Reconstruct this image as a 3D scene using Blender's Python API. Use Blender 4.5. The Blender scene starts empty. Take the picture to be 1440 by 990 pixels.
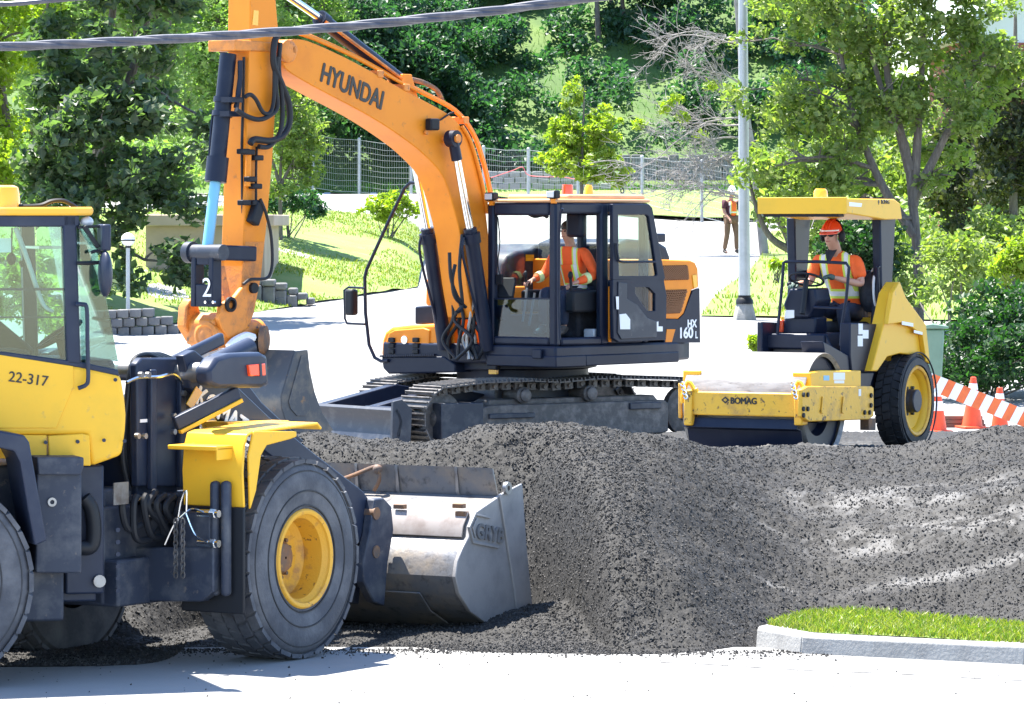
import bpy, bmesh, math, random
import numpy as np
from mathutils import Vector, Matrix, Euler

scene = bpy.context.scene
COL = scene.collection
R = math.radians

# ------------------------------------------------------------------ camera
CAM_H, FPX, HOR = 3.25, 6000.0, 310.0          # eye height, focal length in photo pixels, horizon row
cd = bpy.data.cameras.new("camera")
cam = bpy.data.objects.new("camera", cd); COL.objects.link(cam)
cam.location = (0, 0, CAM_H); cam.rotation_euler = (R(90), 0, 0)
cd.sensor_width = 36.0; cd.lens = 36.0 * FPX / 1440.0
cd.shift_y = -(495.0 - HOR) / 1440.0
cd.clip_start = 1.0; cd.clip_end = 3000.0
scene.camera = cam

# ------------------------------------------------------------------ sky, sun, exposure
SUN_EL, SUN_AZ = 68.0, -50.0                    # azimuth from +y (away from the camera), negative = left
w = bpy.data.worlds.new("World"); scene.world = w; w.use_nodes = True
nt = w.node_tree; nt.nodes.clear()
sky = nt.nodes.new("ShaderNodeTexSky"); sky.sky_type = 'NISHITA'; sky.sun_disc = False
sky.sun_elevation = R(SUN_EL); sky.sun_rotation = R(SUN_AZ)
sky.air_density = 1.0; sky.dust_density = 0.2; sky.ozone_density = 3.0
bg = nt.nodes.new("ShaderNodeBackground"); bg.inputs[1].default_value = 0.11
wo = nt.nodes.new("ShaderNodeOutputWorld")
nt.links.new(sky.outputs[0], bg.inputs[0]); nt.links.new(bg.outputs[0], wo.inputs[0])
sd = bpy.data.lights.new("sun", 'SUN'); sd.energy = 5.0; sd.angle = R(0.5); sd.color = (1.0, 0.95, 0.86)
sun = bpy.data.objects.new("sun", sd); COL.objects.link(sun)
az, el = R(SUN_AZ), R(SUN_EL)
to_sun = Vector((math.sin(az) * math.cos(el), math.cos(az) * math.cos(el), math.sin(el)))
sun.rotation_euler = to_sun.to_track_quat('Z', 'Y').to_euler()
sun.location = (0, 60, 60)
scene.view_settings.view_transform = 'Standard'
scene.view_settings.look = 'None'
scene.view_settings.exposure = 2.15
scene.view_settings.gamma = 1.0
scene.cycles.max_bounces = 8
scene.cycles.transparent_max_bounces = 24

# ------------------------------------------------------------------ materials
def _n(t, kind, **kw):
    n = t.nodes.new(kind)
    for k, v in kw.items(): setattr(n, k, v)
    return n

def mat(name, col, rough=0.5, metal=0.0, col2=None, scale=4.0, lo=0.45, hi=0.7, detail=6.0, bump=0.0, bscale=60.0,
        col3=None, scale3=25.0, lo3=0.6, hi3=0.72, spec=0.5, coat=0.0, stretch=None):
    m = bpy.data.materials.new(name); m.use_nodes = True
    t = m.node_tree; b = t.nodes["Principled BSDF"]
    b.inputs["Roughness"].default_value = rough; b.inputs["Metallic"].default_value = metal
    b.inputs["Specular IOR Level"].default_value = spec
    b.inputs["Coat Weight"].default_value = coat
    b.inputs["Base Color"].default_value = (*col, 1)
    tc = _n(t, "ShaderNodeTexCoord"); src = tc.outputs["Object"]
    if stretch:
        mp = _n(t, "ShaderNodeMapping"); mp.inputs["Scale"].default_value = stretch
        t.links.new(src, mp.inputs[0]); src = mp.outputs[0]
    last = None
    def layer(prev, c, sc, l, h):
        nz = _n(t, "ShaderNodeTexNoise"); nz.inputs["Scale"].default_value = sc
        nz.inputs["Detail"].default_value = detail; nz.inputs["Roughness"].default_value = 0.62
        t.links.new(src, nz.inputs["Vector"])
        mr = _n(t, "ShaderNodeMapRange"); mr.inputs[1].default_value = l; mr.inputs[2].default_value = h
        t.links.new(nz.outputs[0], mr.inputs[0])
        mx = _n(t, "ShaderNodeMix", data_type='RGBA')
        t.links.new(mr.outputs[0], mx.inputs[0])
        if prev is None: mx.inputs[6].default_value = (*col, 1)
        else: t.links.new(prev, mx.inputs[6])
        mx.inputs[7].default_value = (*c, 1)
        return mx.outputs[2]
    if col2: last = layer(None, col2, scale, lo, hi)
    if col3: last = layer(last, col3, scale3, lo3, hi3)
    if last is not None: t.links.new(last, b.inputs["Base Color"])
    if bump:
        nz = _n(t, "ShaderNodeTexNoise"); nz.inputs["Scale"].default_value = bscale; nz.inputs["Detail"].default_value = 8
        t.links.new(tc.outputs["Object"], nz.inputs["Vector"])
        bp = _n(t, "ShaderNodeBump"); bp.inputs["Strength"].default_value = bump; bp.inputs["Distance"].default_value = 0.02
        t.links.new(nz.outputs[0], bp.inputs["Height"]); t.links.new(bp.outputs[0], b.inputs["Normal"])
    return m

def glass(name, tint, gloss=0.06):
    m = bpy.data.materials.new(name); m.use_nodes = True; t = m.node_tree; t.nodes.clear()
    o = _n(t, "ShaderNodeOutputMaterial"); tr = _n(t, "ShaderNodeBsdfTransparent"); tr.inputs[0].default_value = (*tint, 1)
    gl = _n(t, "ShaderNodeBsdfGlossy"); gl.inputs["Roughness"].default_value = 0.03
    lw = _n(t, "ShaderNodeLayerWeight"); lw.inputs[0].default_value = 0.5
    fr = _n(t, "ShaderNodeMath", operation='POWER'); fr.inputs[1].default_value = 4.0; t.links.new(lw.outputs["Facing"], fr.inputs[0])
    ad = _n(t, "ShaderNodeMath", operation='ADD'); ad.inputs[1].default_value = gloss
    mx = _n(t, "ShaderNodeMixShader")
    t.links.new(fr.outputs[0], ad.inputs[0]); t.links.new(ad.outputs[0], mx.inputs[0])
    t.links.new(tr.outputs[0], mx.inputs[1]); t.links.new(gl.outputs[0], mx.inputs[2]); t.links.new(mx.outputs[0], o.inputs[0])
    return m

def leafmat(name, c1, c2, trans, tw=0.45):
    """leaf: diffuse + translucent, colour varies from leaf to leaf"""
    m = bpy.data.materials.new(name); m.use_nodes = True; t = m.node_tree; t.nodes.clear()
    o = _n(t, "ShaderNodeOutputMaterial"); g = _n(t, "ShaderNodeNewGeometry")
    mx = _n(t, "ShaderNodeMix", data_type='RGBA'); mx.inputs[6].default_value = (*c1, 1); mx.inputs[7].default_value = (*c2, 1)
    t.links.new(g.outputs["Random Per Island"], mx.inputs[0])
    d = _n(t, "ShaderNodeBsdfPrincipled"); d.inputs["Roughness"].default_value = 0.45; d.inputs["Specular IOR Level"].default_value = 0.35
    t.links.new(mx.outputs[2], d.inputs["Base Color"])
    tl = _n(t, "ShaderNodeBsdfTranslucent")
    m2 = _n(t, "ShaderNodeMix", data_type='RGBA', blend_type='MULTIPLY'); m2.inputs[0].default_value = 1.0
    k = max(c1[1], c2[1])
    t.links.new(mx.outputs[2], m2.inputs[6]); m2.inputs[7].default_value = (trans[0] / k, trans[1] / k, trans[2] / k, 1)
    t.links.new(m2.outputs[2], tl.inputs[0])
    ms = _n(t, "ShaderNodeMixShader"); ms.inputs[0].default_value = tw
    t.links.new(d.outputs[0], ms.inputs[1]); t.links.new(tl.outputs[0], ms.inputs[2]); t.links.new(ms.outputs[0], o.inputs[0])
    return m

YEL = (0.80, 0.445, 0.03); ORA = (0.78, 0.25, 0.016)
MT = dict(
    yellow=mat("yellow paint", YEL, 0.42, col2=(0.68, 0.40, 0.035), scale=2.2, lo=0.5, hi=0.75, spec=0.3, col3=(0.40, 0.28, 0.10), scale3=11, lo3=0.63, hi3=0.78),
    yellow_worn=mat("worn yellow paint", (0.78, 0.42, 0.03), 0.5, col2=(0.50, 0.27, 0.05), scale=5, lo=0.5, hi=0.68, col3=(0.07, 0.04, 0.025), scale3=13, lo3=0.595, hi3=0.66, bump=0.15, bscale=40),
    rim_yellow=mat("rusty rim yellow", (0.70, 0.36, 0.03), 0.55, col2=(0.42, 0.20, 0.05), scale=6, lo=0.52, hi=0.66, col3=(0.10, 0.045, 0.03), scale3=16, lo3=0.62, hi3=0.68, bump=0.2),
    roof_yellow=mat("roof yellow", (0.80, 0.42, 0.03), 0.5, col2=(0.62, 0.38, 0.10), scale=3, lo=0.45, hi=0.7),
    orange=mat("orange paint", ORA, 0.44, col2=(0.66, 0.195, 0.016), scale=1.7, lo=0.45, hi=0.75, spec=0.25, col3=(0.36, 0.14, 0.04), scale3=8, lo3=0.62, hi3=0.78),
    orange_worn=mat("worn orange paint", (0.68, 0.22, 0.025), 0.5, col2=(0.36, 0.13, 0.035), scale=4, lo=0.46, hi=0.66, col3=(0.06, 0.04, 0.03), scale3=10, lo3=0.6, hi3=0.7, bump=0.2, bscale=40),
    roof_tan=mat("sunlit cab roof", (0.62, 0.33, 0.16), 0.55, col2=(0.5, 0.28, 0.15), scale=4),  # orange roof mixed to tan, the washing-out by the sun put into its colour
    navy=mat("dark machine paint", (0.007, 0.012, 0.030), 0.42, col2=(0.015, 0.021, 0.040), scale=4, lo=0.48, hi=0.75, spec=0.25),
    navy_dusty=mat("dusty dark paint", (0.016, 0.022, 0.038), 0.5, col2=(0.075, 0.08, 0.09), scale=5, lo=0.5, hi=0.78, col3=(0.18, 0.15, 0.13), scale3=18, lo3=0.66, hi3=0.8),
    frame_dark=mat("loader dark paint", (0.018, 0.026, 0.052), 0.42, col2=(0.034, 0.042, 0.066), scale=4, lo=0.48, hi=0.75, spec=0.3),
    frame_dusty=mat("loader dusty frame", (0.030, 0.038, 0.060), 0.55, col2=(0.10, 0.105, 0.118), scale=5, lo=0.46, hi=0.75, col3=(0.16, 0.135, 0.115), scale3=18, lo3=0.62, hi3=0.78, spec=0.3),
    black=mat("black plastic", (0.010, 0.012, 0.017), 0.55, spec=0.25),
    rubber=mat("tyre rubber", (0.056, 0.060, 0.074), 0.78, col2=(0.125, 0.128, 0.142), scale=3.5, lo=0.42, hi=0.7, bump=0.25, bscale=45),
    rubber_dark=mat("dark tyre rubber", (0.017, 0.019, 0.024), 0.65, col2=(0.04, 0.042, 0.05), scale=4, bump=0.2, bscale=50),
    hose=mat("hose rubber", (0.012, 0.014, 0.019), 0.5, spec=0.3),
    steel=mat("bare steel", (0.30, 0.30, 0.31), 0.38, 0.75, col2=(0.16, 0.14, 0.13), scale=6, lo=0.5, hi=0.7),
    bucket=mat("scuffed bucket steel", (0.15, 0.155, 0.17), 0.42, 0.3, col2=(0.25, 0.21, 0.17), scale=3.2, lo=0.45, hi=0.7, col3=(0.05, 0.05, 0.055), scale3=9, lo3=0.55, hi3=0.72, bump=0.15, bscale=25, stretch=(1, 1, 1)),
    bucket_side=mat("worn bucket side", (0.27, 0.26, 0.26), 0.5, 0.15, col2=(0.18, 0.178, 0.185), scale=2.6, lo=0.45, hi=0.7, bump=0.08),
    wear=mat("sunlit scuffed brown plate", (0.30, 0.265, 0.245), 0.45, 0.2, col2=(0.22, 0.18, 0.16), scale=5, lo=0.45, hi=0.65),  # brown mixed lighter, the sun on this panel put into its colour
    rust=mat("rusty steel", (0.22, 0.11, 0.055), 0.7, 0.1, col2=(0.10, 0.08, 0.07), scale=7, lo=0.4, hi=0.65, col3=(0.33, 0.18, 0.06), scale3=20, lo3=0.58, hi3=0.7),
    exbucket=mat("excavator bucket steel", (0.055, 0.062, 0.075), 0.5, 0.2, col2=(0.15, 0.13, 0.11), scale=4, lo=0.48, hi=0.7, col3=(0.26, 0.14, 0.06), scale3=6, lo3=0.6, hi3=0.72),
    chrome=mat("chrome rod", (0.75, 0.77, 0.8), 0.14, 1.0),
    bluerod=mat("wrapped blue rod", (0.16, 0.42, 0.62), 0.4, 0.1),
    drum=mat("polished drum steel", (0.29, 0.275, 0.26), 0.45, 0.35, col2=(0.19, 0.175, 0.165), scale=4, lo=0.42, hi=0.66, stretch=(5, 1, 5), col3=(0.13, 0.115, 0.105), scale3=9, lo3=0.6, hi3=0.7),
    track=mat("dusty track steel", (0.075, 0.072, 0.072), 0.6, 0.2, col2=(0.17, 0.155, 0.15), scale=9, lo=0.45, hi=0.7, bump=0.25, bscale=40),
    white=mat("white print", (0.80, 0.80, 0.80), 0.5),
    letter=mat("black lettering", (0.012, 0.012, 0.014), 0.45),
    amber=mat("amber lens", (0.85, 0.24, 0.01), 0.2, coat=0.4),
    amber_yellow=mat("yellow lens", (0.85, 0.42, 0.02), 0.2, coat=0.4),
    redlens=mat("red lens", (0.75, 0.07, 0.015), 0.2, coat=0.4),
    lampglass=mat("lamp glass", (0.55, 0.57, 0.6), 0.1, coat=0.5),
    grille=mat("grille brown", (0.20, 0.075, 0.02), 0.6),
    grille_dark=mat("radiator dark", (0.05, 0.025, 0.012), 0.7),
    concrete=mat("concrete", (0.27, 0.268, 0.262), 0.85, col2=(0.20, 0.198, 0.195), scale=5, bump=0.3, bscale=40, col3=(0.16, 0.155, 0.15), scale3=30, lo3=0.62, hi3=0.72),
    block=mat("grey block stone", (0.12, 0.122, 0.13), 0.85, col2=(0.19, 0.185, 0.18), scale=3, bump=0.4, bscale=25),
    galv=mat("galvanised pole", (0.42, 0.44, 0.46), 0.45, 0.3, col2=(0.33, 0.35, 0.37), scale=3),
    fence=mat("galvanised wire", (0.36, 0.38, 0.39), 0.5, 0.3),
    bark=mat("bark", (0.10, 0.085, 0.075), 0.85, col2=(0.17, 0.15, 0.13), scale=9, bump=0.5, bscale=30, stretch=(3, 3, 0.6)),
    twig=mat("bare twigs", (0.27, 0.245, 0.235), 0.8, col2=(0.18, 0.165, 0.155), scale=5),
    cone=mat("cone orange", (0.80, 0.085, 0.02), 0.5, col2=(0.62, 0.06, 0.02), scale=6),
    tape_orange=mat("barrier orange", (0.80, 0.16, 0.04), 0.5, col2=(0.68, 0.12, 0.035), scale=8),
    skin=mat("skin", (0.48, 0.26, 0.185), 0.5, col2=(0.42, 0.20, 0.145), scale=14),
    hair=mat("dark hair", (0.03, 0.02, 0.015), 0.6),
    helmet_red=mat("red helmet", (0.78, 0.06, 0.018), 0.3, coat=0.3),
    helmet_white=mat("white helmet", (0.75, 0.76, 0.78), 0.3, coat=0.3),
    trousers=mat("dark navy trousers", (0.018, 0.026, 0.055), 0.85, col2=(0.032, 0.042, 0.075), scale=12, bump=0.2, bscale=25),
    khaki=mat("brown trousers", (0.17, 0.105, 0.06), 0.85, col2=(0.12, 0.075, 0.045), scale=12),
    maroon=mat("maroon sleeves", (0.075, 0.02, 0.035), 0.85),
    boot=mat("work boot", (0.045, 0.04, 0.038), 0.7, col2=(0.12, 0.10, 0.09), scale=10),
    glove=mat("green work glove", (0.035, 0.075, 0.065), 0.7, col2=(0.07, 0.11, 0.1), scale=14),
    cloth_dark=mat("dark cloth", (0.014, 0.016, 0.024), 0.85, col2=(0.035, 0.038, 0.05), scale=9, bump=0.3, bscale=20),
    bin=mat("green plastic bin", (0.15, 0.25, 0.18), 0.5, col2=(0.12, 0.21, 0.15), scale=4),
    beige=mat("beige rendered wall", (0.36, 0.29, 0.23), 0.85, col2=(0.30, 0.245, 0.2), scale=2, bump=0.1),
    shade_opening=mat("dark window opening", (0.05, 0.055, 0.07), 0.3),
    brick=mat("red brick", (0.24, 0.075, 0.055), 0.85, col2=(0.18, 0.06, 0.05), scale=8, bump=0.2),
    siding=mat("pale siding", (0.55, 0.58, 0.62), 0.6),
    rail_steel=mat("guard rail steel", (0.18, 0.25, 0.36), 0.45, 0.4),
    cable=mat("cable sheath", (0.05, 0.052, 0.07), 0.35, col2=(0.09, 0.09, 0.105), scale=20),
)
GL = dict(
    cab=glass("tinted cab glass", (0.76, 0.90, 0.87)),
    clear=glass("clear cab glass", (0.93, 0.96, 0.95), 0.02),
    lower=glass("lower windscreen", (0.36, 0.58, 0.68), 0.08),  # blue tint stands in for the reflected sky
)

# ------------------------------------------------------------------ mesh helper
def V(*a): return Vector(a)

class MB:
    def __init__(s): s.v = []; s.f = []
    def add(s, vs, fs):
        o = len(s.v); s.v += [tuple(p) for p in vs]; s.f += [[i + o for i in f] for f in fs]; return s
    def bx(s, x0, x1, y0, y1, z0, z1):
        vs = [(x, y, z) for x in (x0, x1) for y in (y0, y1) for z in (z0, z1)]
        return s.add(vs, [(0, 1, 3, 2), (4, 6, 7, 5), (0, 4, 5, 1), (2, 3, 7, 6), (0, 2, 6, 4), (1, 5, 7, 3)])
    def obox(s, c, size, m3):
        hx, hy, hz = [k / 2 for k in size]
        vs = [Vector(c) + m3 @ Vector((x, y, z)) for x in (-hx, hx) for y in (-hy, hy) for z in (-hz, hz)]
        return s.add(vs, [(0, 1, 3, 2), (4, 6, 7, 5), (0, 4, 5, 1), (2, 3, 7, 6), (0, 2, 6, 4), (1, 5, 7, 3)])
    def prism(s, pts, ax, a, b):
        def P(p, d): return {0: (d, p[0], p[1]), 1: (p[0], d, p[1]), 2: (p[0], p[1], d)}[ax]
        n = len(pts); vs = [P(p, a) for p in pts] + [P(p, b) for p in pts]
        return s.add(vs, [list(range(n)), list(range(2 * n - 1, n - 1, -1))] + [(i, (i + 1) % n, n + (i + 1) % n, n + i) for i in range(n)])
    def strip(s, pts, ax, a, b, th):
        """curved plate: open 2-D line given thickness"""
        q = []; n = len(pts)
        for i, p in enumerate(pts):
            p0 = Vector(pts[max(0, i - 1)]); p1 = Vector(pts[min(n - 1, i + 1)]); d = (p1 - p0).normalized()
            q.append((p[0] - d.y * th, p[1] + d.x * th))
        def P(p, d): return {0: (d, p[0], p[1]), 1: (p[0], d, p[1]), 2: (p[0], p[1], d)}[ax]
        vs = [P(p, a) for p in pts] + [P(p, a) for p in q] + [P(p, b) for p in pts] + [P(p, b) for p in q]
        fs = []
        for i in range(n - 1):
            fs += [(i, i + 1, n + i + 1, n + i), (2 * n + i, 3 * n + i, 3 * n + i + 1, 2 * n + i + 1),
                   (i, 2 * n + i, 2 * n + i + 1, i + 1), (n + i, n + i + 1, 3 * n + i + 1, 3 * n + i)]
        fs += [(0, n, 3 * n, 2 * n), (n - 1, 3 * n - 1, 4 * n - 1, 2 * n - 1)]
        return s.add(vs, fs)
    def _ring(s, c, u, v, r, n): return [c + (u * math.cos(2 * math.pi * i / n) + v * math.sin(2 * math.pi * i / n)) * r for i in range(n)]
    def lathe(s, prof, p0, axis, n=32, cap=True):
        """prof: (radius, distance along axis)"""
        ax = Vector(axis).normalized(); u = ax.orthogonal().normalized(); v = ax.cross(u); p0 = Vector(p0)
        vs = []; fs = []
        for r, h in prof: vs += s._ring(p0 + ax * h, u, v, max(r, 1e-4), n)
        for k in range(len(prof) - 1):
            for i in range(n): fs.append((k * n + i, k * n + (i + 1) % n, (k + 1) * n + (i + 1) % n, (k + 1) * n + i))
        if cap: fs += [list(range(n))[::-1], list(range((len(prof) - 1) * n, len(prof) * n))]
        return s.add(vs, fs)
    def cyl(s, p0, p1, r0, r1=None, n=16):
        p0, p1 = Vector(p0), Vector(p1); return s.lathe([(r0, 0), (r0 if r1 is None else r1, (p1 - p0).length)], p0, p1 - p0, n)
    def tube(s, pts, r, n=8, smooth=0):
        P = [Vector(p) for p in pts]
        if smooth: P = crom(P, smooth)
        rad = r if isinstance(r, (list, tuple)) else [r] * len(P)
        if len(rad) != len(P): rad = list(np.interp(np.linspace(0, 1, len(P)), np.linspace(0, 1, len(rad)), rad))
        vs = []; u = None
        for i, p in enumerate(P):
            d = (P[min(i + 1, len(P) - 1)] - P[max(i - 1, 0)]).normalized()
            if u is None: u = d.orthogonal().normalized()
            else:
                u = u - d * u.dot(d); u = u.normalized() if u.length > 1e-6 else d.orthogonal().normalized()
            vs += s._ring(p, u, d.cross(u), rad[i], n)
        fs = [(k * n + i, k * n + (i + 1) % n, (k + 1) * n + (i + 1) % n, (k + 1) * n + i) for k in range(len(P) - 1) for i in range(n)]
        fs += [list(range(n))[::-1], list(range((len(P) - 1) * n, len(P) * n))]
        return s.add(vs, fs)
    def bar(s, p0, p1, wd, h, up=(0, 0, 1)):
        p0, p1 = Vector(p0), Vector(p1); d = (p1 - p0).normalized(); sd_ = d.cross(Vector(up))
        sd_ = sd_.normalized() if sd_.length > 1e-5 else d.orthogonal().normalized(); u = sd_.cross(d)
        vs = [p + sd_ * a * wd / 2 + u * b * h / 2 for p in (p0, p1) for a, b in ((-1, -1), (1, -1), (1, 1), (-1, 1))]
        return s.add(vs, [(3, 2, 1, 0), (4, 5, 6, 7)] + [(i, (i + 1) % 4, 4 + (i + 1) % 4, 4 + i) for i in range(4)])
    def sph(s, c, r, n=12, m=8):
        r = (r, r, r) if not isinstance(r, (tuple, list)) else r; c = Vector(c); vs = [(c.x, c.y, c.z - r[2])]
        for k in range(1, m):
            t = math.pi * k / m - math.pi / 2
            vs += [(c.x + r[0] * math.cos(t) * math.cos(2 * math.pi * i / n), c.y + r[1] * math.cos(t) * math.sin(2 * math.pi * i / n), c.z + r[2] * math.sin(t)) for i in range(n)]
        vs.append((c.x, c.y, c.z + r[2])); fs = []
        for i in range(n):
            j = (i + 1) % n; fs.append((0, 1 + j, 1 + i)); L = len(vs) - 1; fs.append((L, L - n + i, L - n + j))
            for k in range(m - 2): fs.append((1 + k * n + i, 1 + k * n + j, 1 + (k + 1) * n + j, 1 + (k + 1) * n + i))
        return s.add(vs, fs)
    def loft(s, rings, caps=True):
        n = len(rings[0]); vs = [p for r in rings for p in r]; fs = []
        for k in range(len(rings) - 1):
            for i in range(n): fs.append((k * n + i, k * n + (i + 1) % n, (k + 1) * n + (i + 1) % n, (k + 1) * n + i))
        if caps: fs += [list(range(n))[::-1], list(range((len(rings) - 1) * n, len(rings) * n))]
        return s.add(vs, fs)
    def mesh(s, name, m, M=None, sharp=35, fix=True):
        vs = s.v if M is None else [tuple(M @ Vector(p)) for p in s.v]
        me = bpy.data.meshes.new(name); me.from_pydata(vs, [], s.f)
        if fix and len(s.f) < 60000:
            b = bmesh.new(); b.from_mesh(me); bmesh.ops.recalc_face_normals(b, faces=b.faces); b.to_mesh(me); b.free()
        me.polygons.foreach_set("use_smooth", [True] * len(me.polygons))
        try: me.set_sharp_from_angle(angle=R(sharp))
        except Exception: pass
        if m is not None: me.materials.append(m)
        return me
    def build(s, name, m, parent=None, bevel=0.0, M=None, sharp=35, seg=2):
        o = bpy.data.objects.new(name, s.mesh(name, m, M, sharp)); COL.objects.link(o)
        if parent is not None: o.parent = parent
        if bevel:
            md = o.modifiers.new("bevel", 'BEVEL'); md.width = bevel; md.segments = seg; md.limit_method = 'ANGLE'; md.angle_limit = R(40)
            md.harden_normals = False
        return o

def crom(P, k):
    P = [Vector(p) for p in P]; out = []
    for i in range(len(P) - 1):
        a, b, c, d = P[max(i - 1, 0)], P[i], P[i + 1], P[min(i + 2, len(P) - 1)]
        for j in range(k):
            t = j / k; out.append(0.5 * ((2 * b) + (c - a) * t + (2 * a - 5 * b + 4 * c - d) * t * t + (3 * b - a - 3 * c + d) * t ** 3))
    out.append(P[-1]); return out

def tag(o, label=None, cat=None, group=None, kind=None):
    if label: o["label"] = label
    if cat: o["category"] = cat
    if group: o["group"] = group
    if kind: o["kind"] = kind
    return o
def empty(name, loc=(0, 0, 0), rz=0.0, parent=None):
    o = bpy.data.objects.new(name, None); COL.objects.link(o); o.location = loc; o.rotation_euler = (0, 0, rz); o.empty_display_size = 0.2
    if parent is not None: o.parent = parent
    return o
def copy_tree(o, parent=None):
    c = o.copy(); COL.objects.link(c)
    if parent is not None: c.parent = parent
    for ch in list(o.children): copy_tree(ch, c)
    return c

def text(s, size, p, xd, nd, m, parent, depth=0.004, bold=0.0, M=None, name="lettering", sx=1.0, align='LEFT', spacing=1.0):
    """flat lettering: p = start of the baseline, xd = reading direction, nd = outward normal"""
    c = bpy.data.curves.new(name, 'FONT'); c.body = s; c.size = size; c.extrude = depth; c.align_x = align; c.space_character = spacing
    o = bpy.data.objects.new(name, c); COL.objects.link(o); c.materials.append(m)
    x = Vector(xd).normalized(); z = Vector(nd).normalized(); z = (z - x * z.dot(x)).normalized(); y = z.cross(x)
    T = Matrix(((x.x * sx, y.x, z.x, p[0]), (x.y * sx, y.y, z.y, p[1]), (x.z * sx, y.z, z.z, p[2]), (0, 0, 0, 1)))
    me0 = bpy.data.meshes.new_from_object(o); bpy.data.objects.remove(o); bpy.data.curves.remove(c)
    v0 = [Vector(v.co) for v in me0.vertices]; f0 = [list(f.vertices) for f in me0.polygons]; bpy.data.meshes.remove(me0)
    vs, fs = [], []                                          # heavier strokes: the glyphs laid over themselves, each a hair proud of the last
    for k, (dx, dy) in enumerate(((0, 0), (bold, 0), (-bold, 0), (0, bold * 0.7), (0, -bold * 0.7)) if bold > 0 else ((0, 0),)):
        o_ = len(vs); vs += [(v.x + dx / sx, v.y + dy, v.z + 0.0004 * k) for v in v0]; fs += [[i + o_ for i in f] for f in f0]
    me = bpy.data.meshes.new(name); me.from_pydata(vs, [], fs); me.update()
    o = bpy.data.objects.new(name, me); COL.objects.link(o)
    if not me.materials: me.materials.append(m)
    o.parent = parent; o.matrix_basis = T if M is None else M @ T
    return o

# ------------------------------------------------------------------ survey: photo sight-lines met with planes of a machine
class Frame:
    """a machine's own axes: x forward, y to its left, z up, standing at o with heading yaw (degrees)"""
    def __init__(s, x, y, z, yaw): s.o = (x, y, z); s.yaw = yaw; s.c = math.cos(R(yaw)); s.s = math.sin(R(yaw))
    def loc(s, p):
        dx, dy, dz = p[0] - s.o[0], p[1] - s.o[1], p[2] - s.o[2]; return (dx * s.c + dy * s.s, -dx * s.s + dy * s.c, dz)
    def on(s, px, py, ax, val):
        o = s.loc((0, 0, CAM_H)); q = s.loc(((px - 720) / FPX, 1.0, CAM_H - (py - HOR) / FPX)); d = [q[i] - o[i] for i in range(3)]
        t = (val - o[ax]) / d[ax]; return Vector([o[i] + d[i] * t for i in range(3)])
    def tr(s, ax, val, pts):
        out = []
        for p in pts:
            q = s.on(p[0], p[1], ax, val); out.append(tuple(q[i] for i in range(3) if i != ax))
        return out
    def rel(s, other):
        """matrix that takes coordinates of s into the coordinates of other"""
        A_ = Matrix.Translation(s.o) @ Matrix.Rotation(R(s.yaw), 4, 'Z'); B_ = Matrix.Translation(other.o) @ Matrix.Rotation(R(other.yaw), 4, 'Z')
        return B_.inverted() @ A_
def at(px, py, D): return Vector(((px - 720) / FPX * D, D, CAM_H - (py - HOR) / FPX * D))

# ------------------------------------------------------------------ lie of the land
def sstep(a, b, x):
    t = np.clip((np.asarray(x, float) - a) / (b - a), 0, 1); return t * t * (3 - 2 * t)
_gy = [0, 32.5, 33.3, 36, 42, 46, 56, 62, 75, 88, 100, 113, 135, 150, 165, 400]
_gz = [0, 0, -0.08, 0.0, 0.5, 0.56, 0.57, 0.80, 1.45, 1.86, 2.10, 2.36, 3.40, 4.2, 4.4, 4.4]
def road_z(x, y):
    x, y = np.asarray(x, float), np.asarray(y, float)
    z = np.interp(y, _gy, _gz)
    z = z - 0.10 * sstep(-2.4, -3.5, x) * sstep(34.5, 33.2, y) * sstep(31.0, 32.4, y)
    return z
def ground_z(x, y):
    x, y = np.asarray(x, float), np.asarray(y, float)
    z = road_z(x, y)
    e = 72.8 + (x + 6.3) / 4.4 * 15.5                      # lower edge of the left lawn
    up = np.interp(y - e, [0, 8, 18, 26, 60], [0, 0.45, 1.05, 1.35, 1.3])
    z = z + up * sstep(-1.4, -2.6, x) * sstep(140, 118, y)
    # wooded hill behind the fence
    z = z + 0.52 * np.maximum(0, y - 153) * sstep(18, 12.5, x)
    return z
def gz(x, y): return float(ground_z(x, y))
rng = np.random.default_rng(7); random.seed(7)
# ================================================================== wheel loader
FA = Frame(-2.645, 32.27, 0, 58.8)                        # front half
_j = (FA.o[0] - 1.45 * FA.c, FA.o[1] - 1.45 * FA.s)
FB = Frame(_j[0], _j[1], 0, 18.0)                         # rear half, turned at the centre joint
MBA = FB.rel(FA)
loader = tag(empty("wheel_loader", FA.o, R(FA.yaw)),
             "yellow and dark grey wheel loader with glazed cab, pushing its bucket into the gravel pile", "wheel loader")

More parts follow.
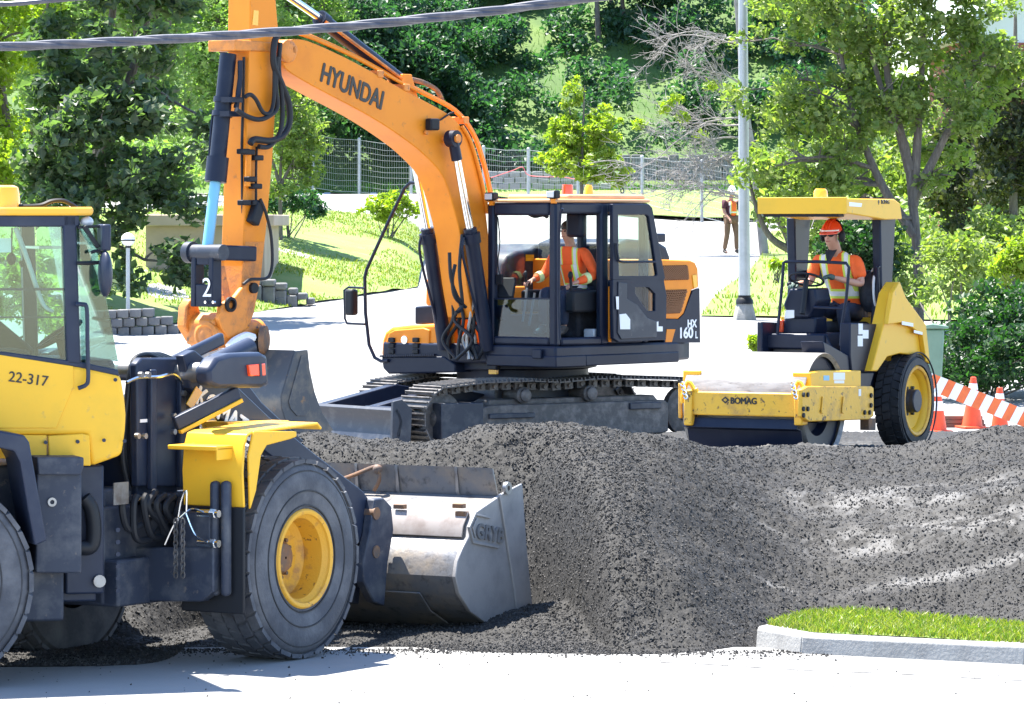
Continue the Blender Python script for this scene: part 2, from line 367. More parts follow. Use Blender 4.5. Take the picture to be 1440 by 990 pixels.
def tyre_wheel(root, c, out, rad, wid, rim, tread, m_rim, M=None, dish=0.26, lug=0.024, nl=30, m_tyre=None, bolts=14, mats=None):
    """wheel about the machine's y axis; c = centre of the outer face, out = +1/-1 side the outer face looks to"""
    m_tyre = m_tyre or MT["rubber"]
    wh = bpy.data.objects.new("wheel", None); COL.objects.link(wh); wh.parent = root; wh.empty_display_size = 0.1
    c = Vector(c); ax = Vector((0, out, 0)); h = -wid
    t = MB()
    s = rad - lug; sw = wid
    prof = [(rim * 0.99, -sw + 0.03), (rim + 0.06, -sw + 0.005), (s * 0.80, -sw - 0.02), (s * 0.93, -sw + 0.0), (s, -sw + 0.07), (s + 0.004, -sw / 2), (s, -0.07),
            (s * 0.975, -0.03), (s * 0.93, -0.004), (s * 0.85, 0.014), (s * 0.78, 0.018), (rim + 0.10, 0.012), (rim + 0.055, 0.0), (rim + 0.025, -0.008), (rim + 0.01, -0.03), (rim * 0.99, -0.04)]
    t.lathe(prof, c, ax, 56, cap=False)
    u = Vector((1, 0, 0)); v = Vector((0, 0, 1))
    for k in range(nl):
        for row in range(tread):
            a = 2 * math.pi * (k + 0.5 * (row % 2)) / nl
            r_ = u * math.cos(a) + v * math.sin(a); tt = -u * math.sin(a) + v * math.cos(a)
            y0 = -wid + wid * (row + 0.06) / tread; y1 = -wid + wid * (row + 0.94) / tread
            lw = 2 * math.pi * rad / nl * 0.455
            sk = 0.25 * lw * (1 if row < tread / 2 else -1)
            edge = row in (0, tread - 1)
            vs = []
            for yy, sh in ((y0, -sk), (y1, sk)):
                for rr, wf in ((s - 0.02, 1.0), (rad - (0.012 if edge else 0), 0.86)):
                    for sg in (-1, 1): vs.append(c + ax * yy + r_ * rr + tt * (sg * lw * wf + sh))
            t.add(vs, [(0, 1, 3, 2), (4, 6, 7, 5), (0, 4, 5, 1), (2, 3, 7, 6), (0, 2, 6, 4), (1, 5, 7, 3)])
    t.build("tyre", m_tyre, wh, M=M)
    q = MB()
    for r0 in ((rim + 0.05, 0.004), (rim + 0.16, 0.018), (s * 0.90, 0.003)): q.lathe([(r0[0] - 0.008, r0[1] - 0.01), (r0[0] - 0.004, r0[1] + 0.004), (r0[0] + 0.004, r0[1] + 0.004), (r0[0] + 0.008, r0[1] - 0.01)], c, ax, 56, cap=False)
    q.build("sidewall_rib", MT["rubber_dark"], wh, M=M)
    r = MB()
    r.lathe([(rim + 0.022, -0.02), (rim + 0.026, -0.004), (rim + 0.016, 0.006), (rim - 0.012, 0.0), (rim - 0.03, -0.03), (rim - 0.045, -0.05), (rim - 0.05, -dish * 0.8),
             (rim * 0.72, -dish * 0.97), (rim * 0.55, -dish), (rim * 0.40, -dish), (0.01, -dish)], c, ax, 48, cap=False)
    r.build("rim", m_rim, wh, M=M)
    l = MB(); l.lathe([(rim + 0.02, 0.008), (rim + 0.012, 0.014), (rim - 0.004, 0.014), (rim - 0.016, 0.006), (rim - 0.02, -0.01)], c, ax, 48, cap=False)
    l.build("lock_ring", MT["rim_yellow"], wh, M=M)
    hb = MB(); hb.lathe([(rim * 0.36, -dish), (rim * 0.36, -dish + 0.05), (rim * 0.30, -dish + 0.08), (rim * 0.16, -dish + 0.09), (0.01, -dish + 0.09)], c, ax, 24, cap=False)
    for k in range(bolts):
        a = 2 * math.pi * k / bolts; q = c + (u * math.cos(a) + v * math.sin(a)) * rim * 0.45 + ax * (-dish)
        hb.cyl(q, q + ax * 0.035, 0.016, n=6)
    hb.build("hub", MT["rust"] if mats is None else mats, wh, M=M)
    return wh

tyre_wheel(loader, (0, -1.30, 0.745), -1, 0.748, 0.50, 0.345, 5, MT["rim_yellow"])
tyre_wheel(loader, (0, 1.30, 0.62), 1, 0.748, 0.50, 0.345, 5, MT["rim_yellow"])
XR = -1.08
tyre_wheel(loader, (XR, -1.28, 0.745), -1, 0.748, 0.50, 0.345, 5, MT["rim_yellow"], M=MBA)
tyre_wheel(loader, (XR, 1.28, 0.745), 1, 0.748, 0.50, 0.345, 5, MT["rim_yellow"], M=MBA)

P = lambda name, mb, m, bevel=0.012, M=None, parent=loader, **k: mb.build(name, MT[m] if isinstance(m, str) else m, parent, bevel, M=M, **k)
# front frame ------------------------------------------------------
a = MB().bx(-1.42, -0.30, -0.50, 0.50, 0.47, 1.18); a.bx(-1.30, 0.75, -0.42, 0.42, 0.62, 1.30); a.bx(-1.40, -0.62, -0.62, 0.62, 0.46, 0.80)
P("front_frame", a, "frame_dusty", 0.02)
a = MB().cyl((0, -0.85, 0.72), (0, 0.85, 0.66), 0.20, n=24); a.sph((0, 0, 0.69), (0.28, 0.3, 0.28))
P("front_axle", a, "frame_dusty", 0)
# loader tower: two cheek plates and the web between
tw = FA.tr(1, -0.5, [(186, 512), (194, 503), (258, 503), (268, 530), (276, 600), (283, 684), (188, 684)])
a = MB().prism(tw, 1, -0.54, -0.47); a.prism(tw, 1, 0.47, 0.54)
a.bx(tw[0][0] + 0.10, -0.45, -0.47, 0.47, 1.2, 1.95)
P("loader_tower", a, "frame_dark", 0.015)
a = MB()
for x0 in (FA.on(247, 580, 1, -0.54).x, FA.on(206, 580, 1, -0.54).x): a.bx(x0, x0 + 0.07, -0.585, -0.54, 1.28, 2.16)
P("tower_rib", a, "frame_dark", 0.01)
a = MB().bx(-1.06, -0.25, -0.62, 0.62, 1.20, 1.245)
P("tower_flange", a, "frame_dusty", 0.008)
for (px, py) in ((191, 613), (201, 613), (242, 585), (242, 607), (256, 553), (196, 527), (206, 527)):
    q = FA.on(px, py, 1, -0.585); P("bolt", MB().cyl(q, q + V(0, -0.03, 0), 0.022, n=10), "steel", 0)
q = FA.on(197, 592, 1, -0.545); a = MB().bx(q.x, q.x + 0.10, -0.548, -0.542, q.z - 0.012, q.z + 0.012); P("decal", a, "white", 0)
# lift arms
arm = FA.tr(1, -0.62, [(252, 500), (268, 492), (292, 512), (330, 545), (372, 585), (440, 640), (505, 690), (535, 735), (528, 775), (505, 770), (470, 720), (400, 660), (350, 622), (300, 585), (262, 545)])
for y0, y1 in ((-0.66, -0.58), (0.58, 0.66)): P("lift_arm", MB().prism(arm, 1, y0, y1), "frame_dark", 0.012)
q = FA.on(271, 566, 1, -0.66); d = FA.on(351, 622, 1, -0.66) - q
text("KOMATSU", 0.20, q + V(0.02, -0.004, 0.0), d, (0, -1, 0), MT["white"], loader, 0.003, 0.008)
q = FA.tr(1, -0.665, [(276, 543), (284, 552), (270, 575), (262, 568)]); P("warning_label", MB().prism(q, 1, -0.669, -0.661), "amber_yellow", 0)
a = MB().cyl((arm[0][0] + 0.12, -0.75, 2.13), (arm[0][0] + 0.12, 0.75, 2.13), 0.075, n=20); P("arm_pin", a, "steel", 0)
a = MB().bx(0.55, 0.72, -0.58, 0.58, 1.05, 1.28); P("arm_cross_tube", a, "frame_dark", 0.02)
# lift cylinder and tilt lever
a = MB().cyl((-0.9, -0.40, 0.95), (0.30, -0.52, 1.35), 0.075, n=18); P("lift_cylinder", a, "frame_dark", 0)
p0 = FA.on(222, 520, 1, -0.15); p1 = FA.on(312, 476, 1, -0.15)
a = MB().bar(p0, p1, 0.06, 0.10); P("tilt_lever", a, "frame_dark", 0.02)
p0 = FA.on(262, 530, 1, 0.1); p1 = FA.on(350, 488, 1, 0.1)
P("tilt_cylinder", MB().cyl(p0, p1, 0.075, n=18), "frame_dark", 0)
p0 = FA.on(212, 512, 1, -0.2); p1 = FA.on(300, 560, 1, -0.2)
P("bell_crank", MB().prism(FA.tr(1, 0, [(300, 500), (312, 496), (322, 515), (360, 565), (420, 620), (405, 630), (345, 580), (306, 530)]), 1, -0.06, 0.06), "frame_dark", 0.015)
p0 = V(1.0, 0, 1.28); p1 = V(2.15, 0, 0.95)
P("tilt_link", MB().bar(p0, p1, 0.12, 0.12), "frame_dark", 0.015)
# fender over the right front wheel: apron behind the tyre, top plate above it
XA = -0.86
iy, oy = FA.on(258, 660, 0, XA).y, FA.on(343, 660, 0, XA).y
zt, zb = FA.on(300, 606, 0, XA).z, FA.on(300, 712, 0, XA).z
def fender(sgn, iy, oy):
    prof = [(XA, zb), (XA - 0.02, zb + 0.25), (XA, zt - 0.10), (XA + 0.04, zt - 0.02), (XA + 0.10, zt), (0.10, zt + 0.03), (0.16, zt - 0.01)]
    a = MB().strip(prof, 1, iy, oy, -0.022)
    out = FA.tr(1, -1.30, [(343, 716), (351, 690), (358, 640), (366, 626), (400, 617), (408, 614), (408, 606), (348, 606), (341, 640)])
    if sgn < 0: a.prism(out, 1, oy - 0.012, oy + 0.012)
    f = P("front_fender", a, "yellow", 0.008)
    return f
f = fender(-1, iy, oy); fender(1, 0.78, 1.28)
y0, y1 = FA.on(247, 630, 0, XA - 0.1).y, FA.on(316, 630, 0, XA - 0.1).y; zz = FA.on(280, 628, 0, XA - 0.1).z
P("fender_step", MB().bx(XA - 0.20, XA + 0.02, y1, y0, zz - 0.02, zz + 0.012).bx(XA - 0.19, XA - 0.0, y1, y1 + 0.02, zz - 0.09, zz), "yellow", 0.006, parent=f)
p = FA.tr(1, -0.75, [(312, 593), (399, 591), (404, 603), (316, 605)])
P("fender_top", MB().prism(p, 1, -0.80, -0.55), "yellow_worn", 0.006, parent=f)
# mud flap, hinge post, side block under the fender
y0, y1 = FA.on(256, 780, 0, XA - 0.02).y, FA.on(344, 780, 0, XA - 0.02).y; z0, z1 = FA.on(300, 861, 0, XA).z, FA.on(300, 712, 0, XA).z
P("mud_flap", MB().bx(XA - 0.03, XA - 0.005, y1, y0, z0, z1), "hose", 0.01)
for px, top in ((303, 676), (318, 676)):
    yy = FA.on(px, 700, 0, XA - 0.08).y; zz = FA.on(px, top, 0, XA - 0.08).z
    P("hinge_post", MB().bx(XA - 0.12, XA - 0.04, yy - 0.035, yy + 0.035, z0 + 0.13, zz), "frame_dusty", 0.03)
y0, y1 = FA.on(252, 780, 0, XA - 0.1).y, FA.on(298, 780, 0, XA - 0.1).y
P("side_block", MB().bx(XA - 0.12, XA - 0.02, y1, y0, FA.on(270, 775, 0, XA - 0.1).z, FA.on(270, 720, 0, XA - 0.1).z), "frame_dusty", 0.015)
P("frame_side_plate", MB().prism(FA.tr(0, XA - 0.16, [(168, 770), (300, 770), (300, 832), (283, 846), (168, 846)]), 0, XA - 0.16, XA - 0.06), "frame_dusty", 0.012)
for px, py in ((292, 722), (292, 764)):
    q = FA.on(px, py, 0, XA - 0.2); P("grease_fitting", MB().cyl(q + V(0, 0.08, 0), q - V(0, 0.10, 0), 0.028, n=12).cyl(q - V(0, 0.03, 0), q - V(0, 0.07, 0), 0.036, n=6), "chrome", 0)
a = MB()                                                     # chain
for k, px in enumerate((247, 257)):
    for i in range(11):
        q = FA.on(px, 734 + i * 7.4, 0, XA - 0.25); rot = Matrix.Rotation(R(90 * (i % 2)), 3, 'Z')
        ring = [q + rot @ V(0, 0.017 * math.cos(t), 0.027 * math.sin(t)) for t in np.linspace(0, 2 * math.pi, 9)]
        a.tube(ring, 0.0065, 5)
P("chain", a, "track", 0)
a = MB()
for pts in ([(250, 735), (255, 705), (262, 690), (262, 722)], [(262, 722), (275, 752), (292, 762)], [(250, 728), (240, 748), (232, 766)], [(252, 730), (270, 716), (290, 722)]):
    a.tube([FA.on(x, y, 0, XA - 0.22) for x, y in pts], 0.008, 6, smooth=5)
P("grease_line", a, "chrome", 0)
# hoses in the joint
a = MB(); rr = random.Random(3)
for k in range(6):
    x0 = 180 + k * 13; pts = [(x0, 690 + rr.uniform(0, 8)), (x0 - rr.uniform(2, 14), 712), (x0 + rr.uniform(-6, 16), 738 + rr.uniform(-12, 20)), (x0 + 30 + rr.uniform(-14, 14), 735 + rr.uniform(-14, 20)), (x0 + 46 + rr.uniform(-14, 10), 700)]
    a.tube([FA.on(x, y, 1, -0.66 - 0.02 * k) for x, y in pts], 0.026, 8, smooth=6)
for k in range(4):
    pts = [(182 + k * 3, 690), (172 + k * 4, 640), (178 + k * 3, 560), (186 + k * 4, 510), (205 + k * 5, 498), (225 + k * 6, 505)]
    a.tube([FA.on(x, y, 1, -0.46 + 0.05 * k) for x, y in pts], 0.018, 8, smooth=6)
P("hydraulic_hose", a, "hose", 0)
a = MB()
a.tube([FA.on(x, y, 1, -0.60) for x, y in [(178, 538), (195, 531), (222, 530), (245, 526), (258, 540)]], 0.012, 6, smooth=6)
P("steel_line", a, "chrome", 0); a = MB()
a.tube([FA.on(x, y, 1, -0.60) for x, y in [(192, 705), (205, 698), (214, 702)]], 0.014, 6, smooth=6)
P("steel_line", a, "chrome", 0)
q = FA.on(168, 690, 1, -0.7)
P("data_plate", MB().bx(q.x - 0.08, q.x + 0.10, -0.708, -0.70, q.z - 0.10, q.z + 0.06), "steel", 0)
# headlight with turn signal on its braced bracket
hl = FA.tr(1, -0.95, [(286, 520), (298, 503), (318, 497), (360, 495), (369, 500), (371, 540), (362, 545), (300, 546), (288, 540)])
h = P("headlight", MB().prism(hl, 1, -1.00, -0.86), "frame_dark", 0.03)
ts = FA.tr(1, -1.01, [(348, 513), (371, 511), (372, 528), (350, 529)])
P("turn_signal", MB().prism(ts, 1, -1.025, -0.995), "redlens", 0.006, parent=h)
ts = FA.tr(1, -1.01, [(362, 511.5), (365, 511.5), (366, 528.5), (363, 529)]); P("signal_divider", MB().prism(ts, 1, -1.03, -1.00), "frame_dark", 0, parent=h)
p0, p1 = FA.on(246, 596, 1, -0.72), FA.on(335, 552, 1, -0.95)
P("headlight_bracket", MB().bar(p0, p1, 0.06, 0.10), "frame_dark", 0.01)
P("bracket_edge", MB().bar(p0 + V(0.02, -0.03, -0.06), p1 + V(0, -0.03, -0.055), 0.05, 0.03), "yellow", 0.005)
h2 = P("headlight", MB().prism([(x, z) for x, z in hl], 1, 0.82, 1.10), "frame_dark", 0.03)
# bucket -----------------------------------------------------------
YB = 1.35
back = FA.tr(1, -YB, [(705, 689), (690, 699), (668, 714), (661, 733), (659, 748), (650, 764), (644, 782), (641, 803), (645, 825), (660, 850), (690, 872), (730, 886)])
back = [(x, z - 0.045) for x, z in back] + [(3.42, -0.085)]
b = P("bucket", MB().strip(back, 1, -YB + 0.02, YB - 0.02, 0.03), "bucket", 0.0, sharp=28)
side = FA.tr(1, -YB, [(705, 687), (733, 673), (738, 745), (745, 830), (752, 884), (730, 888), (690, 874), (660, 852), (644, 826), (639, 803), (642, 781), (649, 763), (658, 747), (660, 732), (667, 713)])
side = [(x, z - 0.045) for x, z in side]
for y0, y1 in ((-YB - 0.012, -YB + 0.025), (YB - 0.025, YB + 0.012)): P("bucket_side", MB().prism(side, 1, y0, y1), "bucket_side", 0.006, parent=b)
cut = [(x, z - 0.045) for x, z in FA.tr(1, -YB - 0.03, [(703, 688), (734, 672), (739, 745), (747, 830), (754, 888), (732, 886), (722, 810), (711, 740)])]
P("side_cutter", MB().prism(cut, 1, -YB - 0.034, -YB - 0.01), "bucket_side", 0.006, parent=b)
P("side_cutter", MB().prism(cut, 1, YB + 0.01, YB + 0.034), "bucket_side", 0.006, parent=b)
q = FA.on(711, 681, 1, -YB - 0.03); P("lifting_eye", MB().lathe([(0.02, 0), (0.05, 0), (0.05, 0.03), (0.02, 0.03)], q + V(0, 0.0, -0.03), (0, -1, 0), 16, cap=False), "steel", 0, parent=b)
# spill guard with ribs
g0 = V(back[0][0] - 0.01, 0, back[0][1]); g1 = V(back[0][0] - 0.06, 0, FA.on(600, 655, 0, back[0][0] - 0.06).z)
ga = MB(); yl = FA.on(480, 655, 0, g1.x).y; yr_ = FA.on(692, 655, 0, g1.x).y
ga.add([(g0.x, YB - .03, g0.z), (g0.x, -YB + .03, g0.z), (g1.x, yr_, g1.z), (g1.x, 0.98, g1.z), (g0.x + .02, YB - .03, g0.z - .01), (g0.x + .02, -YB + .03, g0.z - .01), (g1.x + .02, yr_, g1.z - .01), (g1.x + .02, 0.98, g1.z - .01)],
       [(0, 1, 2, 3), (7, 6, 5, 4), (0, 4, 5, 1), (1, 5, 6, 2), (2, 6, 7, 3), (3, 7, 4, 0)])
sg = P("spill_guard", ga, "bucket", 0, parent=b)
for px in (557, 641, 500):
    yy = FA.on(px, 665, 0, g1.x).y
    P("guard_rib", MB().prism([(g0.x - .03, g0.z + .02), (g1.x, g1.z), (g1.x, g1.z - .04), (g0.x, g0.z - .02)], 1, yy - .014, yy + .014), "steel", 0, parent=sg)
# wear strip, weld lines, hook
P("wear_plate", MB().strip([(x - 0.012, z) for x, z in back[2:5]], 1, -YB + 0.05, YB - 0.05, -0.014), "wear", 0.003, parent=b)
P("wear_plate", MB().strip([(x - 0.01, z - 0.012) for x, z in back[8:11]], 1, -YB + 0.35, YB - 0.1, -0.014), "bucket", 0.003, parent=b)
for px, py in ((652, 722), (565, 712), (648, 711)):
    q = FA.on(px, py, 1, -1.15); q = V(back[2][0] - 0.03, FA.on(px, py, 0, back[2][0]).y, FA.on(px, py, 0, back[2][0]).z)
    P("lug", MB().bx(q.x - 0.02, q.x + 0.03, q.y - 0.05, q.y + 0.05, q.z - 0.018, q.z + 0.018), "rust", 0.004, parent=b)
hx = back[0][0] - 0.10; a = MB().tube([FA.on(x, y, 0, hx) for x, y in [(470, 678), (500, 667), (528, 656), (533, 660), (533, 676), (526, 690)]], 0.016, 8, smooth=4)
a.sph(FA.on(531, 660, 0, hx), 0.04); P("chain_hook", a, "rust", 0, parent=b)
# hinge plates that join arm and bucket
hp = FA.tr(1, -0.70, [(521, 702), (534, 700), (545, 712), (548, 745), (540, 790), (535, 852), (520, 846), (506, 818), (505, 790), (514, 750)])
for y0, y1 in ((-0.74, -0.66), (-0.50, -0.43), (0.43, 0.50), (0.66, 0.74)): P("bucket_hinge", MB().prism(hp, 1, y0, y1), "frame_dusty", 0.012)
hp2 = FA.tr(1, 0.0, [(515, 665), (545, 680), (575, 720), (560, 760), (520, 700)])
for y in (-0.12, 0.08): P("bucket_hinge", MB().prism(hp2, 1, y, y + 0.05), "frame_dusty", 0.012)
for py in (722, 776): q = FA.on(530, py, 1, -0.75); P("hinge_pin", MB().cyl(q, q + V(0, 0.45, 0), 0.05, n=16), "rust", 0)
# GRYB plate on the bucket's side
p0 = FA.on(669, 745, 1, -YB - 0.03); p1 = FA.on(703, 752, 1, -YB - 0.03); d = p1 - p0; d.y = 0; d.normalize(); up = V(-d.z, 0, d.x); yy = -YB - 0.014
def ppt(u, v_): return (p0.x + d.x * u + up.x * v_, p0.z + d.z * u + up.z * v_ - 0.045)
a = MB(); L = (p1 - p0).length
for q in ([(-0.01, -.045), (L, -.045), (L, -.065), (-0.01, -.065)], [(-0.03, .17), (L * .55, .17), (L * .55, .155), (-0.03, .155)],
          [(-.03, .17), (-.10, .055), (-.02, -.065), (0.0, -.05), (-.075, .055), (-.01, .16)], [(.0, .14), (-.05, .055), (.0, -.02), (.015, -.01), (-.03, .055), (.015, .13)]):
    a.prism([ppt(*k) for k in q], 1, yy - 0.016, yy + 0.01)
P("maker_plate", a, "bucket_side", 0.003, parent=b)
q = ppt(0.02, -0.015); text("GRYB", 0.165, (q[0], yy, q[1]), (d.x, 0, d.z), (0, -1, 0), MT["bucket"], b, 0.014, 0.006)

# rear half ----------------------------------------------------------
YC = 0.78
def TB(y, pts): return FB.tr(1, y, pts)
PB = lambda name, mb, m, bevel=0.012, parent=loader, **k: P(name, mb, m, bevel, M=MBA, parent=parent, **k)
# body below the cab
body = TB(-YC, [(-260, 490), (0, 497), (112, 514), (165, 525), (171, 530), (176, 560), (178, 583), (177, 605), (172, 640), (128, 656), (122, 612), (-260, 612)])
bd = PB("body_panel", MB().prism(body, 1, -YC, YC), "yellow", 0.035, seg=3)
dr = TB(-YC, [(-250, 490), (0, 499), (103, 515), (103.5, 543), (79, 602), (-250, 602)])
door = PB("door_panel", MB().prism(dr, 1, -YC - 0.008, -YC + 0.02), "yellow", 0.004, parent=bd)
q0 = FB.on(11, 536, 1, -YC - 0.01); q1 = FB.on(50, 541, 1, -YC - 0.01)
text("22-317", 0.104, q0, (q1 - q0), (0, -1, 0), MT["letter"], door, 0.002, 0.001, M=MBA, sx=0.98)
sb = TB(-YC - 0.03, [(68, 613), (117, 610), (126, 612), (128, 655), (116, 655), (116, 645), (69, 644)])
PB("sill_box", MB().prism(sb, 1, -YC - 0.03, -YC + 0.05), "yellow", 0.008, parent=bd)
sb = TB(-YC - 0.015, [(-60, 612), (66, 612), (66, 645), (-60, 645)]); PB("sill_box", MB().prism(sb, 1, -YC - 0.015, -YC + 0.05), "yellow", 0.006, parent=bd)
for px, py in ((64, 622), (109, 621), (146, 619), (175, 620), (162, 534)):
    q = FB.on(px, py, 1, -YC - 0.03); PB("screw", MB().cyl(q, q + V(0, -0.01, 0), 0.014, n=8), "frame_dark", 0, parent=bd)
# cab frame
CT = 3.28
pl = lambda pts, y0, y1, nm="cab_pillar": PB(nm, MB().prism(TB(-YC, pts), 1, y0, y1), "frame_dark", 0.012)
for y0, y1 in ((-YC, -YC + 0.09), (YC - 0.09, YC)):
    pl([(88, 300), (107.5, 300), (114, 514), (94.5, 512)], y0, y1)
    pl([(-190, 300), (-175, 300), (-175, 495), (-190, 495)], y0, y1)
    pl([(-190, 302), (112, 302), (112, 319), (-190, 319)], y0, y1, "cab_rail")
    pl([(-190, 494), (0, 494), (113, 509), (166, 520), (168, 529), (113, 517), (0, 501), (-190, 497)], y0, y1, "cab_sill")
pl([(108, 308), (122, 312), (122, 318), (108, 318)], -0.6, 0.6, "cab_rail")
rf = TB(-YC, [(-200, 292), (128, 291), (131, 293), (131, 300), (127, 303), (-200, 303)])
roof = PB("cab_roof", MB().prism(rf, 1, -YC - 0.03, YC + 0.03), "roof_yellow", 0.02)
q = FB.on(9, 289, 1, -0.5)
PB("beacon", MB().lathe([(0.10, 0), (0.095, 0.10), (0.085, 0.15), (0.05, 0.165), (0.01, 0.165)], (q.x, -0.5, q.z - 0.02), (0, 0, 1), 20), "amber_yellow", 0, parent=roof)
PB("roof_cable", MB().tube([FB.on(x, y, 1, -0.55) for x, y in [(20, 290), (55, 289), (72, 283), (88, 282), (100, 287), (108, 292)]], 0.016, 6, smooth=5), "hose", 0, parent=roof)
# glazing
PB("side_window", MB().prism(TB(-YC + 0.03, [(-172, 317), (91, 317), (94, 512), (-172, 496)]), 1, -YC + 0.03, -YC + 0.036), GL["cab"], 0)
PB("side_window", MB().prism(TB(-YC + 0.03, [(-172, 317), (91, 317), (94, 512), (-172, 496)]), 1, YC - 0.036, YC - 0.03), GL["cab"], 0)
fg = TB(-YC + 0.02, [(112, 316), (130, 318), (166, 508), (165, 526), (114, 518)])
PB("quarter_window", MB().prism(fg, 1, -YC + 0.02, -YC + 0.026), GL["cab"], 0)
PB("quarter_window", MB().prism(fg, 1, YC - 0.026, YC - 0.02), GL["cab"], 0)
ws = TB(-YC, [(130, 318), (166, 508)])
PB("windscreen", MB().strip([ws[0], ws[1]], 1, -YC + 0.02, YC - 0.02, 0.006), GL["cab"], 0)
for pts in ([(0, 405), (90, 405), (90, 408.5), (0, 408.5)], [(0, 445), (92, 445), (92, 447), (0, 447)]):
    PB("window_bar", MB().prism(TB(-YC + 0.04, pts), 1, -YC + 0.037, -YC + 0.055), "frame_dark", 0)
# things on the cab: handrail, mirror, work light
PB("handrail", MB().tube([FB.on(x, y, 1, -YC - 0.05) for x, y in [(106, 428), (116, 428), (122, 434), (123, 480), (124, 530), (121, 541), (110, 546)]], 0.016, 8, smooth=5), "frame_dark", 0)
mir = PB("mirror", MB().sph(FB.on(148, 385, 1, -YC - 0.12), (0.05, 0.10, 0.165), 18, 12), "frame_dark", 0)
PB("mirror_arm", MB().tube([FB.on(x, y, 1, -YC - 0.03) for x, y in [(108, 370), (125, 370), (141, 369)]], 0.014, 8).tube([FB.on(x, y, 1, -YC - 0.08) for x, y in [(128, 355), (139, 353), (146, 362)]], 0.012, 8, smooth=4), "hose", 0, parent=mir)
q = FB.on(146, 334, 1, -YC - 0.05); PB("work_light", MB().bx(q.x - 0.03, q.x + 0.035, q.y - 0.09, q.y + 0.09, q.z - 0.095, q.z + 0.095), "frame_dark", 0.015)
PB("light_bracket", MB().bar(FB.on(109, 320, 1, -YC - 0.02), FB.on(140, 318, 1, -YC - 0.02), 0.06, 0.02).bar(FB.on(118, 318, 1, -YC - 0.05), FB.on(138, 348, 1, -YC - 0.05), 0.05, 0.03), "hose", 0.004)
q = FB.on(122, 312, 1, -YC + 0.05); PB("work_light", MB().sph(q, (0.05, 0.05, 0.04), 12, 8), "lampglass", 0)
# inside the cab
sx = FB.on(40, 480, 1, 0).x
a = MB().bx(sx - 0.55, sx - 0.02, -0.25, 0.25, 2.0, 2.32); a.prism([(sx - 0.62, 2.3), (sx - 0.48, 2.3), (sx - 0.6, 2.95), (sx - 0.7, 2.95)], 1, -0.24, 0.24)
PB("driver_seat", a, "cloth_dark", 0.05)
zz = [FB.on(40, y, 1, 0.6).z for y in (500, 448, 432)]
PB("side_console", MB().prism([(-1.1, zz[0] - 0.2), (0.02, zz[0] - 0.2), (0.02, zz[0] + 0.05), (-0.25, zz[1]), (-1.1, zz[2])], 1, 0.45, 0.66), "black", 0.03)  # black panel added to darken the lower half of the window
st = FB.on(84, 470, 1, 0.0)
a = MB().tube([st + V(0.10, 0, -0.4), st], 0.04, 8)
sw = [st + V(-0.06 * math.sin(t) * 0.0 + 0.19 * math.cos(t) * 0.80, 0.19 * math.sin(t), 0.19 * math.cos(t) * 0.5) for t in np.linspace(0, 2 * math.pi, 25)]
a.tube(sw, 0.014, 6); a.bar(sw[0], sw[12], 0.03, 0.02); PB("steering_wheel", a, "black", 0)
q = FB.on(100, 500, 1, 0); PB("dashboard", MB().bx(q.x - 0.15, q.x + 0.22, -0.5, 0.5, 1.9, 2.25), "black", 0.04)
PB("wiper_arm", MB().tube([FB.on(x, y, 1, -YC + 0.09) for x, y in [(22, 320), (40, 370), (55, 415), (64, 432), (75, 438)]], [0.02, 0.018, 0.018, 0.015, 0.012], 6, smooth=4), "galv", 0)
a = MB(); q = FB.on(4, 345, 1, -YC + 0.15); a.bx(q.x - 0.06, q.x + 0.06, q.y, q.y + 0.02, q.z - 0.05, q.z + 0.05); PB("hanging_paper", a, "white", 0)
q = FB.on(54, 332, 1, 0.3); PB("sun_visor", MB().bx(q.x - 0.12, q.x + 0.12, -0.3, 0.4, q.z - 0.09, q.z - 0.07), "lampglass", 0)
a = MB(); a.sph(FB.on(16, 364, 1, -YC + 0.2), (0.035, 0.03, 0.045)); a.bar(FB.on(29, 367, 1, -YC + 0.2), FB.on(32, 375, 1, -YC + 0.2), 0.04, 0.03); a.tube([FB.on(17, 320, 1, -YC + 0.2), FB.on(16, 358, 1, -YC + 0.2)], 0.006, 5)
PB("hanging_handset", a, "black", 0)
# fender over the rear wheel, step box
fo = TB(-1.30, [(-130, 602), (0, 606), (34, 612), (41, 622), (66, 760), (49, 767), (40, 720), (28, 650), (20, 634), (0, 630), (-130, 628)])
PB("rear_fender", MB().prism(fo, 1, -1.31, -0.78), "frame_dark", 0.012)
PB("rear_fender", MB().prism([(2 * XR - x, z) for x, z in fo], 1, 0.78, 1.31), "frame_dark", 0.012)
bx_ = TB(-1.05, [(52, 662), (115, 662), (115, 806), (50, 806)])
PB("step_box", MB().prism(bx_, 1, -1.05, -0.62), "frame_dusty", 0.012)
lp = TB(-1.09, [(52, 643), (118, 643), (118, 657), (114, 668), (54, 668)]); PB("step_tread", MB().prism(lp, 1, -1.09, -0.62), "frame_dusty", 0.01)
q = FB.on(73, 706, 1, -1.055); PB("filler_cap", MB().lathe([(0.016, 0), (0.032, 0), (0.032, 0.012), (0.016, 0.012)], q, (0, -1, 0), 18, cap=False), "steel", 0)
PB("rear_frame", MB().bx(-2.6, 0.10, -0.45, 0.45, 0.55, 1.5).bx(-0.45, -0.05, -0.9, 0.3, 0.42, 0.8), "frame_dusty", 0.02)
PB("rear_axle", MB().cyl((XR, -0.85, 0.745), (XR, 0.85, 0.745), 0.19, n=20), "frame_dusty", 0)
PB("engine_hood", MB().prism([(-0.55, 1.55), (-0.55, 2.25), (-2.6, 2.1), (-2.75, 1.9), (-2.75, 1.0), (-2.0, 0.9)], 1, -0.72, 0.72), "yellow", 0.04)
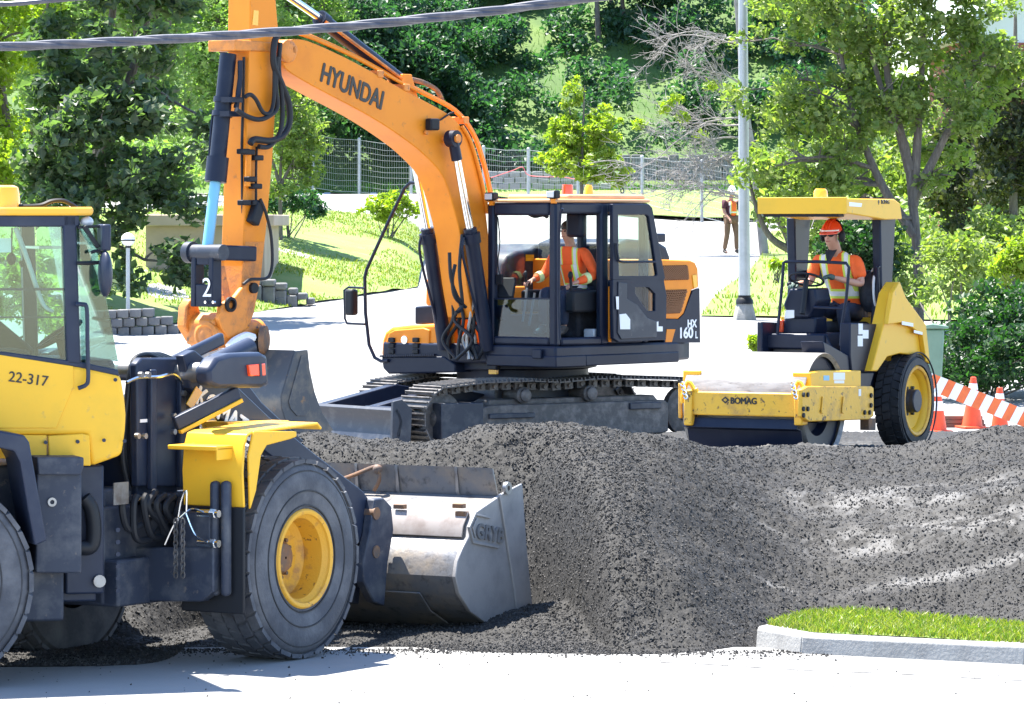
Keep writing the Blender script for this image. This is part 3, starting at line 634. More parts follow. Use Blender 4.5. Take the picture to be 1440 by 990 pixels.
a = MB().bx(-0.06, 0.26, -0.55, 0.55, 0.52, 1.55); a.bx(0.02, 0.30, -0.62, -0.5, 0.58, 1.5); PB("joint_frame", a, "frame_dark", 0.015)
PB("exhaust_hose", MB().tube([FB.on(x, y, 1, -0.72) for x, y in [(118, 700), (128, 715), (132, 745), (128, 768), (112, 770)]], 0.055, 12, smooth=5), "hose", 0)
q = FB.on(139, 817, 1, -0.63); PB("frame_bolt", MB().cyl(q, q + V(0, -0.03, 0), 0.045, n=14), "steel", 0)
a = MB()
for py in range(745, 845, 17): q = FB.on(165, py, 1, -0.63); a.cyl(q, q + V(0, -0.02, 0), 0.018, n=6)
PB("rivet", a, "frame_dark", 0)
# ================================================================== people
def skin_obj(name, nodes, edges, m, parent, sub=2, root=None):
    """one continuous surface grown on a skeleton of joints; nodes: name -> (position, radius or (rx, ry))"""
    names = list(nodes); idx = {k: i for i, k in enumerate(names)}
    me = bpy.data.meshes.new(name); me.from_pydata([tuple(nodes[k][0]) for k in names], [(idx[a], idx[b]) for a, b in edges], [])
    o = bpy.data.objects.new(name, me); COL.objects.link(o); o.parent = parent; me.materials.append(m)
    md = o.modifiers.new("skin", 'SKIN'); md.use_smooth_shade = True; md.branch_smoothing = 0.6
    for k in names:
        r = nodes[k][1]; me.skin_vertices[0].data[idx[k]].radius = r if isinstance(r, tuple) else (r, r)
    me.skin_vertices[0].data[idx[root or names[0]]].use_root = True
    s = o.modifiers.new("subdivision", 'SUBSURF'); s.levels = sub; s.render_levels = sub
    return o

def hivis(name, base, bands, vert=None, lime=(0.62, 0.74, 0.10), silver=(0.72, 0.73, 0.74)):
    """orange cloth with printed reflective tape. bands: (z0, z1); vert: (|y| centre, half width, z0, z1)"""
    m = mat(name, base, 0.75, col2=tuple(c * 0.8 for c in base), scale=9, bump=0.25, bscale=14)
    t = m.node_tree; b = t.nodes["Principled BSDF"]; src = b.inputs["Base Color"].links[0].from_socket
    tc = _n(t, "ShaderNodeTexCoord"); sx = _n(t, "ShaderNodeSeparateXYZ"); t.links.new(tc.outputs["Object"], sx.inputs[0])
    def math_(op, a, bb):
        n = _n(t, "ShaderNodeMath", operation=op)
        for i, q in enumerate((a, bb)):
            if q is None: continue
            if isinstance(q, (int, float)): n.inputs[i].default_value = q
            else: t.links.new(q, n.inputs[i])
        return n.outputs[0]
    def band(sock, c, h): return math_('LESS_THAN', math_('ABSOLUTE', math_('SUBTRACT', sock, c), None), h)
    ay = math_('ABSOLUTE', sx.outputs[1], None)
    def both(k):
        tot = None
        for z0, z1 in bands:
            q = math_('MULTIPLY', band(sx.outputs[2], (z0 + z1) / 2, (z1 - z0) / 2 * k), band(sx.outputs[1], 0, 0.215))
            tot = q if tot is None else math_('MAXIMUM', tot, q)
        if vert:
            q = math_('MULTIPLY', band(ay, vert[0], vert[1] * k), band(sx.outputs[2], (vert[2] + vert[3]) / 2, (vert[3] - vert[2]) / 2))
            tot = q if tot is None else math_('MAXIMUM', tot, q)
        return tot
    for k, c in ((1.0, lime), (0.5, silver)):
        mx = _n(t, "ShaderNodeMix", data_type='RGBA'); t.links.new(both(k), mx.inputs[0]); t.links.new(src, mx.inputs[6]); mx.inputs[7].default_value = (*c, 1); src = mx.outputs[2]
    t.links.new(src, b.inputs["Base Color"])
    return m

def lerp(a, b, t): return a + (b - a) * t
def person(root, J, top, legs, boots, gloves=None, sleeve=0.55, long_sleeve=False, head_dir=(1, 0, 0), curl=0.9, hs=1.0):
    """J: joints in the person's own axes (facing +x, y to the left)"""
    J = {k: Vector(v) for k, v in J.items()}; hd = Vector(head_dir).normalized(); lf = V(0, 0, 1).cross(hd)
    n = {"pelvis": (J["pelvis"], (0.14, 0.10)), "belly": (lerp(J["pelvis"], J["chest"], 0.5), (0.13, 0.095)), "chest": (J["chest"] - hd * 0.02, (0.125, 0.085)), "neckb": (J["neck"], 0.062),
         "neck": (lerp(J["neck"], J["head"], 0.45), 0.064 * hs), "jaw": (J["head"] + (hd * 0.022 - V(0, 0, 0.062)) * hs, (0.070 * hs, 0.074 * hs)), "face": (J["head"] + hd * 0.012, (0.082 * hs, 0.096 * hs)), "crown": (J["head"] + (V(0, 0, 0.07) - hd * 0.01) * hs, (0.076 * hs, 0.086 * hs)),
         "top": (J["head"] + V(0, 0, 0.11), 0.045), "nose": (J["head"] + hd * 0.103 - V(0, 0, 0.015), 0.012), "nosebase": (J["head"] + hd * 0.08 - V(0, 0, 0.005), 0.02)}
    e = [("pelvis", "belly"), ("belly", "chest"), ("chest", "neckb"), ("neckb", "neck"), ("neck", "jaw"), ("jaw", "face"), ("face", "crown"), ("crown", "top"), ("face", "nosebase"), ("nosebase", "nose")]
    for s in "LR":
        n |= {s + "sh": (J[s + "sh"], 0.062), s + "ua": (lerp(J[s + "sh"], J[s + "el"], 0.5), 0.05), s + "el": (J[s + "el"], 0.041), s + "fa": (lerp(J[s + "el"], J[s + "wr"], 0.35), 0.042), s + "wr": (J[s + "wr"], 0.028),
              s + "hip": (J[s + "hip"], 0.085), s + "th": (lerp(J[s + "hip"], J[s + "kn"], 0.5), 0.078), s + "kn": (J[s + "kn"], 0.056), s + "ca": (lerp(J[s + "kn"], J[s + "an"], 0.35), 0.054), s + "an": (J[s + "an"], 0.036), s + "toe": (J[s + "toe"], 0.032)}
        e += [("chest", s + "sh"), (s + "sh", s + "ua"), (s + "ua", s + "el"), (s + "el", s + "fa"), (s + "fa", s + "wr"), ("pelvis", s + "hip"), (s + "hip", s + "th"), (s + "th", s + "kn"), (s + "kn", s + "ca"), (s + "ca", s + "an"), (s + "an", s + "toe")]
        d = (J[s + "wr"] - J[s + "el"]).normalized(); acr = d.cross(V(0, 0, 1)); acr = acr.normalized() if acr.length > 0.1 else V(0, 1, 0); acr *= (1 if s == "L" else -1) * -1
        dn = -(acr.cross(d)).normalized(); dn = dn if dn.z < 0 else -dn
        pal = J[s + "wr"] + d * 0.05; n[s + "palm"] = (pal, (0.034, 0.020)); n[s + "kn0"] = (J[s + "wr"] + d * 0.085, (0.034, 0.018)); e += [(s + "wr", s + "palm"), (s + "palm", s + "kn0")]
        for k, (off, ln) in enumerate(((-0.029, 0.066), (-0.010, 0.076), (0.010, 0.072), (0.028, 0.056))):
            b0 = J[s + "wr"] + d * (0.095 - abs(off) * 0.2) + acr * off; a1 = 0.35 * curl; a2 = 1.25 * curl; a3 = 2.0 * curl
            p1 = b0 + (d * math.cos(a1) + dn * math.sin(a1)) * ln * 0.45; p2 = p1 + (d * math.cos(a2) + dn * math.sin(a2)) * ln * 0.32; p3 = p2 + (d * math.cos(a3) + dn * math.sin(a3)) * ln * 0.26
            for i, (pt, rr_) in enumerate(((b0, 0.010), (p1, 0.0095), (p2, 0.009), (p3, 0.0075))): n[f"{s}f{k}{i}"] = (pt, rr_)
            e += [(s + "kn0", f"{s}f{k}0")] + [(f"{s}f{k}{i}", f"{s}f{k}{i+1}") for i in range(3)]
        t0 = J[s + "wr"] + d * 0.035 - acr * 0.03; t1 = t0 + d * 0.035 - acr * 0.022 + dn * 0.012; t2 = t1 + d * 0.028 + dn * 0.018
        n |= {s + "t0": (t0, 0.013), s + "t1": (t1, 0.0105), s + "t2": (t2, 0.0085)}; e += [(s + "palm", s + "t0"), (s + "t0", s + "t1"), (s + "t1", s + "t2")]
    body = skin_obj("body", n, e, MT["skin"], root, 2, "pelvis")
    # clothes
    g = 1.14
    tn = {"pelvis": (J["pelvis"] - (J["chest"] - J["pelvis"]).normalized() * 0.03, (0.195, 0.155)), "belly": (lerp(J["pelvis"], J["chest"], 0.5), (0.19, 0.15)), "chest": (J["chest"], (0.20, 0.15)), "neckb": (J["neck"] - V(0, 0, 0.02), (0.09, 0.085))}
    te = [("pelvis", "belly"), ("belly", "chest"), ("chest", "neckb")]
    for s in "LR":
        if long_sleeve:
            tn |= {s + "sh": (J[s + "sh"], 0.082), s + "ua": (lerp(J[s + "sh"], J[s + "el"], 0.5), 0.07), s + "el": (J[s + "el"], 0.064), s + "fa": (lerp(J[s + "el"], J[s + "wr"], 0.5), 0.055), s + "wr": (lerp(J[s + "el"], J[s + "wr"], 0.92), 0.044)}
            te += [("chest", s + "sh"), (s + "sh", s + "ua"), (s + "ua", s + "el"), (s + "el", s + "fa"), (s + "fa", s + "wr")]
        else:
            tn |= {s + "sh": (J[s + "sh"], 0.082), s + "ua": (lerp(J[s + "sh"], J[s + "el"], sleeve), 0.075), s + "cu": (lerp(J[s + "sh"], J[s + "el"], sleeve + 0.25), 0.074)}
            te += [("chest", s + "sh"), (s + "sh", s + "ua"), (s + "ua", s + "cu")]
    skin_obj("shirt" if not long_sleeve else "jacket", tn, te, top, root, 2, "belly")
    ln = {"pelvis": (J["pelvis"] - V(0, 0, 0.01), (0.16, 0.12))}; le = []
    for s in "LR":
        ln |= {s + "hip": (J[s + "hip"], 0.10), s + "th": (lerp(J[s + "hip"], J[s + "kn"], 0.5), 0.092), s + "kn": (J[s + "kn"], 0.075), s + "ca": (lerp(J[s + "kn"], J[s + "an"], 0.4), 0.072), s + "an": (lerp(J[s + "kn"], J[s + "an"], 0.93), 0.058)}
        le += [("pelvis", s + "hip"), (s + "hip", s + "th"), (s + "th", s + "kn"), (s + "kn", s + "ca"), (s + "ca", s + "an")]
    skin_obj("trousers", ln, le, legs, root, 2, "pelvis")
    for s in "LR":
        an, to = J[s + "an"], J[s + "toe"]; f = to - an; f.z = 0; f = f.normalized()
        skin_obj("boot", {"a": (an + V(0, 0, 0.06), 0.052), "b": (an - V(0, 0, 0.02), 0.055), "h": (an - f * 0.05 - V(0, 0, 0.035), 0.042), "m": (lerp(an, to, 0.6) - V(0, 0, 0.01), (0.052, 0.045)), "t": (to, (0.05, 0.036))}, [("a", "b"), ("b", "h"), ("b", "m"), ("m", "t")], boots, root, 2)
        if gloves:
            hn = {k: (v[0], (v[1] if not isinstance(v[1], tuple) else v[1][0]) * 1.12 + 0.002) for k, v in n.items() if k[0] == s and k[1:] in ("wr", "palm", "kn0", "t0", "t1", "t2") or (k[0] == s and k[1] == "f" and k[1:] != "fa")}
            he = [(a_, b_) for a_, b_ in e if a_ in hn and b_ in hn]
            hn[s + "wr"] = (J[s + "wr"] - d * 0.0, 0.036)
            skin_obj("glove", hn, he, gloves, root, 2, s + "wr")
    # face
    H = J["head"]
    mb = MB()
    for k in (-1, 1): mb.sph(H + hd * 0.083 + lf * 0.033 * k + V(0, 0, 0.012), 0.011, 8, 6)
    mb.build("eye", MT["letter"], root)
    MB().tube([H + hd * 0.088 + lf * a - V(0, 0, 0.055) for a in (-0.022, 0, 0.022)], 0.006, 6).build("mouth", mat("lips", (0.35, 0.12, 0.10), 0.5), root)
    mb = MB()
    for k in (-1, 1): mb.sph(H + lf * 0.083 * k - hd * 0.008 - V(0, 0, 0.005), (0.02, 0.014, 0.032), 8, 6)
    mb.build("ear", MT["skin"], root)
    return body

def helmet(root, H, hd, m, brim=True, band=False):
    hd = Vector(hd).normalized(); lf = V(0, 0, 1).cross(hd); c = H + V(0, 0, 0.045)
    mb = MB(); rings = []
    for k in range(9):
        t = k / 8 * math.pi / 2; rr_ = math.cos(t); z = 0.125 * math.sin(t) - 0.01
        rings.append([c + hd * (0.132 * rr_ * math.cos(a)) + lf * (0.112 * rr_ * math.sin(a)) + V(0, 0, z) for a in np.linspace(0, 2 * math.pi, 24, endpoint=False)])
    mb.loft(rings)
    for y in (-0.03, 0.0, 0.03): mb.tube([c + hd * (0.128 * math.cos(t)) + lf * y + V(0, 0, 0.118 * math.sin(t)) for t in np.linspace(0.15, math.pi - 0.15, 12)], 0.008, 5)
    if brim:
        ring = [c + hd * (0.128 * math.cos(a)) + lf * (0.108 * math.sin(a)) for a in np.linspace(-1.15, 1.15, 12)] + [c + hd * (0.128 * math.cos(a) + 0.06 * max(0, math.cos(a))) + lf * (0.116 * math.sin(a)) - V(0, 0, 0.018) for a in np.linspace(1.15, -1.15, 12)]
        mb.loft([[p + V(0, 0, 0.004) for p in ring], [p - V(0, 0, 0.006) for p in ring]])
    h = mb.build("helmet", m, root)
    if band: MB().tube([c + hd * (0.133 * math.cos(a)) + lf * (0.113 * math.sin(a)) + V(0, 0, 0.012) for a in np.linspace(-1.2, 1.2, 14)], 0.008, 6).build("reflective_band", MT["white"], h)
    return h

def sit(head, hip, sw=0.19):
    """joints of a seated figure from its head and hip positions"""
    up = (head - hip); J = {"pelvis": hip, "chest": hip + up * 0.58, "neck": hip + up * 0.795, "head": head}
    for s, k in (("L", 1), ("R", -1)):
        J[s + "sh"] = hip + up * 0.70 + V(0, sw * k, 0); J[s + "hip"] = hip + V(0.03, 0.10 * k, -0.01)
    return J
# ================================================================== single drum roller
_ry = math.degrees(math.atan2(-.884, -.468))
FR = Frame(3.5595, 44.737, 0.872, _ry)
roller = tag(empty("road_roller", FR.o, R(FR.yaw)), "yellow single drum road roller with canopy, parked nose to camera behind the gravel pile", "road roller")
def TR(y, pts): return FR.tr(1, y, pts)
PR = lambda name, mb, m, bevel=0.012, parent=roller, **k: P(name, mb, m, bevel, parent=parent, **k)
DX, DR = 2.2, 0.53
# drum
d = MB(); d.lathe([(DR - 0.04, 0.03), (DR - 0.005, 0.0), (DR, 0.01), (DR, 1.31), (DR - 0.005, 1.32), (DR - 0.04, 1.29)], (DX, -0.66, DR), (0, 1, 0), 96, cap=False)
drum = PR("drum", d, "drum", 0)
for y0, s in ((0.60, 1), (-0.60, -1)):
    PR("drum_end", MB().lathe([(DR - 0.03, 0), (0.30, -0.02), (0.26, -0.10), (0.01, -0.10)], (DX, y0, DR), (0, s, 0), 48, cap=False), "navy", 0, parent=drum)  # dark paint on the drum end stands in for its shadow
    PR("drum_bearing", MB().lathe([(0.17, -0.1), (0.17, 0.02), (0.10, 0.05), (0.01, 0.05)], (DX, y0, DR), (0, s, 0), 24, cap=False), "navy_dusty", 0, parent=drum)
# yoke
XF = 2.84
zt, zb = FR.on(1050, 552, 0, XF).z, FR.on(1050, 588, 0, XF).z
yl, yr_ = FR.on(963, 565, 0, XF).y, FR.on(1136, 565, 0, XF).y
bm = PR("front_beam", MB().bx(XF - 0.10, XF, yl, yr_, zb + 0.02, zt), "yellow_worn", 0.012)
q0, q1 = FR.on(1014, 567, 0, XF + 0.01), FR.on(1063, 567, 0, XF + 0.01)
text("BOMAG", 0.088, FR.on(1027, 567.5, 0, XF + 0.002), (0, 1, 0), (1, 0, 0), MT["letter"], bm, 0.002, 0.004, sx=0.92)
q = FR.on(1020, 562.5, 0, XF + 0.002)
PR("maker_emblem", MB().prism([(q.y - 0.045, q.z), (q.y, q.z + 0.036), (q.y + 0.045, q.z), (q.y, q.z - 0.036), (q.y - .02, q.z), (q.y, q.z - .016), (q.y + .02, q.z), (q.y, q.z + .016), (q.y - .02, q.z)][:4], 0, XF, XF + 0.003), "letter", 0, parent=bm)
PR("emblem_centre", MB().prism([(q.y - 0.02, q.z), (q.y, q.z + 0.016), (q.y + 0.02, q.z), (q.y, q.z - 0.016)], 0, XF, XF + 0.005), "yellow_worn", 0, parent=bm)
YS = 0.76
sp = TR(YS, [(1128, 548), (1136, 543), (1226, 543), (1229, 546), (1229, 585), (1222, 590), (1138, 593), (1128, 586)])
for y0, y1 in ((YS - 0.05, YS), (-0.70, -0.66)):
    s_ = PR("side_plate", MB().prism(sp if y0 > 0 else [(min(x, 2.74), z) for x, z in sp], 1, y0, y1), "yellow_worn", 0.01)
    if y0 > 0:
        for px, py in ((1129, 555), (1135, 555), (1129, 575), (1135, 575), (1224, 556), (1215, 580), (1222, 580), (1224, 570), (1129, 584)):
            q = FR.on(px, py, 1, YS); PR("bolt", MB().cyl(q, q + V(0, 0.018, 0), 0.024, n=8), "black", 0, parent=s_)
        for px in (1158, 1187):
            a_, b_ = FR.on(px, 558, 1, YS + 0.01), FR.on(px - 2, 581, 1, YS + 0.01); PR("weld_seam", MB().bar(a_, b_, 0.012, 0.05), "yellow_worn", 0.004, parent=s_)
        q = FR.on(1209, 552, 1, YS); PR("sticker", MB().bx(q.x - 0.03, q.x + 0.03, YS, YS + 0.002, q.z - 0.035, q.z + 0.035), "white", 0, parent=s_)
bx_ = TR(0.70, [(1140, 524), (1155, 521), (1211, 521), (1211, 546), (1140, 548)])
ub = PR("tank_box", MB().prism(bx_, 1, 0.50, 0.70), "yellow", 0.012)
for x0, x1, y0, y1 in ((1158, 1166, 528, 535), (1172, 1188, 524, 534), (1173, 1187, 535, 539)):
    PR("sticker", MB().prism(TR(0.70, [(x0, y0), (x1, y0), (x1, y1), (x0, y1)]), 1, 0.70, 0.702), "white" if x0 > 1170 else "bluerod", 0, parent=ub)
PR("tank_box", MB().prism(bx_, 1, -0.70, -0.50), "yellow", 0.012)
for px in (968, 1123):                                        # tie-down eyes at the beam ends
    a_ = MB(); pts = [FR.on(px + dx, 553 + dy, 0, XF - 0.02) for dx, dy in ((-8, 14), (-8, 2), (0, -16), (8, -6), (12, -4), (7, 6), (9, 14))]
    a_.tube(pts, 0.022, 8, smooth=3); e_ = PR("tie_down_eye", a_, "yellow", 0)
    a_ = MB(); 
    for i in range(4):
        q = FR.on(px - 8 + i * 1.5, 540 + i * 6, 0, XF + 0.03); a_.tube([q + V(0, 0.022 * math.cos(t), 0.022 * math.sin(t)) for t in np.linspace(0, 2 * math.pi, 9)], 0.008, 5)
    PR("shackle", a_, "chrome", 0, parent=e_)
    y_ = FR.on(px + 2, 575, 0, XF - 0.02).y
    PR("beam_bracket", MB().bx(XF - 0.12, XF + 0.03, y_ - 0.045, y_ + 0.045, FR.on(px, 598, 0, XF).z, FR.on(px, 548, 0, XF).z), "yellow_worn", 0.012)
# scraper below the beam
sz = [FR.on(1050, y, 0, XF - 0.1).z for y in (592, 600, 637)]
PR("scraper", MB().strip([(XF - 0.06, sz[0] + .02), (XF - 0.02, sz[1]), (XF - 0.12, sz[1] - 0.02), (XF - 0.20, sz[2])], 1, -0.60, 0.64, 0.02), "navy", 0.004)
# rear wheels
tyre_wheel(roller, (0, 0.74, 0.50), 1, 0.505, 0.28, 0.345, 3, MT["yellow"], dish=0.10, nl=34, lug=0.022, m_tyre=MT["rubber_dark"], bolts=6, mats=MT["navy_dusty"])
tyre_wheel(roller, (0, -0.74, 0.50), -1, 0.505, 0.28, 0.345, 3, MT["yellow"], dish=0.10, nl=34, lug=0.022, m_tyre=MT["rubber_dark"], bolts=6, mats=MT["navy_dusty"])
PR("rear_axle", MB().cyl((0, -0.5, 0.5), (0, 0.5, 0.5), 0.12), "navy", 0)
q = MB(); q.cyl((0, 0.66, 0.5), (0, 0.75, 0.5), 0.12, n=20); PR("hub_cap", q, "navy_dusty", 0.01)
PR("chassis", MB().bx(-0.5, 1.55, -0.42, 0.42, 0.42, 0.85).bx(1.0, 2.0, -0.30, 0.30, 0.40, 0.80), "navy", 0.02)
PR("hitch_stub", MB().prism(TR(0.62, [(1218, 588), (1228, 588), (1228, 605), (1218, 605)]), 1, 0.55, 0.65), "rust", 0.006)
# yellow rear body over the wheels
YH = 0.70
hood = TR(YH, [(1253, 412), (1263, 396), (1272, 419), (1300, 457), (1303, 485), (1306, 512), (1299, 508), (1288, 500), (1266, 497), (1248, 502), (1234, 522), (1226, 522), (1243, 456)])
zlim = FR.on(1290, 446, 1, YH).z
hd_ = PR("rear_hood", MB().prism([(min(x, 0.25), min(z, zlim)) for x, z in hood], 1, -YH, 0.557), "yellow", 0.012)
PR("fender", MB().prism(hood, 1, 0.56, YH), "yellow", 0.012, parent=hd_)
rim_ = TR(YH + 0.03, [(1253, 412), (1263, 396), (1272, 419), (1300, 457), (1306, 512), (1300, 508), (1295, 471), (1270, 453), (1246, 456)])
for y0, y1 in ((YH, YH + 0.05),): PR("hood_rim", MB().prism(rim_, 1, y0, y1), "yellow", 0.008, parent=hd_)
for px, py, ww, hh in ((1276, 455, 16, 5), (1291, 467, 12, 4)):
    p_ = TR(YH + 0.05, [(px - ww / 2, py - hh / 2 - 1), (px + ww / 2, py - hh / 2 + 2), (px + ww / 2, py + hh / 2 + 2), (px - ww / 2, py + hh / 2 - 1)])
    PR("sticker", MB().prism(p_, 1, YH + 0.05, YH + 0.053), "white", 0, parent=hd_)
# dark platform, engine side panel, console
pb = TR(0.62, [(1196, 454), (1243, 456), (1234, 522), (1198, 522), (1196, 500)])
sp_ = PR("side_panel", MB().prism(pb, 1, 0.50, 0.62), "navy", 0.012)
for x0, x1, y0, y1 in ((1207, 1213, 455, 470), (1213, 1221, 464, 476), (1206, 1213, 472, 487)):
    PR("sticker", MB().prism(TR(0.62, [(x0, y0), (x1, y0), (x1, y1), (x0, y1)]), 1, 0.62, 0.623), "white", 0, parent=sp_)
PR("side_panel", MB().prism(pb, 1, -0.42, -0.36), "navy", 0.012)
XP = 1.32
pf = [FR.on(x, y, 0, XP) for x, y in ((1076, 469), (1160, 469), (1076, 490), (1160, 490))]
PR("platform", MB().bx(0.3, XP, pf[0].y, pf[1].y, pf[2].z, pf[0].z).prism([(pf[0].y, pf[0].z), (pf[1].y, pf[1].z), (pf[1].y + 0.16, pf[2].z - 0.12), (pf[1].y, pf[2].z)], 0, 0.6, XP - 0.02), "navy", 0.015)
PR("platform_front", MB().bx(XP - 0.45, XP - 0.08, pf[0].y + 0.05, pf[1].y, pf[2].z - 0.22, pf[2].z), "navy_dusty", 0.01)
PR("side_step", MB().prism(TR(0.62, [(1160, 480), (1196, 500), (1198, 524), (1232, 524), (1226, 545), (1185, 545), (1165, 510)]), 1, 0.35, 0.60), "navy", 0.01)
XC = 1.18
def RZ(x, pts): return FR.tr(0, x, pts)
PR("console", MB().prism(RZ(XC, [(1103, 446), (1147, 446), (1147, 470), (1099, 470)]), 0, XC - 0.30, XC), "navy", 0.02)
PR("console_top", MB().prism(RZ(XC, [(1103, 429), (1112, 406), (1148, 405), (1152, 424), (1140, 447), (1112, 447)]), 0, XC - 0.32, XC + 0.04), "navy", 0.02)
q = RZ(XC + 0.04, [(1105, 436), (1117, 436), (1117, 447), (1103, 448)]); PR("sticker", MB().prism(q, 0, XC + 0.04, XC + 0.045), "white", 0)
q = RZ(XC + 0.0, [(1097, 450), (1102, 450), (1102, 467), (1096, 467)]); PR("fire_bottle", MB().prism(q, 0, XC - 0.03, XC + 0.03), "redlens", 0.008)
sc = FR.on(1134, 393, 1, 0.02); a_ = MB(); a_.tube([sc + V(0.1, 0, -0.35), sc], 0.03, 8)
wh_ = [sc + V(0.16 * math.cos(t) * 0.9, 0.18 * math.sin(t), 0.16 * math.cos(t) * 0.42) for t in np.linspace(0, 2 * math.pi, 29)]
a_.tube(wh_, 0.013, 6)
for k in (2, 11, 20): a_.bar(sc, wh_[k], 0.025, 0.012)
PR("steering_wheel", a_, "black", 0)
a_ = MB(); XR_ = 1.30
a_.tube([FR.on(x, y, 0, XR_) for x, y in ((1093, 470), (1099, 410), (1102, 369), (1105, 368), (1150, 368), (1190, 370), (1194, 376), (1190, 420), (1184, 455), (1182, 486))], 0.017, 8)
PR("guard_rail", a_, "navy", 0); a_ = MB().tube([FR.on(x, y, 0, XR_) for x, y in ((1145, 432), (1189, 434))], 0.015, 8); PR("cross_rail", a_, "navy", 0); a_ = MB()
a_.tube([FR.on(x, y, 1, 0.50) for x, y in ((1236, 375), (1234, 376), (1235, 430), (1238, 437))], 0.017, 8)
PR("grab_rail", a_, "navy", 0)
PR("throttle_lever", MB().tube([FR.on(1112, 412, 1, -0.32), FR.on(1110, 402, 1, -0.32)], 0.012, 6).sph(FR.on(1110, 400, 1, -0.32), 0.028), "black", 0)
# seat
hip = FR.on(1192, 437, 1, 0.06)
PR("operator_seat", MB().bx(hip.x - 0.30, hip.x + 0.26, -0.20, 0.32, hip.z - 0.24, hip.z - 0.11).prism([(hip.x - 0.32, hip.z - 0.12), (hip.x - 0.20, hip.z - 0.12), (hip.x - 0.26, hip.z + 0.34), (hip.x - 0.36, hip.z + 0.34)], 1, -0.20, 0.32), "cloth_dark", 0.05)
PR("seat_base", MB().bx(hip.x - 0.25, hip.x + 0.2, -0.15, 0.28, 1.0, hip.z - 0.24), "navy", 0.02)
# ROPS posts and canopy
YP = 0.50
po = TR(YP, [(1238, 306), (1260, 306), (1254, 420), (1244, 458), (1236, 456), (1240, 400)])
PR("canopy_post", MB().prism(po, 1, YP - 0.10, YP), "navy", 0.015)
q = FR.on(1124, 340, 0, FR.on(1250, 340, 1, YP).x); sh = q.y
PR("canopy_post", MB().prism(po, 1, sh - 0.05, sh + 0.05), "navy", 0.015)
PR("rear_crossbar", MB().bar(V(po[2][0] + .05, YP - .05, FR.on(1220, 385, 1, 0).z), V(po[2][0] + .05, sh, FR.on(1220, 385, 1, 0).z), 0.05, 0.08), "navy", 0.01)
YCN = 0.58
cs = TR(YCN, [(1191, 279), (1258, 280), (1266, 286), (1269, 308), (1246, 309), (1191, 300)])
xf = cs[0][0]; ycl = FR.on(1066, 288, 0, xf).y
can = PR("canopy", MB().prism(cs, 1, ycl + 0.02, YCN), "yellow", 0.012)
PR("canopy_front", MB().bx(xf - 0.01, xf + 0.012, ycl, YCN, cs[5][1] - 0.005, cs[0][1] + 0.012), "yellow", 0.004, parent=can)
PR("canopy_trim", MB().bx(xf - 0.16, xf - 0.02, ycl + 0.05, YCN - 0.1, cs[5][1] - 0.035, cs[5][1]), "black", 0.004, parent=can)
text("BOMAG", 0.062, FR.on(1239, 286.5, 1, YCN + 0.001), (-1, 0, 0), (0, 1, 0), MT["letter"], can, 0.002, 0.002)
q = FR.on(1235.5, 284, 1, YCN); PR("maker_emblem", MB().prism([(q.x - 0.02, q.z), (q.x, q.z + 0.03), (q.x + 0.02, q.z), (q.x, q.z - 0.03)], 1, YCN, YCN + 0.003), "letter", 0, parent=can)
q = TR(YCN, [(1194, 284), (1212, 286), (1211, 291), (1194, 290)]); PR("sticker", MB().prism(q, 1, YCN, YCN + 0.003), "white", 0, parent=can)
q = FR.on(1154, 277, 1, 0.1); PR("beacon", MB().lathe([(0.075, 0), (0.07, 0.06), (0.05, 0.085), (0.01, 0.085)], q, (0, 0, 1), 18), "amber_yellow", 0, parent=can)
PR("canopy_cable", MB().tube([FR.on(x, y, 1, sh + 0.08) for x, y in ((1150, 296), (1146, 306), (1141, 320))], 0.008, 6, smooth=4), "hose", 0, parent=can)

# operator --------------------------------------------------------------
head = FR.on(1170, 331, 1, 0.06); lo = V(hip.x, 0.06, hip.z)
op = tag(empty("person"), "man in red hard hat and orange shirt steering the yellow road roller", "person")
MR = Matrix.Translation(FR.o) @ Matrix.Rotation(R(FR.yaw), 4, 'Z')
op.location = MR @ lo; op.rotation_euler = (0, 0, R(FR.yaw))
def rel(v): return v - lo
J = sit(rel(head), V(0, 0, 0), 0.215)
lh, rh = rel(FR.on(1165, 391, 1, 0.12)), rel(FR.on(1112, 401, 1, -0.30))
J |= {"Lel": rel(FR.on(1212, 400, 1, 0.36)), "Rel": rel(FR.on(1140, 397, 1, -0.22)), "Lwr": lh + V(-0.07, 0.05, 0.0), "Rwr": rh + V(-0.10, 0.03, 0.01)}
J |= {"Lkn": V(0.46, 0.14, 0.03), "Rkn": V(0.46, -0.14, 0.03), "Lan": V(0.34, 0.16, -0.40), "Ran": V(0.42, -0.16, -0.40), "Ltoe": V(0.50, 0.18, -0.455), "Rtoe": V(0.58, -0.18, -0.455)}
hdir = V(1, -0.10, -0.08)
zt_ = J["neck"].z
m_ = hivis("orange safety shirt", (0.90, 0.125, 0.015), [(0.13, 0.23)], (0.125, 0.045, 0.20, zt_ + 0.1))
person(op, J, m_, MT["trousers"], MT["boot"], MT["glove"], head_dir=hdir, hs=1.1)
H = J["head"]
hl_ = helmet(op, H, hdir, MT["helmet_red"], band=True)
hh = Vector(hdir).normalized(); lf = V(0, 0, 1).cross(hh)
a_ = MB()
for k in (-1, 1): a_.sph(H + lf * 0.112 * k - hh * 0.012 - V(0, 0, 0.01), (0.05, 0.032, 0.062), 12, 8)
a_.tube([H + lf * 0.118 * math.cos(t) + V(0, 0, 0.17 * math.sin(t)) - hh * 0.03 for t in np.linspace(0, math.pi, 14)], 0.01, 6)
a_.build("ear_defenders", MT["black"], op)
a_ = MB()
for k in (-1, 1): a_.sph(H + hh * 0.088 + lf * 0.036 * k + V(0, 0, 0.012), (0.016, 0.034, 0.022), 10, 8)
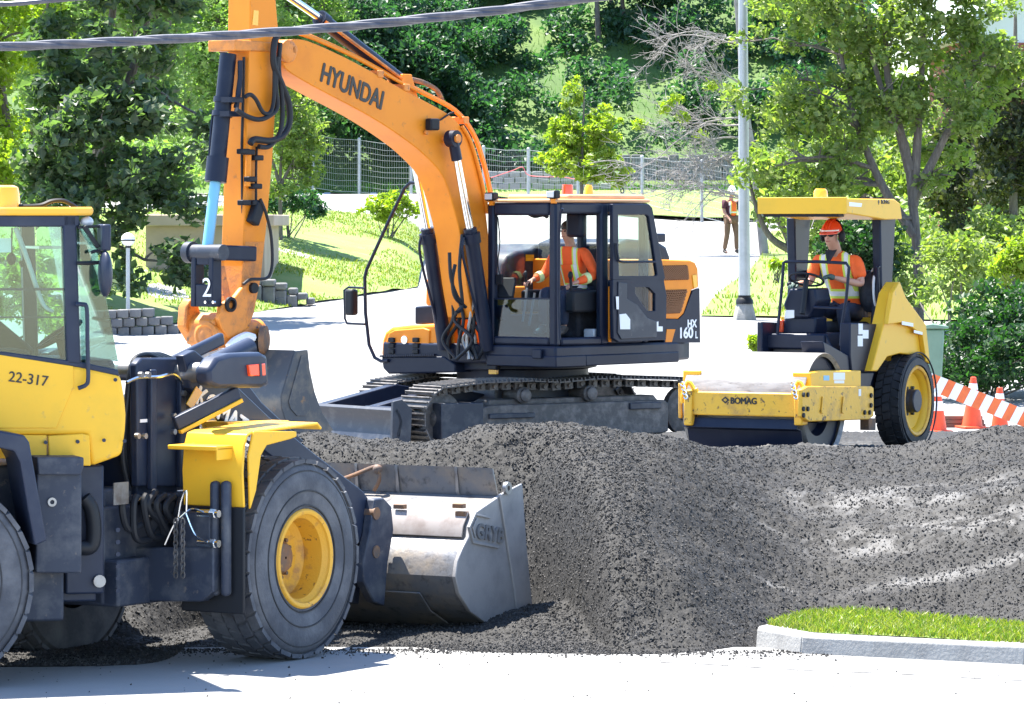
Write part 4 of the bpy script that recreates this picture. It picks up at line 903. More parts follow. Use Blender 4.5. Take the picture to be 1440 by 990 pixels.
for k in (-1, 1): a_.bar(H + hh * 0.085 + lf * 0.07 * k + V(0, 0, 0.016), H - hh * 0.01 + lf * 0.088 * k + V(0, 0, 0.012), 0.006, 0.012)
a_.build("sunglasses", MT["black"], op)
a_ = MB(); nb = J["neck"]
a_.add([nb + hh * 0.10 + V(0, -0.06, 0.0), nb + hh * 0.10 + V(0, 0.06, 0.0), nb + hh * 0.165 + V(0, 0, -0.13), nb + hh * 0.06 + V(0, -0.055, 0.02), nb + hh * 0.06 + V(0, 0.055, 0.02), nb + hh * 0.10 + V(0, 0, -0.10)], [(0, 1, 2), (5, 4, 3), (0, 3, 4, 1), (1, 4, 5, 2), (2, 5, 3, 0)])
a_.build("undershirt", MT["cloth_dark"], op)
# backpack hung on the seat
bp_ = tag(empty("backpack"), "black backpack strapped behind the roller seat", "backpack")
c = FR.on(1227, 412, 1, 0.36); bp_.location = MR @ c; bp_.rotation_euler = (0, 0, R(FR.yaw))
a_ = MB(); rings = []
for k in range(9):
    t = k / 8; sc_ = math.sin(math.pi * min(0.98, max(0.06, t * 0.93 + 0.07))) ** 0.45
    rings.append([V(-0.02 + 0.13 * sc_ * math.cos(a) + 0.01 * math.sin(5 * a + k), 0.15 * sc_ * math.sin(a), -0.20 + 0.42 * t) for a in np.linspace(0, 2 * math.pi, 16, endpoint=False)])
a_.loft(rings).build("bag", MT["cloth_dark"], bp_)
a_ = MB().sph((-0.02, 0.13, -0.08), (0.09, 0.08, 0.10), 12, 8); a_.build("side_pocket", MT["cloth_dark"], bp_)
MB().tube([(0.06, 0.05, 0.2), (0.12, 0.06, 0.1), (0.13, 0.08, -0.1), (0.05, 0.1, -0.19)], 0.014, 6, smooth=4).tube([(-0.02, -0.02, 0.21), (0.0, 0.02, 0.26), (0.02, 0.05, 0.21)], 0.012, 6, smooth=4).build("strap", MT["white"], bp_)
# ================================================================== crawler excavator
FE = Frame(0.1275, 51.704, 0.56, 230.0)                  # slewing house
FU = Frame(-0.07, 51.704, 0.56, 215.0)                   # crawler carriage
MUE = FU.rel(FE)
exc = tag(empty("excavator", FE.o, R(FE.yaw)), "orange and dark crawler excavator with its boom raised and cab door open", "excavator")
def TE(ax, v, pts): return FE.tr(ax, v, pts)
PE = lambda name, mb, m, bevel=0.012, parent=exc, **k: P(name, mb, m, bevel, parent=parent, **k)
PU = lambda name, mb, m, bevel=0.012, parent=exc, **k: P(name, mb, m, bevel, M=MUE, parent=parent, **k)
# ---- tracks
def track_path(xf=1.68):
    pts = []; r = 0.345; xr, zc = -1.95, 0.40
    for t in np.linspace(-math.pi / 2, math.pi / 2, 40): pts.append((xf + r * math.cos(t), zc - 0.02 + r * math.sin(t)))
    for x, z in ((min(1.2, xf - 0.3), 0.765), (0.57, 0.77), (0.1, 0.745), (-0.4, 0.775), (-0.9, 0.77), (-1.4, 0.75)): pts.append((x, z))
    for t in np.linspace(math.pi / 2, 3 * math.pi / 2, 40): pts.append((xr + r * math.cos(t), zc - 0.02 + r * math.sin(t)))
    P_ = [Vector(p) for p in pts]; P_.append(P_[0]); d = [0]
    for i in range(1, len(P_)): d.append(d[-1] + (P_[i] - P_[i - 1]).length)
    return P_, d
TP, TD = track_path(); TLEN = TD[-1]; NS = 52; XI = 1.68
def tpos(s):
    s = s % TLEN; i = max(1, int(np.searchsorted(TD, s))); a, b = TP[i - 1], TP[i]; t = (s - TD[i - 1]) / max(1e-6, TD[i] - TD[i - 1])
    return a.lerp(b, t), (b - a).normalized()
shoe = MB().bx(-0.083, 0.078, -0.30, 0.30, -0.002, 0.014)
for x in (-0.075, -0.01, 0.055): shoe.bx(x, x + 0.014, -0.295, 0.295, 0.014, 0.038)
shoe_me = shoe.mesh("track_shoe", MT["track"])
for yc in (1.0, -0.78):
    if yc < 0: XI = 1.12; TP, TD = track_path(XI); TLEN = TD[-1]; NS = 46
    tk = bpy.data.objects.new("track", None); COL.objects.link(tk); tk.parent = exc
    ch = MB()
    for k in range(NS):
        p, d = tpos(TLEN * k / NS); nrm = V(-(-d.y), -(d.x)) if False else Vector((d.y, -d.x))
        m3 = Matrix(((d.x, 0, nrm.x), (0, 1, 0), (d.y, 0, nrm.y))); m4 = m3.to_4x4(); m4.translation = V(p.x, yc, p.y) + V(nrm.x, 0, nrm.y) * 0.02
        o = bpy.data.objects.new("track_shoe", shoe_me); COL.objects.link(o); o.parent = tk; o.matrix_basis = MUE @ m4
        for yy in (-0.09, 0.09):
            ch.obox(V(p.x, yc + yy, p.y) - V(nrm.x, 0, nrm.y) * 0.035, (0.12, 0.04, 0.085), m3)
        q = V(p.x, yc, p.y) - V(nrm.x, 0, nrm.y) * 0.035; ch.cyl(q - V(0, 0.14, 0), q + V(0, 0.14, 0), 0.025, n=8)
    ch.build("track_chain", MT["track"], tk, M=MUE)
    s = 1 if yc > 0 else -1
    for x, nm in ((XI, "idler"), (-1.95, "sprocket")):
        PU(nm, MB().lathe([(0.30, -0.06), (0.31, 0), (0.31, 0.05), (0.25, 0.08), (0.16, 0.08), (0.12, 0.16), (0.01, 0.16)], (x, yc, 0.38), (0, s, 0), 28), "track", 0, parent=tk)
    for x in (0.57, -0.40):
        PU("carrier_roller", MB().lathe([(0.06, -0.15), (0.085, -0.1), (0.085, 0.16), (0.10, 0.17), (0.10, 0.24), (0.075, 0.26), (0.075, 0.29), (0.06, 0.30), (0.01, 0.30)], (x, yc - 0.06 * s, 0.625), (0, s, 0), 20), "track", 0, parent=tk)
    for x in np.linspace(1.15, -1.45, 7):
        PU("track_roller", MB().cyl((x, yc - 0.16, 0.16), (x, yc + 0.16, 0.16), 0.10, n=14), "track", 0, parent=tk)
    fr = MB().prism([(1.30, 0.20), (1.30, 0.47), (1.05, 0.52), (-1.50, 0.52), (-1.55, 0.48), (-1.55, 0.14), (-1.45, 0.12), (1.2, 0.12)], 1, yc - 0.21, yc + 0.21)
    fr.prism([(1.05, 0.47), (1.02, 0.58), (-1.4, 0.58), (-1.5, 0.47)], 1, yc - 0.15, yc + 0.12)
    PU("track_frame", fr, "track", 0.015, parent=tk)
    PU("frame_guard", MB().bx(XI - 0.48, XI + 0.12, yc + (0.02 if s > 0 else -0.26), yc + (0.26 if s > 0 else -0.02), 0.14, 0.56), "navy_dusty", 0.012, parent=tk)
    y0, y1 = (yc + 0.20, yc + 0.245) if s > 0 else (yc - 0.245, yc - 0.20)
    PU("step_rib", MB().bx(0.45, 1.1, y0, y1, 0.36, 0.42), "navy_dusty", 0.01, parent=tk)
    PU("step_rib", MB().bx(-1.42, -0.95, y0, y1, 0.42, 0.50), "navy_dusty", 0.01, parent=tk)
PU("carriage", MB().bx(-0.75, 0.75, -0.85, 0.85, 0.35, 0.72), "navy_dusty", 0.03)
PE("slewing_ring", MB().lathe([(0.86, 0), (0.86, 0.06), (0.80, 0.08), (0.80, 0.20), (0.90, 0.22), (0.90, 0.30)], (0, 0, 0.70), (0, 0, 1), 48), "navy", 0)
# ---- dozer blade
bp = [(2.50, 0.06), (2.42, 0.20), (2.38, 0.36), (2.41, 0.44), (2.45, 0.49)]
bl = PU("dozer_blade", MB().strip(bp, 1, -1.25, 1.25, 0.05), "navy_dusty", 0.004)
PU("blade_wing", MB().prism([(2.48, 0.06), (2.46, 0.60), (2.34, 0.62), (2.20, 0.50), (2.22, 0.12)], 1, 1.20, 1.25), "navy_dusty", 0.006, parent=bl)
PU("blade_wing", MB().bx(2.20, 2.34, 0.45, 1.20, 0.10, 0.52), "navy", 0.01, parent=bl)
PU("cutting_edge", MB().bx(2.44, 2.50, -1.25, 1.25, 0.04, 0.14), "steel", 0.004, parent=bl)
for y in (-0.52, 0.52): PU("blade_arm", MB().prism([(0.7, 0.62), (1.3, 0.72), (2.36, 0.50), (2.36, 0.30), (1.2, 0.40)], 1, y - 0.09, y + 0.09), "navy", 0.012)
# ---- deck
dk = [(1.05, 1.38), (-1.25, 1.38), (-1.62, 1.30), (-1.95, 0.95), (-2.12, 0.45), (-2.16, 0), (-2.12, -0.45), (-1.95, -0.95), (-1.62, -1.30), (1.05, -1.34)]
PE("deck", MB().prism([(x, y) for x, y in dk], 2, 0.99, 1.22), "navy", 0.03)
PE("skirt", MB().bx(0.50, 1.065, 0.32, 1.40, 0.965, 1.10).bx(-1.3, 0.5, 1.34, 1.395, 0.97, 1.10), "navy", 0.015)
q = FE.on(757, 497, 0, 1.06); PE("deck_step", MB().bx(1.06, 1.10, q.y - 0.07, q.y + 0.07, q.z - 0.06, q.z + 0.05), "navy", 0.01)
q = FE.on(694, 521, 0, 0.9); PE("reflector", MB().bx(0.88, 0.92, q.y - 0.06, q.y + 0.06, 0.86, 0.91), "amber_yellow", 0)
PE("deck_front", MB().prism(TE(0, 1.06, [(536, 501), (625, 501), (640, 512), (640, 524), (546, 526), (538, 518)]), 0, 0.25, 1.06), "navy", 0.02)
PE("deck_front", MB().bx(0.3, 0.9, -0.35, 0.35, 0.90, 1.10), "navy", 0.02)
# toolbox with its latched lid
tb = TE(0, 1.02, [(535, 501), (537, 478), (541, 467), (550, 460), (575, 457), (612, 455), (628, 458), (630, 501)])
tbx = PE("toolbox", MB().prism(tb, 0, 0.35, 1.02), "orange", 0.04, seg=3)
lid = TE(0, 1.025, [(544, 496), (544, 480), (548, 468), (556, 464), (596, 461), (605, 464), (604, 494), (600, 498)])
PE("toolbox_lid", MB().prism(lid, 0, 1.0, 1.04), "orange", 0.012, parent=tbx)
for px in (552, 586):
    for py in (478, 486, 494): q = FE.on(px, py, 0, 1.04); PE("latch", MB().bx(1.03, 1.075, q.y - 0.045, q.y + 0.045, q.z - 0.028, q.z + 0.028), "black", 0.008, parent=tbx)
q = FE.on(569, 478, 0, 1.04); PE("lock", MB().lathe([(0.05, 0), (0.05, 0.015), (0.03, 0.02), (0.01, 0.02)], (1.035, q.y, q.z), (1, 0, 0), 14), "chrome", 0, parent=tbx)
q0, q1 = FE.on(535, 502, 0, 1.07), FE.on(612, 500, 0, 1.07)
a = MB()
for i in range(26): t = i / 26; p_ = q0.lerp(q1, t); a.bx(0.4, 1.09, p_.y, p_.y + 0.028, p_.z, p_.z + 0.022)
PE("anti_slip_step", a, "navy", 0)
# hoods right of the boom
PE("fuel_tank", MB().prism(TE(0, 0.3, [(597, 430), (598, 395), (604, 383), (640, 380), (640, 430)]), 0, -0.7, 0.3), "orange", 0.04, seg=3)
PE("tank_step", MB().prism(TE(0, 0.55, [(583, 456), (583, 431), (640, 427), (640, 456)]), 0, -0.2, 0.55), "navy", 0.02)
PE("hood_rail", MB().tube([FE.on(x, y, 0, -0.2) for x, y in ((612, 380), (612, 350), (616, 346), (632, 346))], 0.02, 8), "navy", 0)
# ---- cab
CY0, CY1, CX0, CX1, CZ0, CZ1 = 0.33, 1.385, -0.72, 1.05, 1.22, 2.90
cabroot = PE("cab_frame", MB().bx(CX1 - 0.10, CX1, CY1 - 0.11, CY1, CZ0, CZ1).bx(CX1 - 0.09, CX1, CY0, CY0 + 0.10, CZ0, CZ1)       # front posts
             .bx(CX1 - 0.10, CX1 + 0.004, CY0 + 0.10, CY1 - 0.11, CZ1 - 0.15, CZ1).bx(CX1 - 0.10, CX1 + 0.003, CY0 + 0.10, CY1 - 0.11, CZ0, CZ0 + 0.10)
             .bx(0.06, 0.20, CY1 - 0.09, CY1, CZ0, CZ1).bx(CX0, CX0 + 0.10, CY1 - 0.10, CY1, CZ0, CZ1).bx(CX0, CX0 + 0.10, CY0, CY0 + 0.10, CZ0, CZ1)
             .bx(CX0 + 0.1, CX1 - 0.1, CY1 - 0.08, CY1 - 0.004, CZ1 - 0.13, CZ1).bx(CX0 + 0.1, CX1 - 0.1, CY0, CY0 + 0.08, CZ1 - 0.13, CZ1)
             .bx(0.20, CX1 - 0.1, CY1 - 0.10, CY1 + 0.01, CZ0, CZ0 + 0.09).bx(CX0 + 0.1, 0.06, CY1 - 0.07, CY1 - 0.01, CZ0, CZ0 + 0.75)
             .bx(CX0 + 0.1, CX1 - 0.1, CY0, CY0 + 0.06, CZ0, CZ0 + 0.35).bx(CX0, CX0 + 0.06, CY0 + 0.1, CY1 - 0.1, CZ0, CZ0 + 0.75)
             .bx(CX0 + 0.0, CX0 + 0.08, CY0 + 0.1, CY1 - 0.1, CZ1 - 0.15, CZ1), "navy", 0.025)
PE("cab_floor", MB().bx(CX0 + 0.1, CX1 - 0.1, CY0 + 0.06, CY1 - 0.1, CZ0 + 0.002, CZ0 + 0.06), "navy_dusty", 0)
rfp = [(CX1 + 0.02, CY0 - 0.01), (CX1 + 0.02, CY1 + 0.01), (CX0 - 0.02, CY1 + 0.01), (CX0 - 0.02, CY0 - 0.01)]
roof = PE("cab_roof", MB().prism(rfp, 2, CZ1 + 0.003, CZ1 + 0.045), "roof_tan", 0.02)
PE("roof_hatch", MB().bx(CX0 + 0.0, CX1 - 0.30, CY0 + 0.05, CY1 - 0.05, CZ1 + 0.03, CZ1 + 0.10), "roof_tan", 0.035, parent=roof, seg=3)
for px, py in ((690, 277), (777, 274)):
    q = FE.on(px, py, 0, CX1 + 0.03); w_ = PE("work_light", MB().bx(CX1 - 0.04, CX1 + 0.07, q.y - 0.07, q.y + 0.07, q.z - 0.045, q.z + 0.055), "black", 0.02)
    PE("lamp_lens", MB().bx(CX1 + 0.07, CX1 + 0.078, q.y - 0.055, q.y + 0.055, q.z - 0.03, q.z + 0.04), "lampglass", 0.004, parent=w_)
    PE("lamp_bracket", MB().bx(CX1 - 0.02, CX1 + 0.03, q.y - 0.03, q.y + 0.03, q.z - 0.10, q.z - 0.045), "orange", 0.004, parent=w_)
q = FE.on(798, 270, 1, 0.75); PE("beacon", MB().lathe([(0.07, 0), (0.066, 0.09), (0.06, 0.12), (0.01, 0.12)], (q.x, 0.75, CZ1 + 0.10), (0, 0, 1), 16), "redlens", 0, parent=roof)
q = FE.on(828, 270, 1, 0.75); PE("beacon", MB().lathe([(0.06, 0), (0.05, 0.09), (0.035, 0.12), (0.01, 0.12)], (q.x, 0.75, CZ1 + 0.10), (0, 0, 1), 16), "amber_yellow", 0, parent=roof)
q = FE.on(875, 268, 1, 1.0); PE("lifting_ring", MB().tube([q + V(0.03 * math.cos(t), 0, 0.03 * math.sin(t)) for t in np.linspace(0, 6.283, 12)], 0.008, 6), "navy", 0, parent=roof)
wl = TE(0, CX1 - 0.02, [(694, 420), (777, 420), (777, 484), (694, 484)])
PE("lower_windscreen", MB().prism(wl, 0, CX1 - 0.02, CX1 - 0.014), GL["lower"], 0)
PE("windscreen_rail", MB().bar(FE.on(694, 420, 0, CX1 - 0.02), FE.on(777, 420, 0, CX1 - 0.02), 0.02, 0.02), "navy", 0)
PE("side_window", MB().bx(CX0 + 0.1, CX1 - 0.1, CY0 + 0.02, CY0 + 0.026, CZ0 + 0.35, CZ1 - 0.13), GL["clear"], 0)
PE("rear_window", MB().bx(CX0 + 0.02, CX0 + 0.026, CY0 + 0.1, CY1 - 0.1, CZ0 + 0.75, CZ1 - 0.15), GL["clear"], 0)
PE("grab_rail", MB().tube([FE.on(x, y, 0, CX1 + 0.03) for x, y in ((791, 293), (788, 300), (786, 330), (785, 420), (787, 478))], 0.017, 8), "navy", 0)
PE("wiper", MB().tube([FE.on(x, y, 0, CX1 - 0.04) for x, y in ((700, 305), (703, 340), (700, 372), (706, 395))], 0.008, 6, smooth=3).bx(CX1 - 0.06, CX1 - 0.02, CY0 + 0.12, CY0 + 0.20, 1.93, 2.05), "black", 0)
PE("roof_wiring", MB().tube([FE.on(x, y, 0, CX1 - 0.12) for x, y in ((742, 299), (752, 304), (764, 302), (770, 305))], 0.025, 6, smooth=3), "black", 0)
# seat, consoles
SX = 0.02
PE("operator_seat", MB().bx(SX - 0.25, SX + 0.30, 0.62, 1.12, 1.62, 1.78).prism([(SX - 0.28, 1.7), (SX - 0.12, 1.7), (SX - 0.22, 2.35), (SX - 0.34, 2.35)], 1, 0.64, 1.10)
   .bx(SX - 0.2, SX + 0.2, 0.7, 1.05, 1.28, 1.62), "cloth_dark", 0.04)
q = FE.on(810, 316, 1, 1.02); PE("headrest", MB().bx(q.x - 0.06, q.x + 0.06, q.y - 0.12, q.y + 0.12, q.z - 0.15, q.z + 0.15), "navy", 0.04)
q = FE.on(810, 313, 1, 1.15); text("A", 0.07, q, (-0.77, 0.64, 0), (0.64, 0.77, 0), MT["white"], exc, 0.002) if False else None
for y0, nm in ((1.13, "console"), (0.44, "console")): PE(nm, MB().bx(SX - 0.1, SX + 0.55, y0, y0 + 0.13, 1.60, 1.86), "black", 0.03)
for y0 in (1.19, 0.50): PE("joystick", MB().tube([V(SX + 0.50, y0, 1.84), V(SX + 0.52, y0, 2.02)], 0.018, 8).sph((SX + 0.52, y0, 2.04), (0.03, 0.03, 0.05)), "black", 0)
q = FE.on(712, 405, 0, 0.85); PE("monitor", MB().obox(q, (0.05, 0.22, 0.26), Euler((0, R(-25), R(20))).to_matrix()), "black", 0.015)
PE("pedal_lever", MB().tube([FE.on(x, y, 0, 0.75) for x, y in ((741, 405), (738, 430), (735, 452))], 0.016, 6).tube([FE.on(x, y, 0, 0.70) for x, y in ((752, 412), (748, 435), (744, 458))], 0.016, 6), "steel", 0)
q = FE.on(838, 428, 1, 1.2); PE("label_plate", MB().bx(q.x - 0.02, q.x + 0.02, 1.26, 1.27, q.z - 0.06, q.z + 0.06), "white", 0)
q = FE.on(838, 475, 1, 1.2); PE("floor_box", MB().bx(q.x - 0.12, q.x + 0.12, 1.1, 1.27, 1.28, 1.40), "lampglass", 0.02)
# ---- open door folded back along the side
YD = 1.46
TDp = lambda pts: TE(1, YD, pts)
def holed(outer, hole, y0, y1):
    """plate with one opening: ring of quads between two outlines with equal numbers of points"""
    n = len(outer); vs = [(x, y, z) for y in (y0, y1) for x, z in outer] + [(x, y, z) for y in (y0, y1) for x, z in hole]; fs = []
    for i in range(n):
        j = (i + 1) % n
        fs += [(i, j, 2 * n + j, 2 * n + i), (n + i, 3 * n + i, 3 * n + j, n + j), (i, n + i, n + j, j), (2 * n + i, 2 * n + j, 3 * n + j, 3 * n + i)]
    return MB().add(vs, fs)
up_o = TDp([(857, 287), (908, 287), (913, 292), (931, 391), (929, 394), (857, 393)]); up_h = TDp([(865, 302), (905, 302), (908, 305), (920, 386), (918, 388), (866, 388)])
door = PE("door", holed(up_o, up_h, YD, YD + 0.05), "navy", 0.008)
lo_o = TDp([(857, 393), (929, 393), (933, 410), (932, 470), (926, 480), (866, 480), (858, 472)]); lo_h = TDp([(889, 404), (908, 404), (917, 413), (917, 437), (907, 438), (896, 423), (889, 412)])
lo_o = TDp([(857, 393), (929, 393), (933, 415), (932, 478), (866, 481), (858, 476), (857, 430)])
PE("door_lower", holed(lo_o, lo_h, YD, YD + 0.05), "navy", 0.008, parent=door)
pn = TDp([(864, 396), (876, 398), (876, 420), (890, 428), (905, 447), (918, 452), (918, 474), (868, 477), (863, 468)]); PE("door_pocket", MB().prism(pn, 1, YD + 0.05, YD + 0.065), "navy_dusty", 0.01, parent=door)
PE("door_window", MB().prism(up_h, 1, YD + 0.02, YD + 0.026), GL["cab"], 0, parent=door)
PE("door_window", MB().prism(lo_h, 1, YD + 0.02, YD + 0.026), GL["clear"], 0, parent=door)
PE("door_handle", MB().tube([FE.on(x, y, 1, YD + 0.07) for x, y in ((867, 342), (869, 360), (876, 368), (922, 368))], 0.013, 8, smooth=4), "navy", 0, parent=door)
for pts in ([(871, 442), (880, 441), (886, 449), (886, 463), (872, 463)], [(866, 417), (870, 417), (870, 435), (867, 435)]):
    PE("sticker", MB().prism(TE(1, YD + 0.066, pts), 1, YD + 0.066, YD + 0.069), "white", 0, parent=door)
PE("sticker", MB().prism(TE(1, YD + 0.055, [(922, 453), (926, 452), (926, 459), (932, 459), (932, 466), (924, 466)]), 1, YD + 0.052, YD + 0.055), "white", 0, parent=door)
PE("door_seal", MB().prism(TE(1, CY1, [(855, 403), (860, 403), (861, 437), (858, 481), (855, 481)]), 1, CY1, CY1 + 0.02), "orange", 0.004)
# ---- engine house and counterweight
YE_ = 1.36
cov = TE(1, YE_, [(860, 365), (971, 366), (978, 369), (982, 378), (983, 404), (973, 408), (962, 441), (954, 449), (860, 449)])
cov = [(min(x, CX0 - 0.02), z) for x, z in cov]
eng = PE("engine_cover", MB().prism(cov, 1, -1.2, YE_), "orange", 0.02)
g1 = TE(1, YE_, [(926, 374), (966, 373), (968, 393), (929, 394)]); g2 = TE(1, YE_, [(932, 408), (966, 407), (956, 440), (934, 441)])
def lattice(poly, y):
    """perforated sheet: diagonal bars inside a four-sided opening"""
    a = MB(); A, B, C_, D = [Vector((p[0], y, p[1])) for p in poly]; n = 13
    S = lambda u, v_: A.lerp(B, u).lerp(D.lerp(C_, u), v_)
    for k in range(-n, n):
        for sg in (1, -1):
            u0, u1 = k / n, (k + n * 0.5) / n
            if sg < 0: u0, u1 = u1, u0
            t0, t1 = 0.0, 1.0
            du = u1 - u0
            for lim in (0, 1):
                if (u0 - lim) * (u1 - lim) < 0:
                    tt = (lim - u0) / du
                    if (u0 < lim) == (lim == 0): t0 = max(t0, tt)
                    else: t1 = min(t1, tt)
            if max(u0, u1) <= 0 or min(u0, u1) >= 1 or t1 - t0 < 0.05: continue
            a.bar(S(u0 + du * t0, t0), S(u0 + du * t1, t1), 0.012, 0.010, up=(0, 1, 0))
    return a
for g in (g1, g2):
    q = PE("radiator", MB().prism(g, 1, YE_ - 0.01, YE_ + 0.003), "grille_dark", 0, parent=eng)
    PE("grille", lattice(g, YE_ + 0.010), "grille", 0, parent=eng)
cwp = [(-1.02, YE_ - 0.01), (-1.30, YE_ - 0.01), (-1.60, 1.28), (-1.93, 0.95), (-2.10, 0.45), (-2.14, 0), (-2.10, -0.45), (-1.93, -0.95), (-1.60, -1.28), (-1.02, -1.28)]
zc = FE.on(975, 449, 1, YE_).z
cw = MB().prism(cwp, 2, 1.22, 1.50); cw.prism([(x * 1.0 + 0.02 if x < -1.1 else -1.30, y * 0.995) for x, y in cwp], 2, 1.50, 2.02)
PE("counterweight", MB().prism([(x, y) for x, y in cwp], 2, 1.222, 2.03), "navy", 0.06, seg=3)
side = TE(1, YE_ + 0.004, [(933, 449), (954, 449), (962, 441), (974, 409), (984, 405), (985, 482), (934, 482)])
PE("side_cover", MB().prism(side, 1, YE_ - 0.04, YE_ + 0.004), "navy", 0.004)
st_ = TE(1, YE_ + 0.012, [(938, 463), (950, 463), (945, 481), (936, 481)]); PE("orange_stripe", MB().prism(st_, 1, YE_ + 0.0, YE_ + 0.010), "orange", 0)
st_ = TE(1, YE_ + 0.012, [(974, 387), (980, 386), (981, 404), (976, 405)]); PE("tail_lamp", MB().prism(st_, 1, YE_ - 0.01, YE_ + 0.012), "amber_yellow", 0.004)
fx = FE.on(985, 470, 1, YE_)
text("HX", 0.135, FE.on(966.5, 460.5, 1, YE_ + 0.006), (-1, 0, 0), (0, 1, 0), MT["white"], exc, 0.002, 0.006, sx=0.95)
text("160", 0.185, FE.on(954, 475.5, 1, YE_ + 0.006), (-1, 0, 0), (0, 1, 0), MT["white"], exc, 0.002, 0.007, sx=1.05)
text("L", 0.12, FE.on(977.5, 475.5, 1, YE_ + 0.006), (-1, 0, 0), (0, 1, 0), MT["white"], exc, 0.002, 0.004, sx=0.8)
# rear mirror, exhaust hood above the engine cover
PE("engine_top", MB().prism([(min(x, CX0 - 0.03), z) for x, z in TE(1, 0.9, [(865, 366), (870, 342), (885, 336), (925, 339), (938, 347), (945, 366)])], 1, -0.4, 0.9), "navy", 0.04, seg=3)
ph = TE(1, -0.45, [(706, 425), (708, 372), (714, 360), (728, 353), (748, 350), (756, 344), (800, 343), (800, 425)])
pmp = PE("pump_hood", MB().prism(ph, 1, -1.25, -0.45), "navy_dusty", 0.05, seg=3)
PE("warning_label", MB().prism(TE(1, -0.44, [(740, 358), (751, 358), (751, 367), (740, 367)]), 1, -0.45, -0.44), "amber_yellow", 0, parent=pmp)
q = FE.on(920, 335, 1, 0.8); PE("rear_mirror", MB().bx(q.x - 0.16, q.x + 0.16, 0.72, 0.86, q.z - 0.05, q.z + 0.06), "navy", 0.02)
# ---- boom
YB_ = 0.20
top = [(403, 58), (420, 55), (445, 62), (500, 88), (560, 122), (600, 143), (638, 166), (658, 195), (671, 232), (681, 280), (688, 340), (692, 400), (693, 445)]
bot = [(665, 447), (657, 400), (649, 340), (640, 300), (624, 250), (600, 221), (571, 197), (519, 163), (440, 121), (402, 97), (397, 78)]
out = TE(1, YB_, top + bot)
n_t = len(top)
tpw = [tuple(v)[:2] for v in crom([Vector((x, z)) for x, z in out[:n_t]], 3)] if False else None
def smooth2(pts, k): return [(v.x, v.z) for v in crom([V(x, 0, z) for x, z in pts], k)]
outl = smooth2(out[:n_t], 3) + smooth2(out[n_t:], 3)
boom = PE("boom", MB().prism(outl, 1, -YB_, YB_), "orange", 0.012, sharp=50)
PE("boom_foot_pin", MB().cyl((out[n_t - 1][0] + 0.12, -0.5, out[n_t - 1][1] + 0.05), (out[n_t - 1][0] + 0.12, 0.5, out[n_t - 1][1] + 0.05), 0.09, n=18), "navy", 0)
PE("boom_bracket", MB().bx(0.2, 1.0, -0.42, -0.24, 1.1, 1.95).bx(0.2, 1.0, 0.20, 0.26, 1.1, 1.9), "orange", 0.02)
p0, p1 = FE.on(449, 113, 1, YB_ + .003), FE.on(525, 149, 1, YB_ + .003)
lt = text("HYUNDAI", 0.31, p0, p1 - p0, (0, 1, 0), MT["letter"], boom, 0.003, 0.010, sx=0.80)
# pipes on top of the boom
for k, y in enumerate((0.13, 0.06, -0.10)):
    pts = [(420, 50 - k), (445, 59 - k), (500, 84 - k), (560, 117 - k), (600, 137 - k), (638, 158 - k), (664, 190), (679, 232), (690, 280)]
    c = [FE.on(x + (2 if k == 1 else 0), yy - 3, 1, YB_ - 0.04 if k == 0 else y) for x, yy in pts]
    PE("hydraulic_pipe", MB().tube(c, 0.022, 8, smooth=4), "orange", 0, parent=boom)
c = [FE.on(x, y, 1, YB_ + 0.02) for x, y in ((650, 178), (660, 195), (669, 222), (678, 258), (686, 300))]
PE("hydraulic_pipe", MB().tube(c, 0.024, 8, smooth=4), "orange", 0, parent=boom)
PE("boom_hose", MB().tube([FE.on(x, y, 1, 0.0) for x, y in ((562, 110), (580, 112), (600, 118), (615, 128), (622, 143))], 0.03, 8, smooth=4), "rust", 0, parent=boom)
for px, py in ((535, 105), (572, 124), (655, 170), (400, 80)):
    q = FE.on(px, py, 1, YB_); PE("pipe_clamp", MB().bx(q.x - 0.05, q.x + 0.05, YB_ - 0.3, YB_ + 0.012, q.z - 0.035, q.z + 0.05), "orange_worn", 0.01, parent=boom)
q = FE.on(603, 175, 1, YB_ + 0.02); wlt = PE("work_light", MB().bx(q.x - 0.09, q.x + 0.07, q.y, q.y + 0.10, q.z - 0.07, q.z + 0.07), "black", 0.02, parent=boom)
PE("light_cable", MB().tube([FE.on(x, y, 1, YB_ + 0.03) for x, y in ((610, 172), (620, 168), (632, 160), (638, 158))], 0.012, 6, smooth=4), "black", 0, parent=boom)
q = FE.on(598, 186, 1, YB_ + 0.01); PE("boss", MB().cyl(q, q + V(0, 0.03, 0), 0.03, n=12), "orange_worn", 0, parent=boom)
# boom tip brackets
for px, py, r_ in ((402, 72, 0.13), (409, 70, 0.06)): q = FE.on(px, py, 1, YB_); PE("tip_boss", MB().lathe([(r_, 0), (r_, 0.05), (r_ * 0.7, 0.07), (r_ * 0.4, 0.07), (0.01, 0.07)], (q.x, YB_, q.z), (0, 1, 0), 20), "orange_worn", 0, parent=boom)
